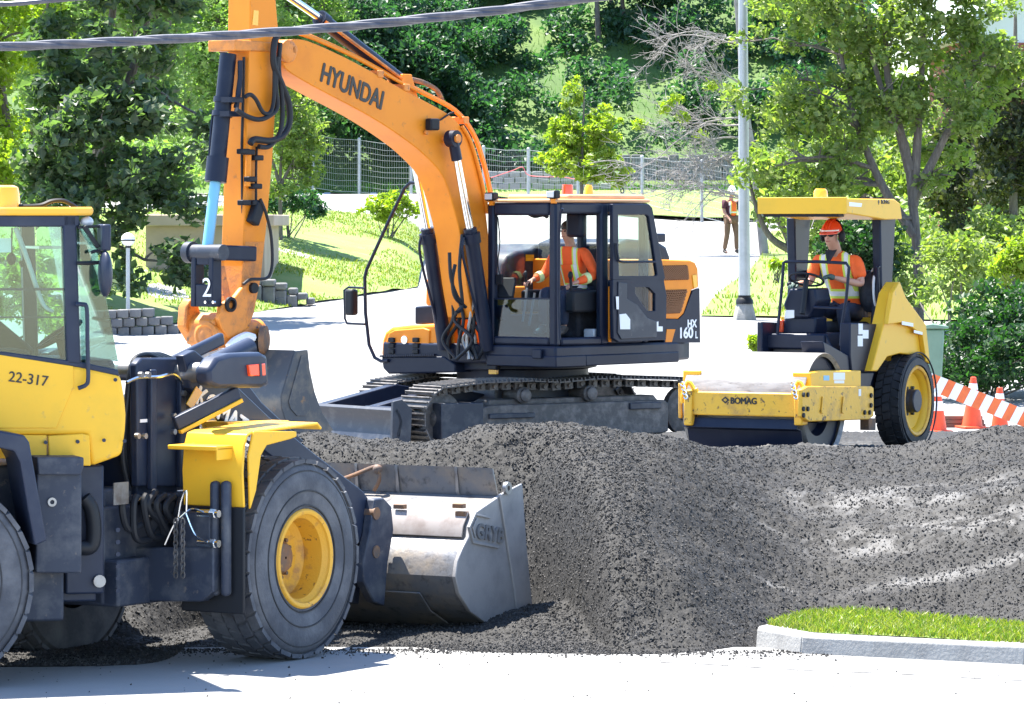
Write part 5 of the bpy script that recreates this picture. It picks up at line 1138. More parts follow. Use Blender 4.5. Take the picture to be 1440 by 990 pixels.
# arm cylinder above the boom
p0, p1, p2 = FE.on(562, 113, 1, 0.0), FE.on(449, 25, 1, 0.0), FE.on(392, -14, 1, 0.0)
cyl_ = PE("arm_cylinder", MB().cyl(p0, p1, 0.085, n=20).cyl(p1 - (p0 - p1).normalized() * -0.12, p1, 0.098, n=20), "navy", 0)
PE("rod", MB().cyl(p1, p2, 0.045, n=16), "chrome", 0, parent=cyl_)
PE("cylinder_pipe", MB().tube([p0 + V(0, 0.1, -0.02), p1 + V(0, 0.1, -0.05)], 0.02, 6), "orange_worn", 0, parent=cyl_)
PE("cylinder_lug", MB().prism([(p0.x + .12, p0.z - .16), (p0.x + 0.08, p0.z + .07), (p0.x - 0.08, p0.z + .07), (p0.x - .2, p0.z - .22)], 1, -0.12, -0.08).prism([(p0.x + .12, p0.z - .16), (p0.x + 0.08, p0.z + .07), (p0.x - 0.08, p0.z + .07), (p0.x - .2, p0.z - .22)], 1, 0.08, 0.12), "orange", 0.008)
# boom cylinders
for yc in (0.335, -0.335):
    a0, a1, a2 = FE.on(637, 195, 1, 0.335), FE.on(662, 328, 1, 0.335), FE.on(686, 492, 1, 0.335)
    for v_ in (a0, a1, a2): v_.y = yc
    bc = PE("boom_cylinder", MB().cyl(a1, a2, 0.088, n=20).cyl(a1 + (a2 - a1).normalized() * 0.12, a1, 0.11, n=20).cyl(a1, a1 + (a0 - a1).normalized() * 0.06, 0.08, n=20), "navy", 0)
    PE("rod", MB().cyl(a1, a0, 0.046, n=16), "chrome", 0, parent=bc)
    PE("rod_eye", MB().cyl(a0 + V(0, -0.06, 0), a0 + V(0, 0.06, 0), 0.10, n=20).cyl(a0, a0 + (a1 - a0).normalized() * 0.26, 0.065, n=16), "navy", 0, parent=bc)
    PE("pin", MB().cyl((a0.x, yc - (0.2 if yc > 0 else -0.2), a0.z), (a0.x, yc + (0.09 if yc > 0 else -0.09), a0.z), 0.05, n=16), "orange_worn", 0, parent=bc)
    PE("cylinder_pipe", MB().tube([a1 + V(0.13, 0, -0.05), a1 + V(0.135, 0, -0.3), a2 + V(0.12, 0, 0.25), a2 + V(0.05, 0, 0.08)], 0.018, 6, smooth=4), "navy", 0, parent=bc)
# hose bundle at the boom foot
rr = random.Random(5); a = MB(); b_ = MB()
for k in range(12):
    x0 = 640 + rr.uniform(-6, 30); pts = [(x0, 425 + rr.uniform(-6, 8)), (x0 + rr.uniform(-14, 10), 450), (x0 + rr.uniform(-14, 14), 478), (x0 + rr.uniform(-10, 14), 505)]
    (a if k % 4 else b_).tube([FE.on(x, y, 0, 1.0 + 0.02 * k) for x, y in pts], 0.022, 7, smooth=5)
for pts in ([(632, 355), (634, 390), (642, 415), (652, 430)], [(650, 330), (646, 380), (650, 430), (640, 440)], [(640, 372), (636, 395), (640, 418), (655, 432)]):
    a.tube([FE.on(x, y, 1, 0.30) for x, y in pts], 0.022, 7, smooth=5)
PE("hose_bundle", a, "hose", 0); PE("hose_fitting", b_, "steel", 0)
# ---- stick
YS_ = 0.17
crease = [(353, -60), (352, 0), (351, 75), (347, 200), (344, 300), (341, 380), (337, 440), (334, 462)]
backe = [(350, 462), (357, 440), (366, 390), (374, 330), (383, 230), (390, 110), (393, 60), (388, 0), (376, -60)]
so = TE(1, YS_, crease + backe)
stick = PE("stick", MB().prism(so, 1, -YS_, YS_), "orange", 0.012, sharp=50)
q = TE(1, YS_, [(346, 56), (386, 60), (386, 73), (346, 72)])
PE("stick_collar", MB().prism([(q[0][0] + 0.20, q[0][1]), q[1], q[2], (q[3][0] + 0.20, q[3][1])], 1, -YS_ - 0.06, YS_ + 0.02), "orange_worn", 0.012, parent=stick)
low = TE(1, YS_ + 0.004, [(345, 340), (372, 340), (367, 388), (357, 440), (350, 460), (335, 460), (339, 400)])
PE("stick_wear_plate", MB().prism(low, 1, -YS_ - 0.005, YS_ + 0.005), "orange_worn", 0.004, parent=stick)
q = TE(1, YS_ + 0.006, [(357, 14), (364, 15), (363, 36), (355, 35)]); PE("sticker", MB().prism(q, 1, YS_, YS_ + 0.005), "amber_yellow", 0, parent=stick)
q = [FE.on(x, y, 1, YS_ + 0.03) for x, y in ((350, 203), (349, 230), (348, 262))]; PE("stick_pipe", MB().tube(q, 0.035, 10), "orange", 0, parent=stick)
q = [FE.on(x, y, 1, YS_ + 0.04) for x, y in ((361, 206), (360, 240), (360, 285))]; PE("stick_pipe", MB().tube(q, 0.014, 8), "black", 0, parent=stick)
q = [FE.on(x, y, 0, so[3][0] + 0.02) for x, y in ((343, 80), (342, 130), (340, 205), (341, 300))]; PE("stick_pipe", MB().tube(q, 0.016, 8), "hose", 0, parent=stick)
for px, py in ((347, 214), (350, 252), (359, 222), (357, 262), (340, 213), (356, 285), (341, 285)):
    q = FE.on(px, py, 1, YS_ + 0.02); PE("pipe_clamp", MB().bx(q.x - 0.07, q.x + 0.07, YS_, YS_ + 0.09, q.z - 0.03, q.z + 0.03), "black", 0.012, parent=stick)
q = FE.on(355, 300, 1, YS_); PE("valve_block", MB().obox(q + V(0, 0.05, 0), (0.14, 0.10, 0.26), Euler((0, R(-25), 0)).to_matrix()), "black", 0.02, parent=stick)
# hoses looping from the boom to the stick
H_ = lambda pts, r_=0.03: PE("arm_hose", MB().tube([FE.on(x, y, 1, YS_ + 0.10) for x, y in pts], r_, 10, smooth=6), "hose", 0)
H_([(392, 48), (386, 60), (385, 90), (396, 118), (406, 145), (407, 172), (398, 190), (380, 198), (358, 196), (352, 202)], 0.038)
H_([(394, 60), (392, 95), (396, 130), (397, 165), (392, 190), (378, 206), (364, 206)], 0.028)
H_([(390, 80), (388, 120), (390, 150), (380, 162), (365, 168), (348, 164), (332, 154)], 0.028)
H_([(386, 100), (385, 140), (380, 158), (370, 158), (360, 140), (352, 133), (345, 136)], 0.024)
H_([(366, 280), (374, 300), (381, 330), (383, 365), (380, 385), (372, 392), (352, 393), (342, 400)], 0.018)
# bucket cylinder
b0, b1, b2 = FE.on(321, 76, 1, 0.0), FE.on(303, 256, 1, 0.0), FE.on(292, 346, 1, 0.0)
bk = PE("bucket_cylinder", MB().cyl(b0, b1, 0.095, n=22).cyl(b1 + (b0 - b1).normalized() * 0.28, b1, 0.125, n=22), "navy", 0)
PE("rod", MB().cyl(b1, b2, 0.062, n=18), "bluerod", 0, parent=bk)
for t in (0.36, 0.47): q = b0.lerp(b1, t); PE("cylinder_clamp", MB().cyl(q - (b1 - b0).normalized() * 0.03, q + (b1 - b0).normalized() * 0.03, 0.115, n=20).bx(q.x - 0.1, q.x + 0.1, 0.05, 0.2, q.z - 0.03, q.z + 0.03), "navy", 0, parent=bk)
PE("cylinder_pipe", MB().tube([FE.on(x, y, 1, 0.14) for x, y in ((338, 85), (338, 110), (334, 140), (332, 152))], 0.03, 8).tube([FE.on(x, y, 1, -0.1) for x, y in ((300, 155), (297, 180), (293, 240))], 0.018, 6), "navy", 0, parent=bk)
# links
pz = FE.on(290, 355, 1, 0.0)
PE("link_pin", MB().cyl((pz.x, -0.27, pz.z), (pz.x, 0.27, pz.z), 0.09, n=18).cyl((pz.x, -0.29, pz.z), (pz.x, -0.20, pz.z), 0.12, n=18), "navy_dusty", 0)
q = FE.on(360, 357, 1, YS_ + 0.06)
for y in (YS_ + 0.02, -YS_ - 0.08): PE("side_link", MB().bar(V(pz.x, y + 0.03, pz.z), V(q.x, y + 0.03, q.z), 0.06, 0.17), "navy", 0.02)
hz = FE.on(290, 425, 1, 0.0)
a = MB(); dv = V(hz.x - pz.x, 0, hz.z - pz.z)
for y in (-0.17, 0.10): a.prism([(pz.x + .07, pz.z), (hz.x + .08, hz.z - .05), (hz.x - .08, hz.z - .05), (pz.x - .07, pz.z)], 1, y, y + 0.07)
a.bx(hz.x - .07, hz.x + .07, -0.10, 0.10, hz.z - 0.05, hz.z + 0.20); a.bx(pz.x - .06, pz.x + .06, -0.10, 0.10, pz.z - 0.14, pz.z)
hl_ = PE("bucket_link", a, "navy", 0.012)
text("2", 0.30, FE.on(284, 417, 0, hz.x + 0.09), (0, 1, 0), (1, 0, 0), MT["white"], hl_, 0.002, -0.004)
for px in (291, 302): q = FE.on(px, 425, 0, hz.x + 0.09); PE("grease_fitting", MB().cyl(q, q + V(0.03, 0, 0), 0.018, n=8), "chrome", 0, parent=hl_)
# coupler
def plate(pts, y0, y1, m="orange_worn", nm="coupler_plate"): return PE(nm, MB().prism(TE(1, y1, pts), 1, y0, y1), m, 0.015)
plate([(312, 432), (318, 424), (330, 419), (343, 402), (349, 396), (360, 400), (359, 420), (351, 432), (347, 445), (349, 462), (338, 470), (322, 476), (312, 462), (308, 448)], 0.13, 0.20)
plate([(312, 432), (318, 424), (330, 419), (343, 402), (349, 396), (360, 400), (359, 420), (351, 432), (347, 445), (349, 462), (338, 470), (322, 476), (312, 462), (308, 448)], -0.20, -0.13)
PE("coupler_body", MB().prism(TE(1, 0.13, [(300, 452), (312, 440), (335, 440), (345, 455), (350, 478), (300, 486)]), 1, -0.30, 0.13), "orange_worn", 0.03)
xl = FE.on(286, 440, 1, -0.3)
PE("coupler_hook", MB().prism(TE(1, -0.25, [(262, 432), (268, 421), (278, 420), (282, 440), (300, 455), (312, 470), (308, 492), (290, 497), (272, 480), (260, 460)]), 1, -0.38, -0.25), "orange_worn", 0.02)
q = FE.on(288, 472, 0, 5.55); PE("tilt_boss", MB().lathe([(0.155, 0), (0.155, 0.05), (0.12, 0.07), (0.10, 0.06), (0.05, 0.08), (0.01, 0.08)], q - V(0.05, 0, 0), (1, 0.2, 0), 28), "orange_worn", 0)
PE("tilt_body", MB().cyl(q - V(0.05, 0, 0), q - V(0.85, 0, -0.02), 0.15, n=28), "orange_worn", 0)
q = FE.on(323, 428, 1, 0.2); PE("pin", MB().lathe([(0.085, 0), (0.085, 0.03), (0.055, 0.04), (0.05, 0.0), (0.01, 0.0)], (q.x, 0.20, q.z), (0, 1, 0), 22), "black", 0)
q = FE.on(355, 405, 1, 0.2); PE("pin", MB().cyl((q.x, 0.0, q.z), (q.x, 0.24, q.z), 0.06, n=18), "black", 0)
for px in (338, 349, 359): q = FE.on(px, 486, 1, 0.2); PE("hydraulic_motor", MB().cyl(q - V(0, 0, 0.15), q + V(0, 0, 0.10), 0.065, n=16), "black", 0)
PE("motor_hose", MB().tube([FE.on(x, y, 1, 0.25) for x, y in ((322, 488), (330, 480), (345, 473), (356, 475))], 0.05, 8, smooth=5), "white", 0)
q = FE.on(371, 478, 1, 0.25); PE("rotor_disc", MB().lathe([(0.16, -0.03), (0.16, 0.03), (0.10, 0.05), (0.01, 0.05)], q, (-0.5, 0.85, 0), 26), "rust", 0)
# excavator bucket
YK = 0.72
prof = [(416, 494), (405, 530), (397, 558), (398, 574), (405, 596), (416, 606), (436, 609), (466, 604)]
pk = TE(1, YK, prof)
bkt = PE("bucket", MB().strip(pk, 1, -YK, YK, 0.03), "exbucket", 0.0, sharp=30)
ep = TE(1, YK, [(414, 494), (432, 492), (435, 520), (442, 552), (452, 580), (468, 605), (436, 611), (415, 608), (403, 598), (396, 574), (395, 557), (403, 530)])
for y0, y1 in ((YK - 0.03, YK + 0.01), (-YK - 0.01, -YK + 0.03)): PE("bucket_end", MB().prism(ep, 1, y0, y1), "exbucket", 0.006, parent=bkt)
wp = TE(1, YK + 0.02, [(424, 500), (430, 500), (434, 560), (437, 576), (430, 585), (418, 585), (409, 575), (406, 565)])
PE("wear_plate", MB().prism(wp, 1, YK + 0.008, YK + 0.022), "exbucket", 0.004, parent=bkt)
q = TE(1, YK, [(414, 493), (418, 493), (412, 512), (408, 512)]); PE("bucket_lip", MB().prism(q, 1, -YK, YK - 0.03), "rust", 0.004, parent=bkt)
# ---- front mirror on its tall rail
rail = [(590, 257), (577, 257), (569, 264), (540, 325), (516, 378), (513, 390), (514, 440), (519, 485), (527, 503), (536, 508), (546, 507)]
PE("handrail", MB().tube([FE.on(x, y, 0, 1.08) for x, y in rail], 0.022, 10), "navy", 0)
PE("mirror_arm", MB().tube([FE.on(x, y, 0, 1.12) for x, y in ((513, 405), (490, 404), (484, 408), (485, 448), (488, 455), (513, 456))], 0.014, 8), "navy", 0)
q = FE.on(495, 425, 0, 1.12); PE("mirror", MB().bx(1.05, 1.17, q.y - 0.09, q.y + 0.05, q.z - 0.16, q.z + 0.16), "black", 0.03)
# ---- operator
head = FE.on(799, 328, 1, 0.86); hip = V(head.x - 0.16, 0.86, 1.80)
head.z = 2.56
op2 = tag(empty("person"), "operator in orange jacket seated in the open excavator cab", "person")
ME_ = Matrix.Translation(FE.o) @ Matrix.Rotation(R(FE.yaw), 4, 'Z')
op2.location = ME_ @ hip; op2.rotation_euler = (0, 0, R(FE.yaw))
J = sit(head - hip, V(0, 0, 0), 0.20)
lw, rw = FE.on(806, 401, 1, 1.17) - hip, FE.on(744, 396, 1, 0.52) - hip
J |= {"Lwr": lw + V(-0.04, 0, 0.03), "Lel": V(J["Lsh"].x - 0.02, 0.37, 0.24), "Rwr": rw + V(-0.06, 0, 0.02), "Rel": V(0.22, -0.32, 0.24)}
J |= {"Lkn": V(0.44, 0.15, 0.02), "Rkn": V(0.46, -0.12, 0.04), "Lan": V(0.42, 0.15, -0.40), "Ran": V(0.46, -0.14, -0.40), "Ltoe": V(0.58, 0.17, -0.45), "Rtoe": V(0.62, -0.14, -0.45)}
m2 = hivis("orange safety jacket", (0.90, 0.115, 0.015), [(0.06, 0.14)], (0.115, 0.04, 0.10, 0.60))
person(op2, J, m2, MT["trousers"], MT["boot"], None, long_sleeve=True, head_dir=(1, -0.15, -0.1), hs=1.06)
a = MB(); H = J["head"]
for z in range(5):
    t = z / 4 * 1.35; a.lathe([(0.001, 0), (0.001, 0.001)], H, (0, 0, 1), 3) if False else None
a.sph(H + V(-0.015, 0, 0.05), (0.103, 0.095, 0.085), 16, 10); a.build("hair", MT["hair"], op2)
a = MB()
for s in "LR":
    q = lerp(J[s + "el"], J[s + "wr"], 0.45); d = (J[s + "wr"] - J[s + "el"]).normalized(); a.cyl(q - d * 0.03, q + d * 0.03, 0.068, 0.066, n=16)
a.build("sleeve_band", mat("sleeve tape", (0.66, 0.76, 0.35), 0.5), op2)
# ================================================================== ground, pile, lawns
def grid_mesh(name, X, Y, Z, m, attrs=None, smooth=True):
    ny, nx = X.shape; v = np.stack([X, Y, Z], -1).reshape(-1, 3).astype(np.float32)
    i = np.arange(ny * nx).reshape(ny, nx); f = np.stack([i[:-1, :-1], i[:-1, 1:], i[1:, 1:], i[1:, :-1]], -1).reshape(-1, 4)
    return raw_mesh(name, v, f, m, smooth, attrs)
def raw_mesh(name, v, f, m, smooth=False, attrs=None):
    me = bpy.data.meshes.new(name); k = f.shape[1]
    me.vertices.add(len(v)); me.vertices.foreach_set("co", np.ascontiguousarray(v, np.float32).ravel())
    me.loops.add(f.size); me.loops.foreach_set("vertex_index", np.ascontiguousarray(f, np.int32).ravel())
    me.polygons.add(len(f)); me.polygons.foreach_set("loop_start", np.arange(0, f.size, k, dtype=np.int32)); me.polygons.foreach_set("loop_total", np.full(len(f), k, np.int32))
    me.polygons.foreach_set("use_smooth", np.full(len(f), smooth))
    me.update(calc_edges=True); me.validate()
    if attrs:
        for n_, a in attrs.items():
            at_ = me.attributes.new(n_, 'FLOAT', 'POINT'); at_.data.foreach_set("value", np.ascontiguousarray(a, np.float32).ravel())
    if m is not None: me.materials.append(m)
    return me
def link(name, me, parent=None):
    o = bpy.data.objects.new(name, me); COL.objects.link(o)
    if parent is not None: o.parent = parent
    return o
_tab = {}
def vnoise(x, y, s, seed=0):
    """smooth value noise, cell size s"""
    if seed not in _tab: _tab[seed] = np.random.default_rng(1000 + seed).random((256, 256))
    T = _tab[seed]; u, v = np.asarray(x) / s, np.asarray(y) / s; i, j = np.floor(u).astype(int), np.floor(v).astype(int); a, b = u - i, v - j
    a, b = a * a * (3 - 2 * a), b * b * (3 - 2 * b); g = lambda p, q: T[p & 255, q & 255]
    return (g(i, j) * (1 - a) + g(i + 1, j) * a) * (1 - b) + (g(i, j + 1) * (1 - a) + g(i + 1, j + 1) * a) * b - 0.5

m_ground = mat("pale dusty asphalt", (0.25, 0.247, 0.243), 0.9, col2=(0.205, 0.202, 0.198), scale=0.35, lo=0.4, hi=0.7, bump=0.25, bscale=30, col3=(0.14, 0.137, 0.134), scale3=14, lo3=0.68, hi3=0.76)
xs = np.concatenate([np.linspace(-160, -13, 30), np.linspace(-12, 12, 97), np.linspace(13, 160, 30)])
ys = np.concatenate([np.linspace(-30, 24, 12), np.linspace(25, 60, 71), np.linspace(61, 160, 80), np.linspace(165, 1500, 20)])
X, Y = np.meshgrid(xs, ys); Z = ground_z(X, np.minimum(Y, 250)) - 0.7 * sstep(152, 156, Y)
tag(link("ground", grid_mesh("ground", X, Y, Z, m_ground)), kind="structure")

# ---- gravel pile -----------------------------------------------------------------
_cp = np.array([(-300, 0.0), (-60, 0.1), (60, 0.5), (170, 0.95), (300, 1.25), (415, 1.385), (470, 1.413), (540, 1.40), (600, 1.385), (700, 1.468), (745, 1.492), (790, 1.504), (860, 1.443), (950, 1.352), (1020, 1.273), (1080, 1.291), (1140, 1.334), (1200, 1.285), (1300, 1.303), (1380, 1.394), (1440, 1.406), (1600, 1.35), (1800, 1.0), (2100, 0.3), (2300, 0)])
_ycr = lambda x: 36.5 + 3.0 * sstep(0.9, 2.6, x)
_yc0 = _ycr((_cp[:, 0] - 720) * 37.5 / FPX); _cx = (_cp[:, 0] - 720) * _yc0 / FPX; _cp[:, 1] = np.where(_cp[:, 1] > 0.9, 3.25 - (3.25 - _cp[:, 1]) * _yc0 / 36.5, _cp[:, 1])
def heap_z(x, y, fine=True):
    g = road_z(x, y)
    cr = np.interp(x, _cx, _cp[:, 1]); cr = (cr + np.interp(x + 0.12, _cx, _cp[:, 1]) + np.interp(x - 0.12, _cx, _cp[:, 1])) / 3
    yc = _ycr(x)
    yb = 32.2 + 2.75 * sstep(0.85, 0.12, x) * sstep(-3.0, -2.0, x) + 0.9 * sstep(-2.0, -3.0, x) + 1.65 * sstep(1.35, 2.6, x) - 0.9 * np.maximum(0, x - 2.7) + 0.35 * vnoise(x, y * 0 + 3.3, 0.9, 5) + 0.25 * vnoise(x, y * 0 + 1.3, 0.35, 6)
    t = np.clip((y - yb) / (yc - yb), 0, 1)
    fr = cr * (np.sin(np.pi / 2 * t) ** 1.05)
    # lobes and the valley between the main heap and the flatter one on the right
    fr = fr + 0.20 * np.exp(-((x - 0.35) / 0.75) ** 2 - ((y - 33.9) / 0.9) ** 2)
    fr = fr - 0.07 * np.exp(-((x - 1.75) / 0.4) ** 2 - ((y - 34.6) / 1.6) ** 2) + 0.10 * np.exp(-((x - 1.15) / 0.35) ** 2 - ((y - 33.0) / 0.5) ** 2)
    base = np.where(x > 0.4, 0.872 * sstep(0.4, 2.0, x) + g * (1 - sstep(0.4, 2.0, x)), g)
    base = np.where(y > 48, base * sstep(50, 48, y) + g * (1 - sstep(50, 48, y)), base)
    base = base * sstep(9.5, 7.0, x) + g * (1 - sstep(9.5, 7.0, x))
    tb = np.clip((y - yc) / 4.2, 0, 1); bk = cr * (1 - sstep(0, 1, tb)) + base * sstep(0, 1, tb)
    z = np.where(y <= yc, fr, np.maximum(bk, base * sstep(0, 0.6, tb)))
    env = np.clip((z - g) / 0.25, 0, 1) * np.clip((47 - y) / 4, 0.15, 1)
    rough = 1 - 0.45 * sstep(1.9, 2.6, x) * sstep(34.6, 35.2, y) * sstep(39.0, 38.2, y)
    if fine:
        z = z + env * (0.13 * vnoise(x, y, 0.9, 1) + 0.065 * vnoise(x, y, 0.35, 2) * rough + 0.028 * vnoise(x, y, 0.13, 3) * rough + 0.018 * vnoise(x, y, 0.045, 4) * rough)
        z = z + env * 0.022 * sstep(2.0, 2.8, x) * np.sin((y + 0.10 * x) * 7 + 5 * vnoise(x, y, 1.2, 9)) * sstep(34.8, 35.5, y) * sstep(38.8, 38.0, y)
    return np.where(z > g + 0.002, z, g - 0.03)
m_pile = bpy.data.materials.new("asphalt millings"); m_pile.use_nodes = True
def _pile_nodes(m, dust, k_=1.0):
    t = m.node_tree; b = t.nodes["Principled BSDF"]; b.inputs["Roughness"].default_value = 0.8; b.inputs["Specular IOR Level"].default_value = 0.35
    tc = _n(t, "ShaderNodeTexCoord")
    vo = _n(t, "ShaderNodeTexVoronoi"); vo.inputs["Scale"].default_value = 48; t.links.new(tc.outputs["Object"], vo.inputs["Vector"])
    bw = _n(t, "ShaderNodeSeparateColor"); t.links.new(vo.outputs["Color"], bw.inputs[0])
    cr = _n(t, "ShaderNodeValToRGB"); e = cr.color_ramp.elements; e[0].position = 0.0; e[0].color = (0.014 * k_, 0.0133 * k_, 0.013 * k_, 1); e[1].position = 1.0; e[1].color = (0.050 * k_, 0.0475 * k_, 0.046 * k_, 1)
    k = e.new(0.75); k.color = (0.027 * k_, 0.0257 * k_, 0.025 * k_, 1)
    t.links.new(bw.outputs[0], cr.inputs[0])
    nz = _n(t, "ShaderNodeTexNoise"); nz.inputs["Scale"].default_value = 1.1; nz.inputs["Detail"].default_value = 5; t.links.new(tc.outputs["Object"], nz.inputs["Vector"])
    mr = _n(t, "ShaderNodeMapRange"); mr.inputs[1].default_value = 0.35; mr.inputs[2].default_value = 0.7; mr.inputs[3].default_value = 0.85; mr.inputs[4].default_value = 1.2; t.links.new(nz.outputs[0], mr.inputs[0])
    mx = _n(t, "ShaderNodeMix", data_type='RGBA', blend_type='MULTIPLY'); mx.inputs[0].default_value = 1; t.links.new(cr.outputs[0], mx.inputs[6]); t.links.new(mr.outputs[0], mx.inputs[7])
    out = mx.outputs[2]
    if dust:
        a = _n(t, "ShaderNodeAttribute", attribute_name="dust"); m2 = _n(t, "ShaderNodeMix", data_type='RGBA'); t.links.new(a.outputs["Fac"], m2.inputs[0]); t.links.new(out, m2.inputs[6]); m2.inputs[7].default_value = (0.13, 0.127, 0.124, 1); out = m2.outputs[2]
    t.links.new(out, b.inputs["Base Color"])
    bp = _n(t, "ShaderNodeBump"); bp.inputs["Strength"].default_value = 0.6; bp.inputs["Distance"].default_value = 0.012
    v2 = _n(t, "ShaderNodeTexNoise"); v2.inputs["Scale"].default_value = 55; v2.inputs["Detail"].default_value = 6; t.links.new(tc.outputs["Object"], v2.inputs["Vector"]); t.links.new(v2.outputs[0], bp.inputs["Height"])
    t.links.new(bp.outputs[0], b.inputs["Normal"])
_pile_nodes(m_pile, True, 0.58)
m_stone = bpy.data.materials.new("loose millings"); m_stone.use_nodes = True; _pile_nodes(m_stone, False, 1.55)
xs = np.concatenate([np.arange(-5.4, -4.6, 0.08), np.arange(-4.6, 5.6, 0.021), np.arange(5.6, 10.5, 0.06)]); ys = np.concatenate([np.arange(29.6, 36.2, 0.020), np.arange(36.2, 40.4, 0.03), np.arange(40.4, 50.4, 0.10)])
X, Y = np.meshgrid(xs, ys)
Z = heap_z(X, Y) + (np.random.default_rng(3).random(X.shape) - 0.5) * 0.026 * (heap_z(X, Y, False) > road_z(X, Y) + 0.03)
st = lambda cx_, cy_, ang, L, W: np.exp(-(((X - cx_) * math.cos(ang) + (Y - cy_) * math.sin(ang)) / L) ** 4 - ((-(X - cx_) * math.sin(ang) + (Y - cy_) * math.cos(ang)) / W) ** 2)
dust = 1.2 * st(3.9, 35.58, 0.0, 1.3, 0.30) + 1.0 * st(3.6, 34.63, 0.16, 0.8, 0.10) + 0.7 * st(4.3, 36.48, 0.05, 1.5, 0.30) + 0.8 * st(2.9, 36.88, -0.25, 0.5, 0.35) + 0.9 * st(2.0, 34.48, 0.04, 0.30, 0.07) + 0.6 * st(3.6, 37.18, -0.2, 0.9, 0.12) + 0.6 * st(2.4, 35.78, -0.1, 0.55, 0.09) + 0.7 * st(3.2, 43, 0.0, 2.5, 2.5)
dust = np.clip(dust * (0.50 + 1.5 * vnoise(X, Y, 0.22, 11) + 1.2 * vnoise(X, Y, 0.05, 12)), 0, 0.8)
pile = tag(link("gravel_pile", grid_mesh("gravel_pile", X, Y, Z, m_pile, {"dust": dust})), "long heap of dark grey asphalt millings across the street", "gravel pile", kind="stuff")
def stones(name, n, xy, zf, smin, smax, m, parent, seed):
    r = np.random.default_rng(seed); x, y = xy(r, n); z = zf(x, y); ok = z > road_z(x, y) - 0.02; x, y, z = x[ok], y[ok], z[ok]; n = len(x)
    base = np.array([(1, 0, 0), (-0.5, 0.87, 0), (-0.5, -0.87, 0), (0, 0, 0.9), (0, 0, -0.9)], float); fc = np.array([(0, 1, 3), (1, 2, 3), (2, 0, 3), (1, 0, 4), (2, 1, 4), (0, 2, 4)])
    s = smin * (smax / smin) ** (r.random(n) ** 2.2); v = base[None] * (0.6 + 0.6 * r.random((n, 5, 1))) * s[:, None, None]
    q = r.normal(size=(n, 4)); q /= np.linalg.norm(q, axis=1)[:, None]; a, b, c, d = q.T
    Rm = np.stack([1 - 2 * (c * c + d * d), 2 * (b * c - a * d), 2 * (b * d + a * c), 2 * (b * c + a * d), 1 - 2 * (b * b + d * d), 2 * (c * d - a * b), 2 * (b * d - a * c), 2 * (c * d + a * b), 1 - 2 * (b * b + c * c)], -1).reshape(n, 3, 3)
    v = np.einsum('nij,nkj->nki', Rm, v) + np.stack([x, y, z + s * 0.3], -1)[:, None]
    f = (fc[None] + 5 * np.arange(n)[:, None, None]).reshape(-1, 3)
    return tag(link(name, raw_mesh(name, v.reshape(-1, 3), f, m), parent), kind="stuff")
def on_heap(r, n):
    x = r.uniform(-4.4, 5.2, n); y = r.uniform(30.5, 40.4, n); keep = (r.random(n) > 0.40 * (sstep(1.9, 2.5, x) * sstep(35.0, 35.5, y))); return x[keep], y[keep]
stones("loose_stone", 205000, on_heap, heap_z, 0.006, 0.0165, m_stone, pile, 21)
def flank(r, n): return r.uniform(0.0, 1.1, n), r.uniform(32.2, 36.4, n)
stones("loose_stone", 16000, flank, heap_z, 0.0065, 0.017, m_stone, pile, 24)
def spill(r, n):
    x = r.uniform(-4.4, 2.4, n); y = 32.35 - np.abs(r.normal(0, 0.22, n)) - 0.15 * (x > 0.3); return x, y
stones("loose_stone", 3500, spill, lambda x, y: road_z(x, y), 0.006, 0.018, m_stone, pile, 22)
def scatter(r, n): return r.uniform(-5, 5, n), r.uniform(28.5, 32, n)
stones("loose_stone", 260, scatter, lambda x, y: road_z(x, y), 0.005, 0.014, m_stone, pile, 23)

# tar seam along the kerb line
a = MB(); pts = [(-5, 35.2), (-2.5, 33.6), (0, 32.0), (1.7, 31.05), (3.6, 30.15), (7, 28.4)]
for (x0, y0), (x1, y1) in zip(pts[:-1], pts[1:]):
    n_ = 14
    for k in range(n_):
        u0, u1 = k / n_, (k + 1) / n_; p0 = V(x0 + (x1 - x0) * u0, y0 + (y1 - y0) * u0 + 0.03 * math.sin(9 * (x0 + u0)), 0.004); p1 = V(x0 + (x1 - x0) * u1, y0 + (y1 - y0) * u1 + 0.03 * math.sin(9 * (x0 + u1)), 0.004)
        w_ = 0.018 + 0.012 * math.sin(k * 2.3 + x0)
        if p0.x > 0.9: a.add([p0 - V(0, w_, 0), p1 - V(0, w_, 0), p1 + V(0, w_, 0), p0 + V(0, w_, 0)], [(0, 1, 2, 3)])
tag(a.build("road_seam", mat("tar seam", (0.10, 0.098, 0.096), 0.8, col2=(0.2, 0.198, 0.195), scale=8, lo=0.42, hi=0.6)), kind="structure")
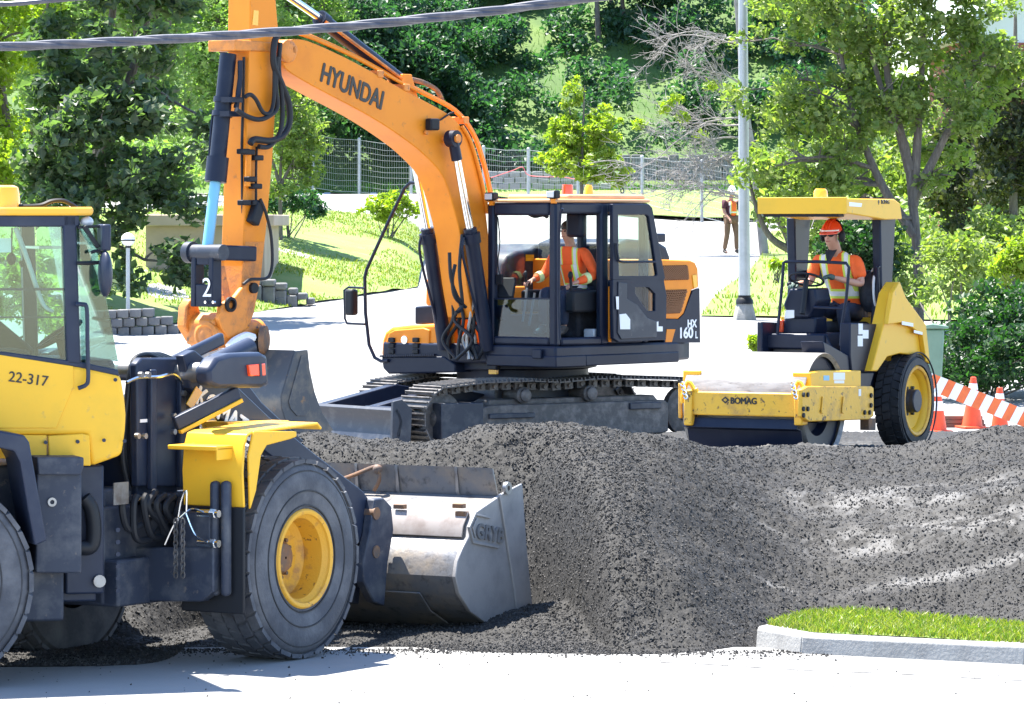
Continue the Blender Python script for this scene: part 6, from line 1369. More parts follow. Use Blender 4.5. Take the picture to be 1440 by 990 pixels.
# ---- grass ------------------------------------------------------------------------
m_lawn = mat("mown lawn", (0.12, 0.195, 0.03), 0.9, col2=(0.17, 0.215, 0.05), scale=0.9, lo=0.4, hi=0.65, col3=(0.19, 0.17, 0.08), scale3=1.4, lo3=0.58, hi3=0.74, bump=0.8, bscale=22)
m_hill = mat("hill grass", (0.045, 0.095, 0.018), 0.9, col2=(0.085, 0.14, 0.026), scale=0.35, lo=0.4, hi=0.65, bump=0.8, bscale=9)
m_blade = leafmat("grass blade", (0.10, 0.19, 0.022), (0.32, 0.30, 0.10), (0.36, 0.44, 0.08), 0.4)
m_blade2 = leafmat("hill grass blade", (0.045, 0.11, 0.02), (0.10, 0.17, 0.03), (0.17, 0.31, 0.04), 0.4)
def loft_sheet(name, lines, m, lift=0.03, nx=40, ny=14, bumpy=0.0, zf=ground_z):
    """sheet over the ground between plan lines (each a list of (x, y)), laid 3 cm above it"""
    L = []
    for ln in lines:
        p = np.array(ln, float); d = np.r_[0, np.cumsum(np.hypot(*np.diff(p, axis=0).T))]; t = np.linspace(0, d[-1], nx); L.append(np.stack([np.interp(t, d, p[:, 0]), np.interp(t, d, p[:, 1])], -1))
    L = np.array(L); s = np.linspace(0, len(L) - 1, ny * (len(L) - 1) + 1); i = np.minimum(s.astype(int), len(L) - 2); f = (s - i)[:, None, None]
    G = L[i] * (1 - f) + L[i + 1] * f; X, Y = G[..., 0], G[..., 1]; Z = zf(X, Y) + lift
    if bumpy: Z = Z + bumpy * (vnoise(X, Y, 2.2, 31) + 0.6 * vnoise(X, Y, 0.8, 32))
    o = tag(link(name, grid_mesh(name, X, Y, Z, m)), kind="structure"); return o, (X, Y, Z)
def blades(name, G, n, h, wd, m, seed, parent=None, keep=None):
    r = np.random.default_rng(seed); X, Y, Z = G; ny, nx = X.shape
    a, b = r.random(n) * (ny - 1), r.random(n) * (nx - 1); i, j = a.astype(int), b.astype(int); fa, fb = a - i, b - j
    S = lambda A: (A[i, j] * (1 - fa) + A[i + 1, j] * fa) * (1 - fb) + (A[i, j + 1] * (1 - fa) + A[i + 1, j + 1] * fa) * fb
    p = np.stack([S(X), S(Y), S(Z)], -1)
    if keep is not None: p = p[keep(p)]
    n = len(p); hh = h * (0.5 + r.random(n)); an = r.random(n) * 6.283; w_ = wd * (0.6 + 0.8 * r.random(n)); ln = r.normal(0, 0.45, (n, 2)) * hh[:, None]
    dx = np.stack([np.cos(an) * w_, np.sin(an) * w_, 0 * an], -1); tip = p + np.stack([ln[:, 0], ln[:, 1], hh], -1); mid = p + np.stack([ln[:, 0] * .35, ln[:, 1] * .35, hh * .6], -1)
    v = np.stack([p - dx, p + dx, mid + dx * .7, tip, mid - dx * .7], 1).reshape(-1, 3); f = np.arange(5)[None] + 5 * np.arange(n)[:, None]
    return tag(link(name, raw_mesh(name, v, f, m), parent), kind="stuff")
# kerbed island in front
kb = [(1.86, 32.62), (2.16, 32.02), (3.74, 31.2), (7.5, 29.3)]
kerb_in = [(2.0, 32.9), (2.36, 32.22), (3.83, 31.42), (7.6, 29.5)]
a = MB()
for k in range(3):
    rings = []
    for t in (0.0, 1.0):
        o_ = Vector(kb[k]).lerp(Vector(kb[k + 1]), t); n_ = Vector(kerb_in[k]).lerp(Vector(kerb_in[k + 1]), t)
        rings.append([V(o_.x, o_.y, -0.05), V(o_.x + 0.015, o_.y + 0.02, 0.125), V(o_.x + 0.03, o_.y + 0.05, 0.145), V(n_.x, n_.y, 0.145), V(n_.x, n_.y, -0.05)])
    a.loft(rings)
tag(a.build("kerb", MT["concrete"], None, 0.012), kind="structure")
isl, G = loft_sheet("grass_island", [[(1.95, 32.78), (2.28, 32.12), (3.79, 31.32), (7.55, 29.4)], [(2.12, 33.15), (2.5, 32.95), (3.85, 32.0), (7.7, 29.9)], [(2.3, 33.5), (2.7, 33.85), (3.95, 32.7), (7.8, 30.3)]], m_lawn, 0, 60, 12, 0.03, zf=lambda x, y: 0.142 + 0.0 * x)
blades("grass_blade", G, 24000, 0.048, 0.006, m_blade, 41, isl)
# left lawn bank
ll = [[(-16, 71.5), (-9.5, 72.2), (-6.3, 73), (-4.2, 80), (-1.95, 88)], [(-17, 76), (-10, 78), (-7.2, 81), (-4.4, 88), (-2.0, 94)], [(-18, 88), (-11, 90), (-7.6, 92), (-4.6, 96), (-2.0, 100)], [(-20, 102), (-12, 103), (-8, 104), (-4.8, 104), (-2.1, 105)]]
lawn, GLn = loft_sheet("lawn", ll, m_lawn, 0.04, 60, 16, 0.10)
blades("grass_blade", GLn, 30000, 0.05, 0.012, m_blade, 42, lawn, keep=lambda p: vnoise(p[:, 0], p[:, 1], 2.0, 33) + 0.25 > 0.25 * np.random.default_rng(1).random(len(p)))
# right verge under the trees
rl = [[(3.4, 77), (6, 76), (12, 74), (30, 70)], [(4.0, 84), (7, 84), (14, 84), (34, 82)], [(5.6, 100), (9, 102), (18, 104), (40, 104)], [(7.6, 125), (12, 128), (24, 130), (50, 130)]]
verge, GV = loft_sheet("verge", rl, m_lawn, 0.035, 50, 12, 0.06)
blades("grass_blade", GV, 12000, 0.10, 0.014, m_blade, 43, verge)
# hillside behind the fence
hl = [[(-40, 149), (-8, 149), (-1.2, 147.5), (2.3, 149.5), (4.6, 150), (8, 149.5), (40, 148)], [(-42, 154), (-9, 154), (-1.2, 154), (3, 153), (6, 152), (10, 151), (42, 150)], [(-44, 165), (-10, 165), (-1.2, 165), (3, 165), (6, 165), (10, 165), (44, 165)], [(-50, 190), (-12, 190), (0, 190), (4, 190), (7, 190), (12, 190), (50, 190)]]
hillside, GH = loft_sheet("hillside", hl, m_hill, 0.06, 80, 18, 0.25)
blades("grass_blade", GH, 40000, 0.26, 0.016, m_blade2, 44, hillside, keep=lambda p: (p[:, 1] < 176) & (p[:, 0] > -10) & (p[:, 0] < 12))

bank, GB = loft_sheet("grass_bank", [[(-1.2, 147.6), (2.4, 137.5), (3.9, 133.6), (5.2, 131.6), (16, 127)], [(-1.0, 149), (2.7, 146), (4.2, 145), (6.0, 144), (17, 142)], [(-1.0, 151.0), (2.8, 152), (4.4, 152), (6.4, 152), (18, 151)]], m_lawn, 0.12, 40, 10, 0.03)
# ================================================================== trees and shrubs
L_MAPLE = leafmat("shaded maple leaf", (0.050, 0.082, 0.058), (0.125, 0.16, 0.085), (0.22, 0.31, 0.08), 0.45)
L_LIGHT = leafmat("light green leaf", (0.11, 0.165, 0.055), (0.23, 0.27, 0.10), (0.38, 0.46, 0.11), 0.5)
L_SPRING = leafmat("yellow green leaf", (0.16, 0.23, 0.035), (0.25, 0.29, 0.06), (0.46, 0.56, 0.09), 0.5)
L_DARK = leafmat("dark wood leaf", (0.030, 0.070, 0.048), (0.060, 0.115, 0.062), (0.13, 0.22, 0.065), 0.40)
L_HEDGE = leafmat("hedge leaf", (0.022, 0.050, 0.022), (0.042, 0.085, 0.03), (0.08, 0.16, 0.03), 0.35)
L_PINE = leafmat("pine needle", (0.035, 0.05, 0.025), (0.075, 0.075, 0.035), (0.10, 0.13, 0.04), 0.35)
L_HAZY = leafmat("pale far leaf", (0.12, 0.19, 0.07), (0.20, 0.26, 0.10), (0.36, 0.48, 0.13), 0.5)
def leaf_mesh(name, clumps, n, size, m, seed, up=0.7, aspect=0.62, flat=0.75):
    """clumps: array (k, 4) of centre and radius; n leaves spread over them, each a small folded blade"""
    r = np.random.default_rng(seed); c = np.asarray(clumps, float); w_ = c[:, 3] ** 2; k = r.choice(len(c), n, p=w_ / w_.sum())
    d = r.normal(size=(n, 3)); d /= np.linalg.norm(d, axis=1)[:, None]; rad = r.random(n) ** 0.45; p = c[k, :3] + d * (rad * c[k, 3])[:, None] * np.array([1, 1, flat])
    nr = r.normal(size=(n, 3)) + np.array([0, 0, up * 1.5]); nr /= np.linalg.norm(nr, axis=1)[:, None]
    a = r.normal(size=(n, 3)); a -= nr * (a * nr).sum(1)[:, None]; a /= np.linalg.norm(a, axis=1)[:, None]; b = np.cross(nr, a)
    s = size * (0.5 + 1.2 * r.random(n) ** 1.6); L = a * (s * 0.5)[:, None]; W = b * (s * 0.5 * aspect)[:, None]; fold = nr * (s * 0.10)[:, None]
    v = np.stack([p - L, p + W * 1.0 + fold - L * 0.1, p + L, p - W + fold - L * 0.1], 1).reshape(-1, 3)
    f = np.arange(4)[None] + 4 * np.arange(n)[:, None]
    return raw_mesh(name, v, f, m)
def clumps_in(ells, n, rad, seed, shell=0.5):
    r = np.random.default_rng(seed); e = np.asarray(ells, float); vol = e[:, 3] * e[:, 4] * e[:, 5]; k = r.choice(len(e), n, p=vol / vol.sum())
    d = r.normal(size=(n, 3)); d /= np.linalg.norm(d, axis=1)[:, None]; t = r.random(n) ** (1 / 3 * (1 - shell * 0.6))
    p = e[k, :3] + d * t[:, None] * e[k, 3:6]; return np.c_[p, rad * (0.6 + 0.8 * r.random(n))]
def ell(px, py, D, rx, rz, depth=None):
    c = at(px, py, D); k = D / FPX; return (c.x, c.y, c.z, rx * k, (depth if depth else rx * k), rz * k)
def limb(a, p0, p1, r0, r1, rr, sag=0.15, n=7, k=6):
    p0, p1 = Vector(p0), Vector(p1); L = (p1 - p0).length; pts = []
    ph = Vector((rr.uniform(-1, 1), rr.uniform(-1, 1), rr.uniform(0.2, 1))) * L * sag
    for i in range(n + 1):
        t = i / n; pts.append(p0.lerp(p1, t) + ph * math.sin(math.pi * t) * 0.8 + Vector((rr.uniform(-1, 1), rr.uniform(-1, 1), rr.uniform(-1, 1))) * L * 0.018 * (0 < i < n))
    a.tube(pts, list(np.linspace(r0, r1, n + 1)), k); return pts
def tree(name, label, cat_, foot, stems, ells, ncl, crad, nleaf, lsize, leaf, seed, group=None, nlimb=16, up=0.7, tr=0.12, shell=0.5, bark="bark"):
    """stems: list of stem polylines in world coordinates, thick to thin; limbs run from the stems to the leaf clumps"""
    rr = random.Random(seed); o = tag(empty(name, foot), label, cat_, group); F_ = Vector(foot)
    a = MB(); nodes = []
    for st_ in stems:
        c = crom([Vector(p) for p in st_], 4); rad = np.linspace(tr, tr * 0.28, len(c)); a.tube(c, list(rad), 9); nodes += [(p, q) for p, q in zip(c[len(c) // 4:], rad[len(c) // 4:])]
    cl = clumps_in(ells, ncl, crad, seed, shell)
    for k in rr.sample(range(len(cl)), min(nlimb, len(cl))):
        t = Vector(cl[k, :3]); cand = [q for q in nodes if q[0].z < t.z + 0.3] or nodes; s = min(cand, key=lambda q: (q[0] - t).length + 0.4 * abs(q[0].z - t.z + 0.5))
        pts = limb(a, s[0], t, s[1] * 0.55, 0.012, rr)
        for _ in range(2):
            i = rr.randint(3, len(pts) - 2); e_ = pts[i] + Vector((rr.uniform(-1, 1), rr.uniform(-1, 1), rr.uniform(-0.1, 1))) * crad * 1.3; limb(a, pts[i], e_, s[1] * 0.2 + 0.006, 0.006, rr, n=4, k=5)
    a.v = [tuple(Vector(p) - F_) for p in a.v]; a.build("trunk", MT[bark], o)
    cl2 = cl.copy(); cl2[:, :3] -= np.array(foot); link("crown", leaf_mesh("crown", cl2, nleaf, lsize, leaf, seed, up), o)
    return o
def gpt(px, D): x = (px - 720) / FPX * D; return V(x, D, gz(x, D) - 0.05)
def up_to(px, py, D): return at(px, py, D)

# big maple on the left, its branches hanging over the block wall
f = gpt(120, 77)
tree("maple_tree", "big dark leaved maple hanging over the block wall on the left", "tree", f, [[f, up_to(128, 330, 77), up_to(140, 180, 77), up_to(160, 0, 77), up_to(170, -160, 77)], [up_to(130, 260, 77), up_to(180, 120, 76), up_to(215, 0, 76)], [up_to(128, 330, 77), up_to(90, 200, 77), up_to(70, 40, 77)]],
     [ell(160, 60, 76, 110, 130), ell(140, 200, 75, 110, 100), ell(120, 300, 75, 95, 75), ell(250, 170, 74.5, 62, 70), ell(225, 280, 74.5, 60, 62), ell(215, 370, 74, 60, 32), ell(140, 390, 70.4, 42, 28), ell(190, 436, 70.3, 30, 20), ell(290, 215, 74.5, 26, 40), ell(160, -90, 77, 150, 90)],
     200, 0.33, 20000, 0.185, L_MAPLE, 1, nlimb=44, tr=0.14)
f = gpt(-90, 80)
tree("leafy_tree", "sunlit yellow green tree behind the loader cab at the left edge", "tree", f, [[f, up_to(10, 250, 80), up_to(0, 100, 80), up_to(-10, -60, 80)]], [ell(10, 60, 80, 70, 75), ell(0, 190, 79, 60, 60), ell(15, 260, 79, 45, 45), ell(-60, 150, 80, 70, 150), ell(20, -60, 80, 90, 70)], 70, 0.42, 13000, 0.13, L_SPRING, 2)
f = gpt(-10, 58)
tree("leafy_shrub", "bright bush seen through the loader's cab windows", "shrub", f, [[f, up_to(0, 400, 58), up_to(20, 350, 58)]], [ell(20, 400, 58, 70, 60), ell(-50, 400, 58, 60, 70), ell(75, 430, 58, 35, 45)], 40, 0.22, 5000, 0.085, L_LIGHT, 3, tr=0.05)
# pale trees on the left skyline
for k, (px, D, lab) in enumerate(((215, 128, "pale hazy tree behind the maple, nearest the excavator stick"), (330, 140, "tall pale tree seen behind the top of the excavator stick"), (60, 135, "pale hazy tree far behind the yellow green tree"), (430, 150, "light green tree above the wire fence left of the boom"))):
    f = gpt(px, D)
    tree("pale_tree", lab, "tree", f, [[f, up_to(px - 4, 160, D), up_to(px + 4, 60, D), up_to(px + 2, -80, D)], [up_to(px - 2, 130, D), up_to(px - 22, 50, D), up_to(px - 30, -40, D)], [up_to(px, 110, D), up_to(px + 20, 40, D), up_to(px + 26, -40, D)]], [ell(px, 60, D, 75, 100), ell(px - 20, -40, D, 90, 90), ell(px + 15, 150, D, 60, 60)], 90, 0.75, 11000, 0.20, L_HAZY, 10 + k, group="pale trees on the left skyline", tr=0.20, nlimb=22)
# shrubs by the lawn crest
f = gpt(395, 92)
tree("young_tree", "light young tree between the excavator stick and the fence", "tree", f, [[f, up_to(394, 250, 92), up_to(398, 190, 92), up_to(402, 120, 92)], [up_to(394, 262, 92), up_to(420, 210, 92)], [up_to(394, 262, 92), up_to(375, 200, 92)]], [ell(400, 170, 92, 40, 50), ell(425, 210, 92, 30, 40), ell(400, 235, 92, 42, 40), ell(385, 130, 92, 26, 35)], 60, 0.30, 4600, 0.11, L_LIGHT, 4, tr=0.05)
def bush(name, label, ells, n, ncl, crad, lsize, leaf, seed, foot, group=None, nstem=7):
    rr = random.Random(seed); o = tag(empty(name, foot), label, "shrub", group); F_ = Vector(foot); cl = clumps_in(ells, ncl, crad, seed, 0.4); cl[:, :3] -= np.array(foot)
    a = MB()
    for k in rr.sample(range(len(cl)), min(nstem, len(cl))): limb(a, (rr.uniform(-.1, .1), rr.uniform(-.1, .1), 0), cl[k, :3], 0.018, 0.006, rr, n=5, k=5)
    a.build("stem", MT["bark"], o); link("foliage", leaf_mesh("foliage", cl, n, lsize, leaf, seed, 0.6), o); return o
bush("shrub", "low dark bush at the foot of the young tree", [ell(395, 280, 93, 45, 20), ell(430, 288, 93, 36, 14)], 2600, 40, 0.2, 0.10, L_DARK, 51, gpt(405, 93))
bush("shrub", "small pale bush on the lawn crest under the guard rail", [ell(545, 290, 98, 32, 18), ell(575, 298, 98, 24, 12), ell(520, 297, 98, 20, 12)], 2200, 40, 0.2, 0.10, L_SPRING, 52, gpt(545, 98))
# bright young tree before the hill
f = gpt(818, 120)
tree("young_tree", "bright yellow green young tree in front of the dark hill", "tree", f, [[f, up_to(818, 230, 120), up_to(820, 180, 120), up_to(822, 120, 120)], [up_to(818, 250, 120), up_to(790, 190, 120)], [up_to(818, 250, 120), up_to(855, 190, 120)], [up_to(818, 240, 120), up_to(800, 150, 120)]],
     [ell(802, 128, 120, 12, 26), ell(822, 140, 120, 12, 28), ell(846, 150, 120, 13, 24), ell(790, 170, 120, 22, 30), ell(850, 185, 120, 30, 30), ell(820, 190, 120, 40, 34), ell(768, 195, 120, 14, 18), ell(872, 180, 120, 10, 22), ell(820, 230, 120, 52, 28), ell(868, 245, 120, 20, 20), ell(775, 235, 120, 24, 18)], 130, 0.20, 8500, 0.125, L_SPRING, 5, tr=0.06)
# dead tree with bare twigs
f = gpt(1075, 112); rr = random.Random(9); o = tag(empty("bare_tree", f), "leafless tree with tangled grey twigs left of the lamp post", "tree"); a = MB(); tw_ = MB()
st_ = [f, up_to(1062, 240, 112), up_to(1048, 150, 112), up_to(1040, 60, 112), up_to(1030, -60, 112)]; c = crom(st_, 6); a.tube(c, list(np.linspace(0.13, 0.04, len(c))), 9)
def branch(p, d, L, r_, depth):
    n = 6; pts = [p]; q = p.copy(); dd = d.copy()
    for i in range(n): dd = (dd + Vector((rr.uniform(-1, 1), rr.uniform(-1, 1), rr.uniform(-0.9, 1.0))) * 0.28).normalized(); q = q + dd * L / n; pts.append(q.copy())
    (a if depth == 0 else tw_).tube(pts, list(np.linspace(r_, r_ * 0.35, n + 1)), 5 if depth else 7)
    if depth < 3:
        for _ in range(6 if depth < 2 else 4):
            i = rr.randint(1, n); branch(pts[i], (dd + Vector((rr.uniform(-1, 0.6), rr.uniform(-1, 1), rr.uniform(-1, 1))) * 0.9).normalized(), L * rr.uniform(0.35, 0.6), max(0.007, r_ * 0.45), depth + 1)
for k in range(15):
    i = rr.randint(4, len(c) - 2); branch(c[i], Vector((-1, rr.uniform(-0.6, 0.6), rr.uniform(-0.15, 0.6))).normalized(), rr.uniform(1.6, 3.2), 0.03, 0)
for m_ in (a, tw_): m_.v = [tuple(Vector(p) - f) for p in m_.v]
a.build("trunk", MT["twig"], o); tag(tw_.build("twigs", MT["twig"], o), kind="stuff")
link("crown", leaf_mesh("crown", np.array([(*(at(px, py, 111.5) - f), 0.25) for px, py in ((935, 150), (950, 140), (900, 175), (985, 190), (1000, 120), (960, 165))]), 420, 0.14, L_SPRING, 77), o)
# multi-stemmed maple on the right
f = gpt(1292, 74); D = 74
tree("maple_tree", "leafy multi stemmed maple behind the road roller on the right", "tree", f,
     [[f, up_to(1290, 360, D), up_to(1281, 260, D), up_to(1272, 200, D), up_to(1248, 150, D), up_to(1222, 60, D), up_to(1205, -40, D)], [up_to(1284, 290, D), up_to(1290, 200, D), up_to(1296, 100, D), up_to(1300, -20, D)], [up_to(1280, 240, D), up_to(1262, 170, D), up_to(1245, 80, D), up_to(1250, -30, D)], [up_to(1286, 330, D), up_to(1240, 260, D), up_to(1200, 160, D), up_to(1180, 60, D)], [up_to(1284, 280, D), up_to(1330, 190, D), up_to(1380, 80, D)]],
     [ell(1150, 60, D, 95, 70), ell(1080, 130, D, 62, 60), ell(1180, 170, D, 90, 60), ell(1120, 240, D, 90, 45), ell(1060, 70, D, 45, 35), ell(1280, 40, D, 90, 70), ell(1330, 150, D, 80, 70), ell(1260, 120, D, 70, 60), ell(1330, 240, D, 70, 45), ell(1220, 250, D, 60, 35), ell(1400, 60, D, 60, 60), ell(1040, 100, D, 28, 20), ell(1230, -70, D, 170, 70), ell(1200, 100, D, 110, 90), ell(1330, 20, D, 90, 60), ell(1420, 130, D, 60, 70), ell(1110, 20, D, 80, 50), ell(1180, 300, D, 90, 30)],
     220, 0.32, 27000, 0.12, L_LIGHT, 6, nlimb=70, tr=0.10, shell=0.5)
f = gpt(1118, 80); D = 80
tree("young_tree", "thin stemmed leaning tree between lamp post and roller canopy", "tree", f, [[f, up_to(1112, 350, D), up_to(1095, 310, D), up_to(1070, 260, D), up_to(1058, 200, D)], [up_to(1113, 352, D), up_to(1085, 335, D), up_to(1066, 300, D), up_to(1050, 240, D)], [up_to(1114, 360, D), up_to(1122, 300, D), up_to(1130, 220, D)], [f, up_to(1118, 340, D), up_to(1104, 290, D), up_to(1098, 220, D)]],
     [ell(1085, 230, D, 60, 40), ell(1120, 260, D, 60, 35), ell(1075, 290, D, 35, 30), ell(1150, 320, D, 50, 40), ell(1110, 320, D, 18, 12)], 60, 0.28, 5200, 0.115, L_LIGHT, 7, tr=0.085, nlimb=18)
# pines on the right edge
for k, (px, D, lab) in enumerate(((1425, 88, "dark olive pine at the right edge"), (1368, 96, "dark pine with a straight trunk behind the maple"))):
    f = gpt(px, D)
    tree("pine_tree", lab, "tree", f, [[f, up_to(px, 300, D), up_to(px + 2, 150, D), up_to(px + 3, 20, D)]], [ell(px, 130, D, 50, 50), ell(px + 5, 210, D, 60, 45), ell(px - 4, 270, D, 60, 30), ell(px, 320, D, 40, 16)], 80, 0.36, 9000, 0.13, L_PINE, 60 + k, tr=0.12, up=0.1, nlimb=26)
# hedge bank and bushes on the right
bush("hedge", "dark green hedge bank behind the traffic cones", [ell(1370, 500, 60, 80, 45, 1.0), ell(1440, 470, 61, 70, 70, 1.0), ell(1330, 470, 61, 26, 45, 0.6), ell(1400, 430, 61, 60, 40, 0.8), ell(1500, 490, 60, 80, 60, 1.0)], 17000, 150, 0.22, 0.085, L_HEDGE, 54, gpt(1385, 60), nstem=20)
bush("shrub", "bright yellow green bush above the hedge at the right edge", [ell(1425, 385, 64, 28, 45), ell(1440, 350, 64, 26, 40)], 2600, 40, 0.18, 0.085, L_SPRING, 55, gpt(1430, 64))
bush("shrub", "sunlit leafy bush behind the hedge and the maple trunk", [ell(1340, 380, 70, 60, 50), ell(1400, 350, 72, 50, 50), ell(1250, 400, 72, 50, 40)], 6500, 80, 0.28, 0.10, L_LIGHT, 56, gpt(1340, 70))
bush("shrub", "dark shrub showing under the roller canopy behind the driver", [ell(1200, 350, 72, 50, 35), ell(1215, 390, 72, 40, 30), ell(1235, 340, 72, 30, 30)], 5200, 60, 0.28, 0.10, L_HEDGE, 57, gpt(1205, 72))
bush("shrub", "tuft of tall grass left of the roller drum", [ell(1066, 484, 66, 13, 9)], 900, 14, 0.08, 0.07, L_SPRING, 58, gpt(1066, 66))
bush("shrub", "small weed clump at the lamp post side of the verge", [ell(1092, 372, 90, 14, 9)], 500, 12, 0.09, 0.07, L_SPRING, 59, gpt(1092, 90))
# woodland on the hill: reads as one mass
def wood(name, label, blobs, nleaf, size, leaf, seed, crad, ncl):
    e = [ell(*b) for b in blobs]; o = tag(empty(name), label, "woodland"); o["kind"] = "stuff"
    c = clumps_in(e, ncl, crad, seed, 0.75); q = link("foliage", leaf_mesh("foliage", c, nleaf, size, leaf, seed, 0.5), o); q["kind"] = "stuff"; return o
wood("woodland", "dark green woodland covering the hill behind the excavator boom", [(470, 80, 156, 90, 110, 3), (560, 60, 158, 90, 110, 3), (620, 120, 157, 60, 90, 2.5), (640, 30, 162, 80, 70, 3), (500, 170, 154, 60, 50, 2), (560, 170, 154, 60, 45, 2), (440, -20, 165, 120, 60, 4), (620, -50, 168, 120, 60, 4), (690, 180, 155.5, 50, 55, 1.2), (650, 210, 154.5, 45, 40, 1.2), (735, 215, 155, 40, 36, 1.2), (700, 120, 158, 36, 40, 1.5), (745, 70, 162, 26, 40, 1.2), (790, 150, 157, 40, 40, 1.2), (850, 150, 157, 40, 50, 1.2), (800, 40, 164, 26, 36, 1.2), (840, 90, 160, 28, 40, 1.2), (760, 20, 168, 60, 26, 1.5), (720, 60, 165, 30, 30, 1.2), (775, 105, 159, 30, 30, 1.0), (880, 190, 155, 40, 30, 1.0), (930, 200, 155, 40, 20, 1.0)], 80000, 0.21, L_DARK, 71, 0.75, 330)  # blobs low on the right are added, standing in for shaded grass
wood("woodland", "dark woodland on the hill right of the sunlit grass strip", [(900, 60, 166, 70, 90, 3), (970, 50, 164, 80, 110, 3), (930, 140, 158, 70, 60, 2), (1010, 130, 158, 60, 70, 2), (870, 0, 172, 60, 60, 3), (1060, 60, 165, 80, 110, 3), (1120, 160, 158, 80, 60, 2), (980, -60, 172, 140, 60, 4), (1160, 60, 160, 70, 120, 3), (800, -50, 178, 90, 60, 4)], 56000, 0.21, L_DARK, 72, 0.75, 340)
wood("woodland", "light green woodland behind the pines on the right", [(1240, 200, 118, 80, 90, 2), (1330, 230, 116, 80, 70, 2), (1420, 260, 114, 70, 80, 2), (1300, 320, 105, 90, 40, 2), (1420, 350, 100, 60, 40, 2)], 17000, 0.17, L_LIGHT, 73, 0.6, 150)
wood("woodland", "pale sunlit woodland low behind the left maple", [(120, 230, 118, 120, 80, 3), (250, 220, 116, 80, 70, 2), (340, 230, 120, 60, 60, 2), (20, 330, 100, 70, 60, 2), (100, 320, 104, 80, 50, 2), (200, 130, 145, 140, 90, 3), (360, 100, 150, 90, 90, 3), (60, 60, 150, 120, 100, 3)], 30000, 0.19, L_HAZY, 74, 0.7, 240)
for k, (px, D, lab) in enumerate(((842, 164, "slim dark trunk, leftmost of the trees at the top of the grass strip"), (862, 166, "slim dark trunk in the middle of the trees topping the grass strip"), (878, 165, "slim dark trunk, rightmost of the trees at the top of the grass strip"), (715, 168, "leafy tree at the top left of the sunlit grass strip"))):
    f = gpt(px, D); tree("hill_tree", lab, "tree", f, [[f, up_to(px - 2, 20, D), up_to(px - 4, -30, D), up_to(px - 6, -120, D)]], [ell(px, -60, D, 40, 45), ell(px - 5, -110, D, 50, 40)] if px > 800 else [ell(px, 10, D, 45, 40), ell(px, -40, D, 55, 50)], 30, 0.7, 3000, 0.22, L_DARK, 80 + k, group="trees at the top of the grass strip", tr=0.13, nlimb=8)
# ================================================================== street furniture, walls, buildings, cables
# wire fence
fc = tag(empty("wire_fence", (0, 0, 0)), "galvanised wire fence along the foot of the wooded hill", "fence")
posts = [(300, 244, 170), (372, 252, 182), (440, 264, 190), (505, 270, 197), (578, 275, 204), (640, 277, 207), (680, 278, 208), (743, 280, 211), (813, 282, 216), (903, 285, 222), (987, 305, 228), (1072, 322, 236), (1150, 338, 246)]
pp = []
for px, pb, pt in posts:
    D = 148 - (px - 440) * 18 / 570; pp.append((at(px, pb, D), at(px, pt, D)))
pm = None
for b_, t_ in pp:
    MB().cyl(b_ - V(0, 0, 0.6), t_ + V(0, 0, 0.02), 0.05, n=10).sph(t_ + V(0, 0, 0.03), 0.06, 8, 6).build("post", MT["galv"], fc)
a = MB()
for (b0, t0), (b1, t1) in zip(pp[:-1], pp[1:]):
    for k in range(10):
        u = k / 9; p, q = b0.lerp(t0, u), b1.lerp(t1, u); m_ = p.lerp(q, 0.5) - V(0, 0, 0.04 + 0.02 * (k % 3)); a.tube([p, m_, q], 0.013 if k in (0, 9) else 0.007, 4)
    for k in range(1, 22):
        u = k / 22; a.tube([b0.lerp(b1, u), t0.lerp(t1, u) - V(0, 0, 0.03)], 0.004, 3)
tag(a.build("wire_mesh", MT["fence"], fc), kind="stuff")
# guard rail
gr = tag(empty("guard_rail"), "blue grey steel guard rail beside the upper road", "guard rail"); D = 141
p0, p1 = at(425, 278, D), at(545, 283, D)
pr = [(-0.04, -0.16), (0.03, -0.12), (0.03, -0.05), (-0.03, -0.01), (-0.03, 0.01), (0.03, 0.05), (0.03, 0.12), (-0.04, 0.16), (-0.06, 0.16), (-0.01, 0.11), (-0.01, 0.05), (-0.06, 0.0), (-0.01, -0.05), (-0.01, -0.11), (-0.06, -0.16)]
MB().loft([[p0 + V(0, -y, z) for y, z in pr], [p1 + V(0, -y, z) for y, z in pr]]).build("rail", MT["rail_steel"], gr)
for px in (460, 525): q = at(px, 280, D); MB().bx(q.x - 0.10, q.x + 0.10, q.y + 0.03, q.y + 0.2, q.z - 1.0, q.z + 0.22).build("post", MT["rail_steel"], gr)
# pale block wall behind the fence
bw = tag(empty("block_wall"), "low pale concrete block wall behind the fence and the boom", "wall"); D = 143; rr = random.Random(2)
for row in range(3):
    x = 684 + (row % 2) * 8
    while x < 850 - row * 18:
        p0, p1 = at(x + 0.6, 266 - row * 8.5, D), at(x + 15.4, 257.8 - row * 8.5, D); MB().bx(p0.x, p1.x, D - rr.uniform(0, 0.04), D + 0.3, p0.z, p1.z).build("block", MT["concrete"], bw, 0.02); x += 16
# tape draped on the fence
tag(MB().tube([at(x, y, 137.5) for x, y in ((690, 250), (720, 240), (735, 235), (745, 247), (790, 249), (812, 252), (850, 250))], 0.016, 5, smooth=4).build("barrier_tape", mat("pink tape", (0.65, 0.16, 0.16), 0.5), None), "thin pink tape tied along the wire fence above the cab roof", "tape")
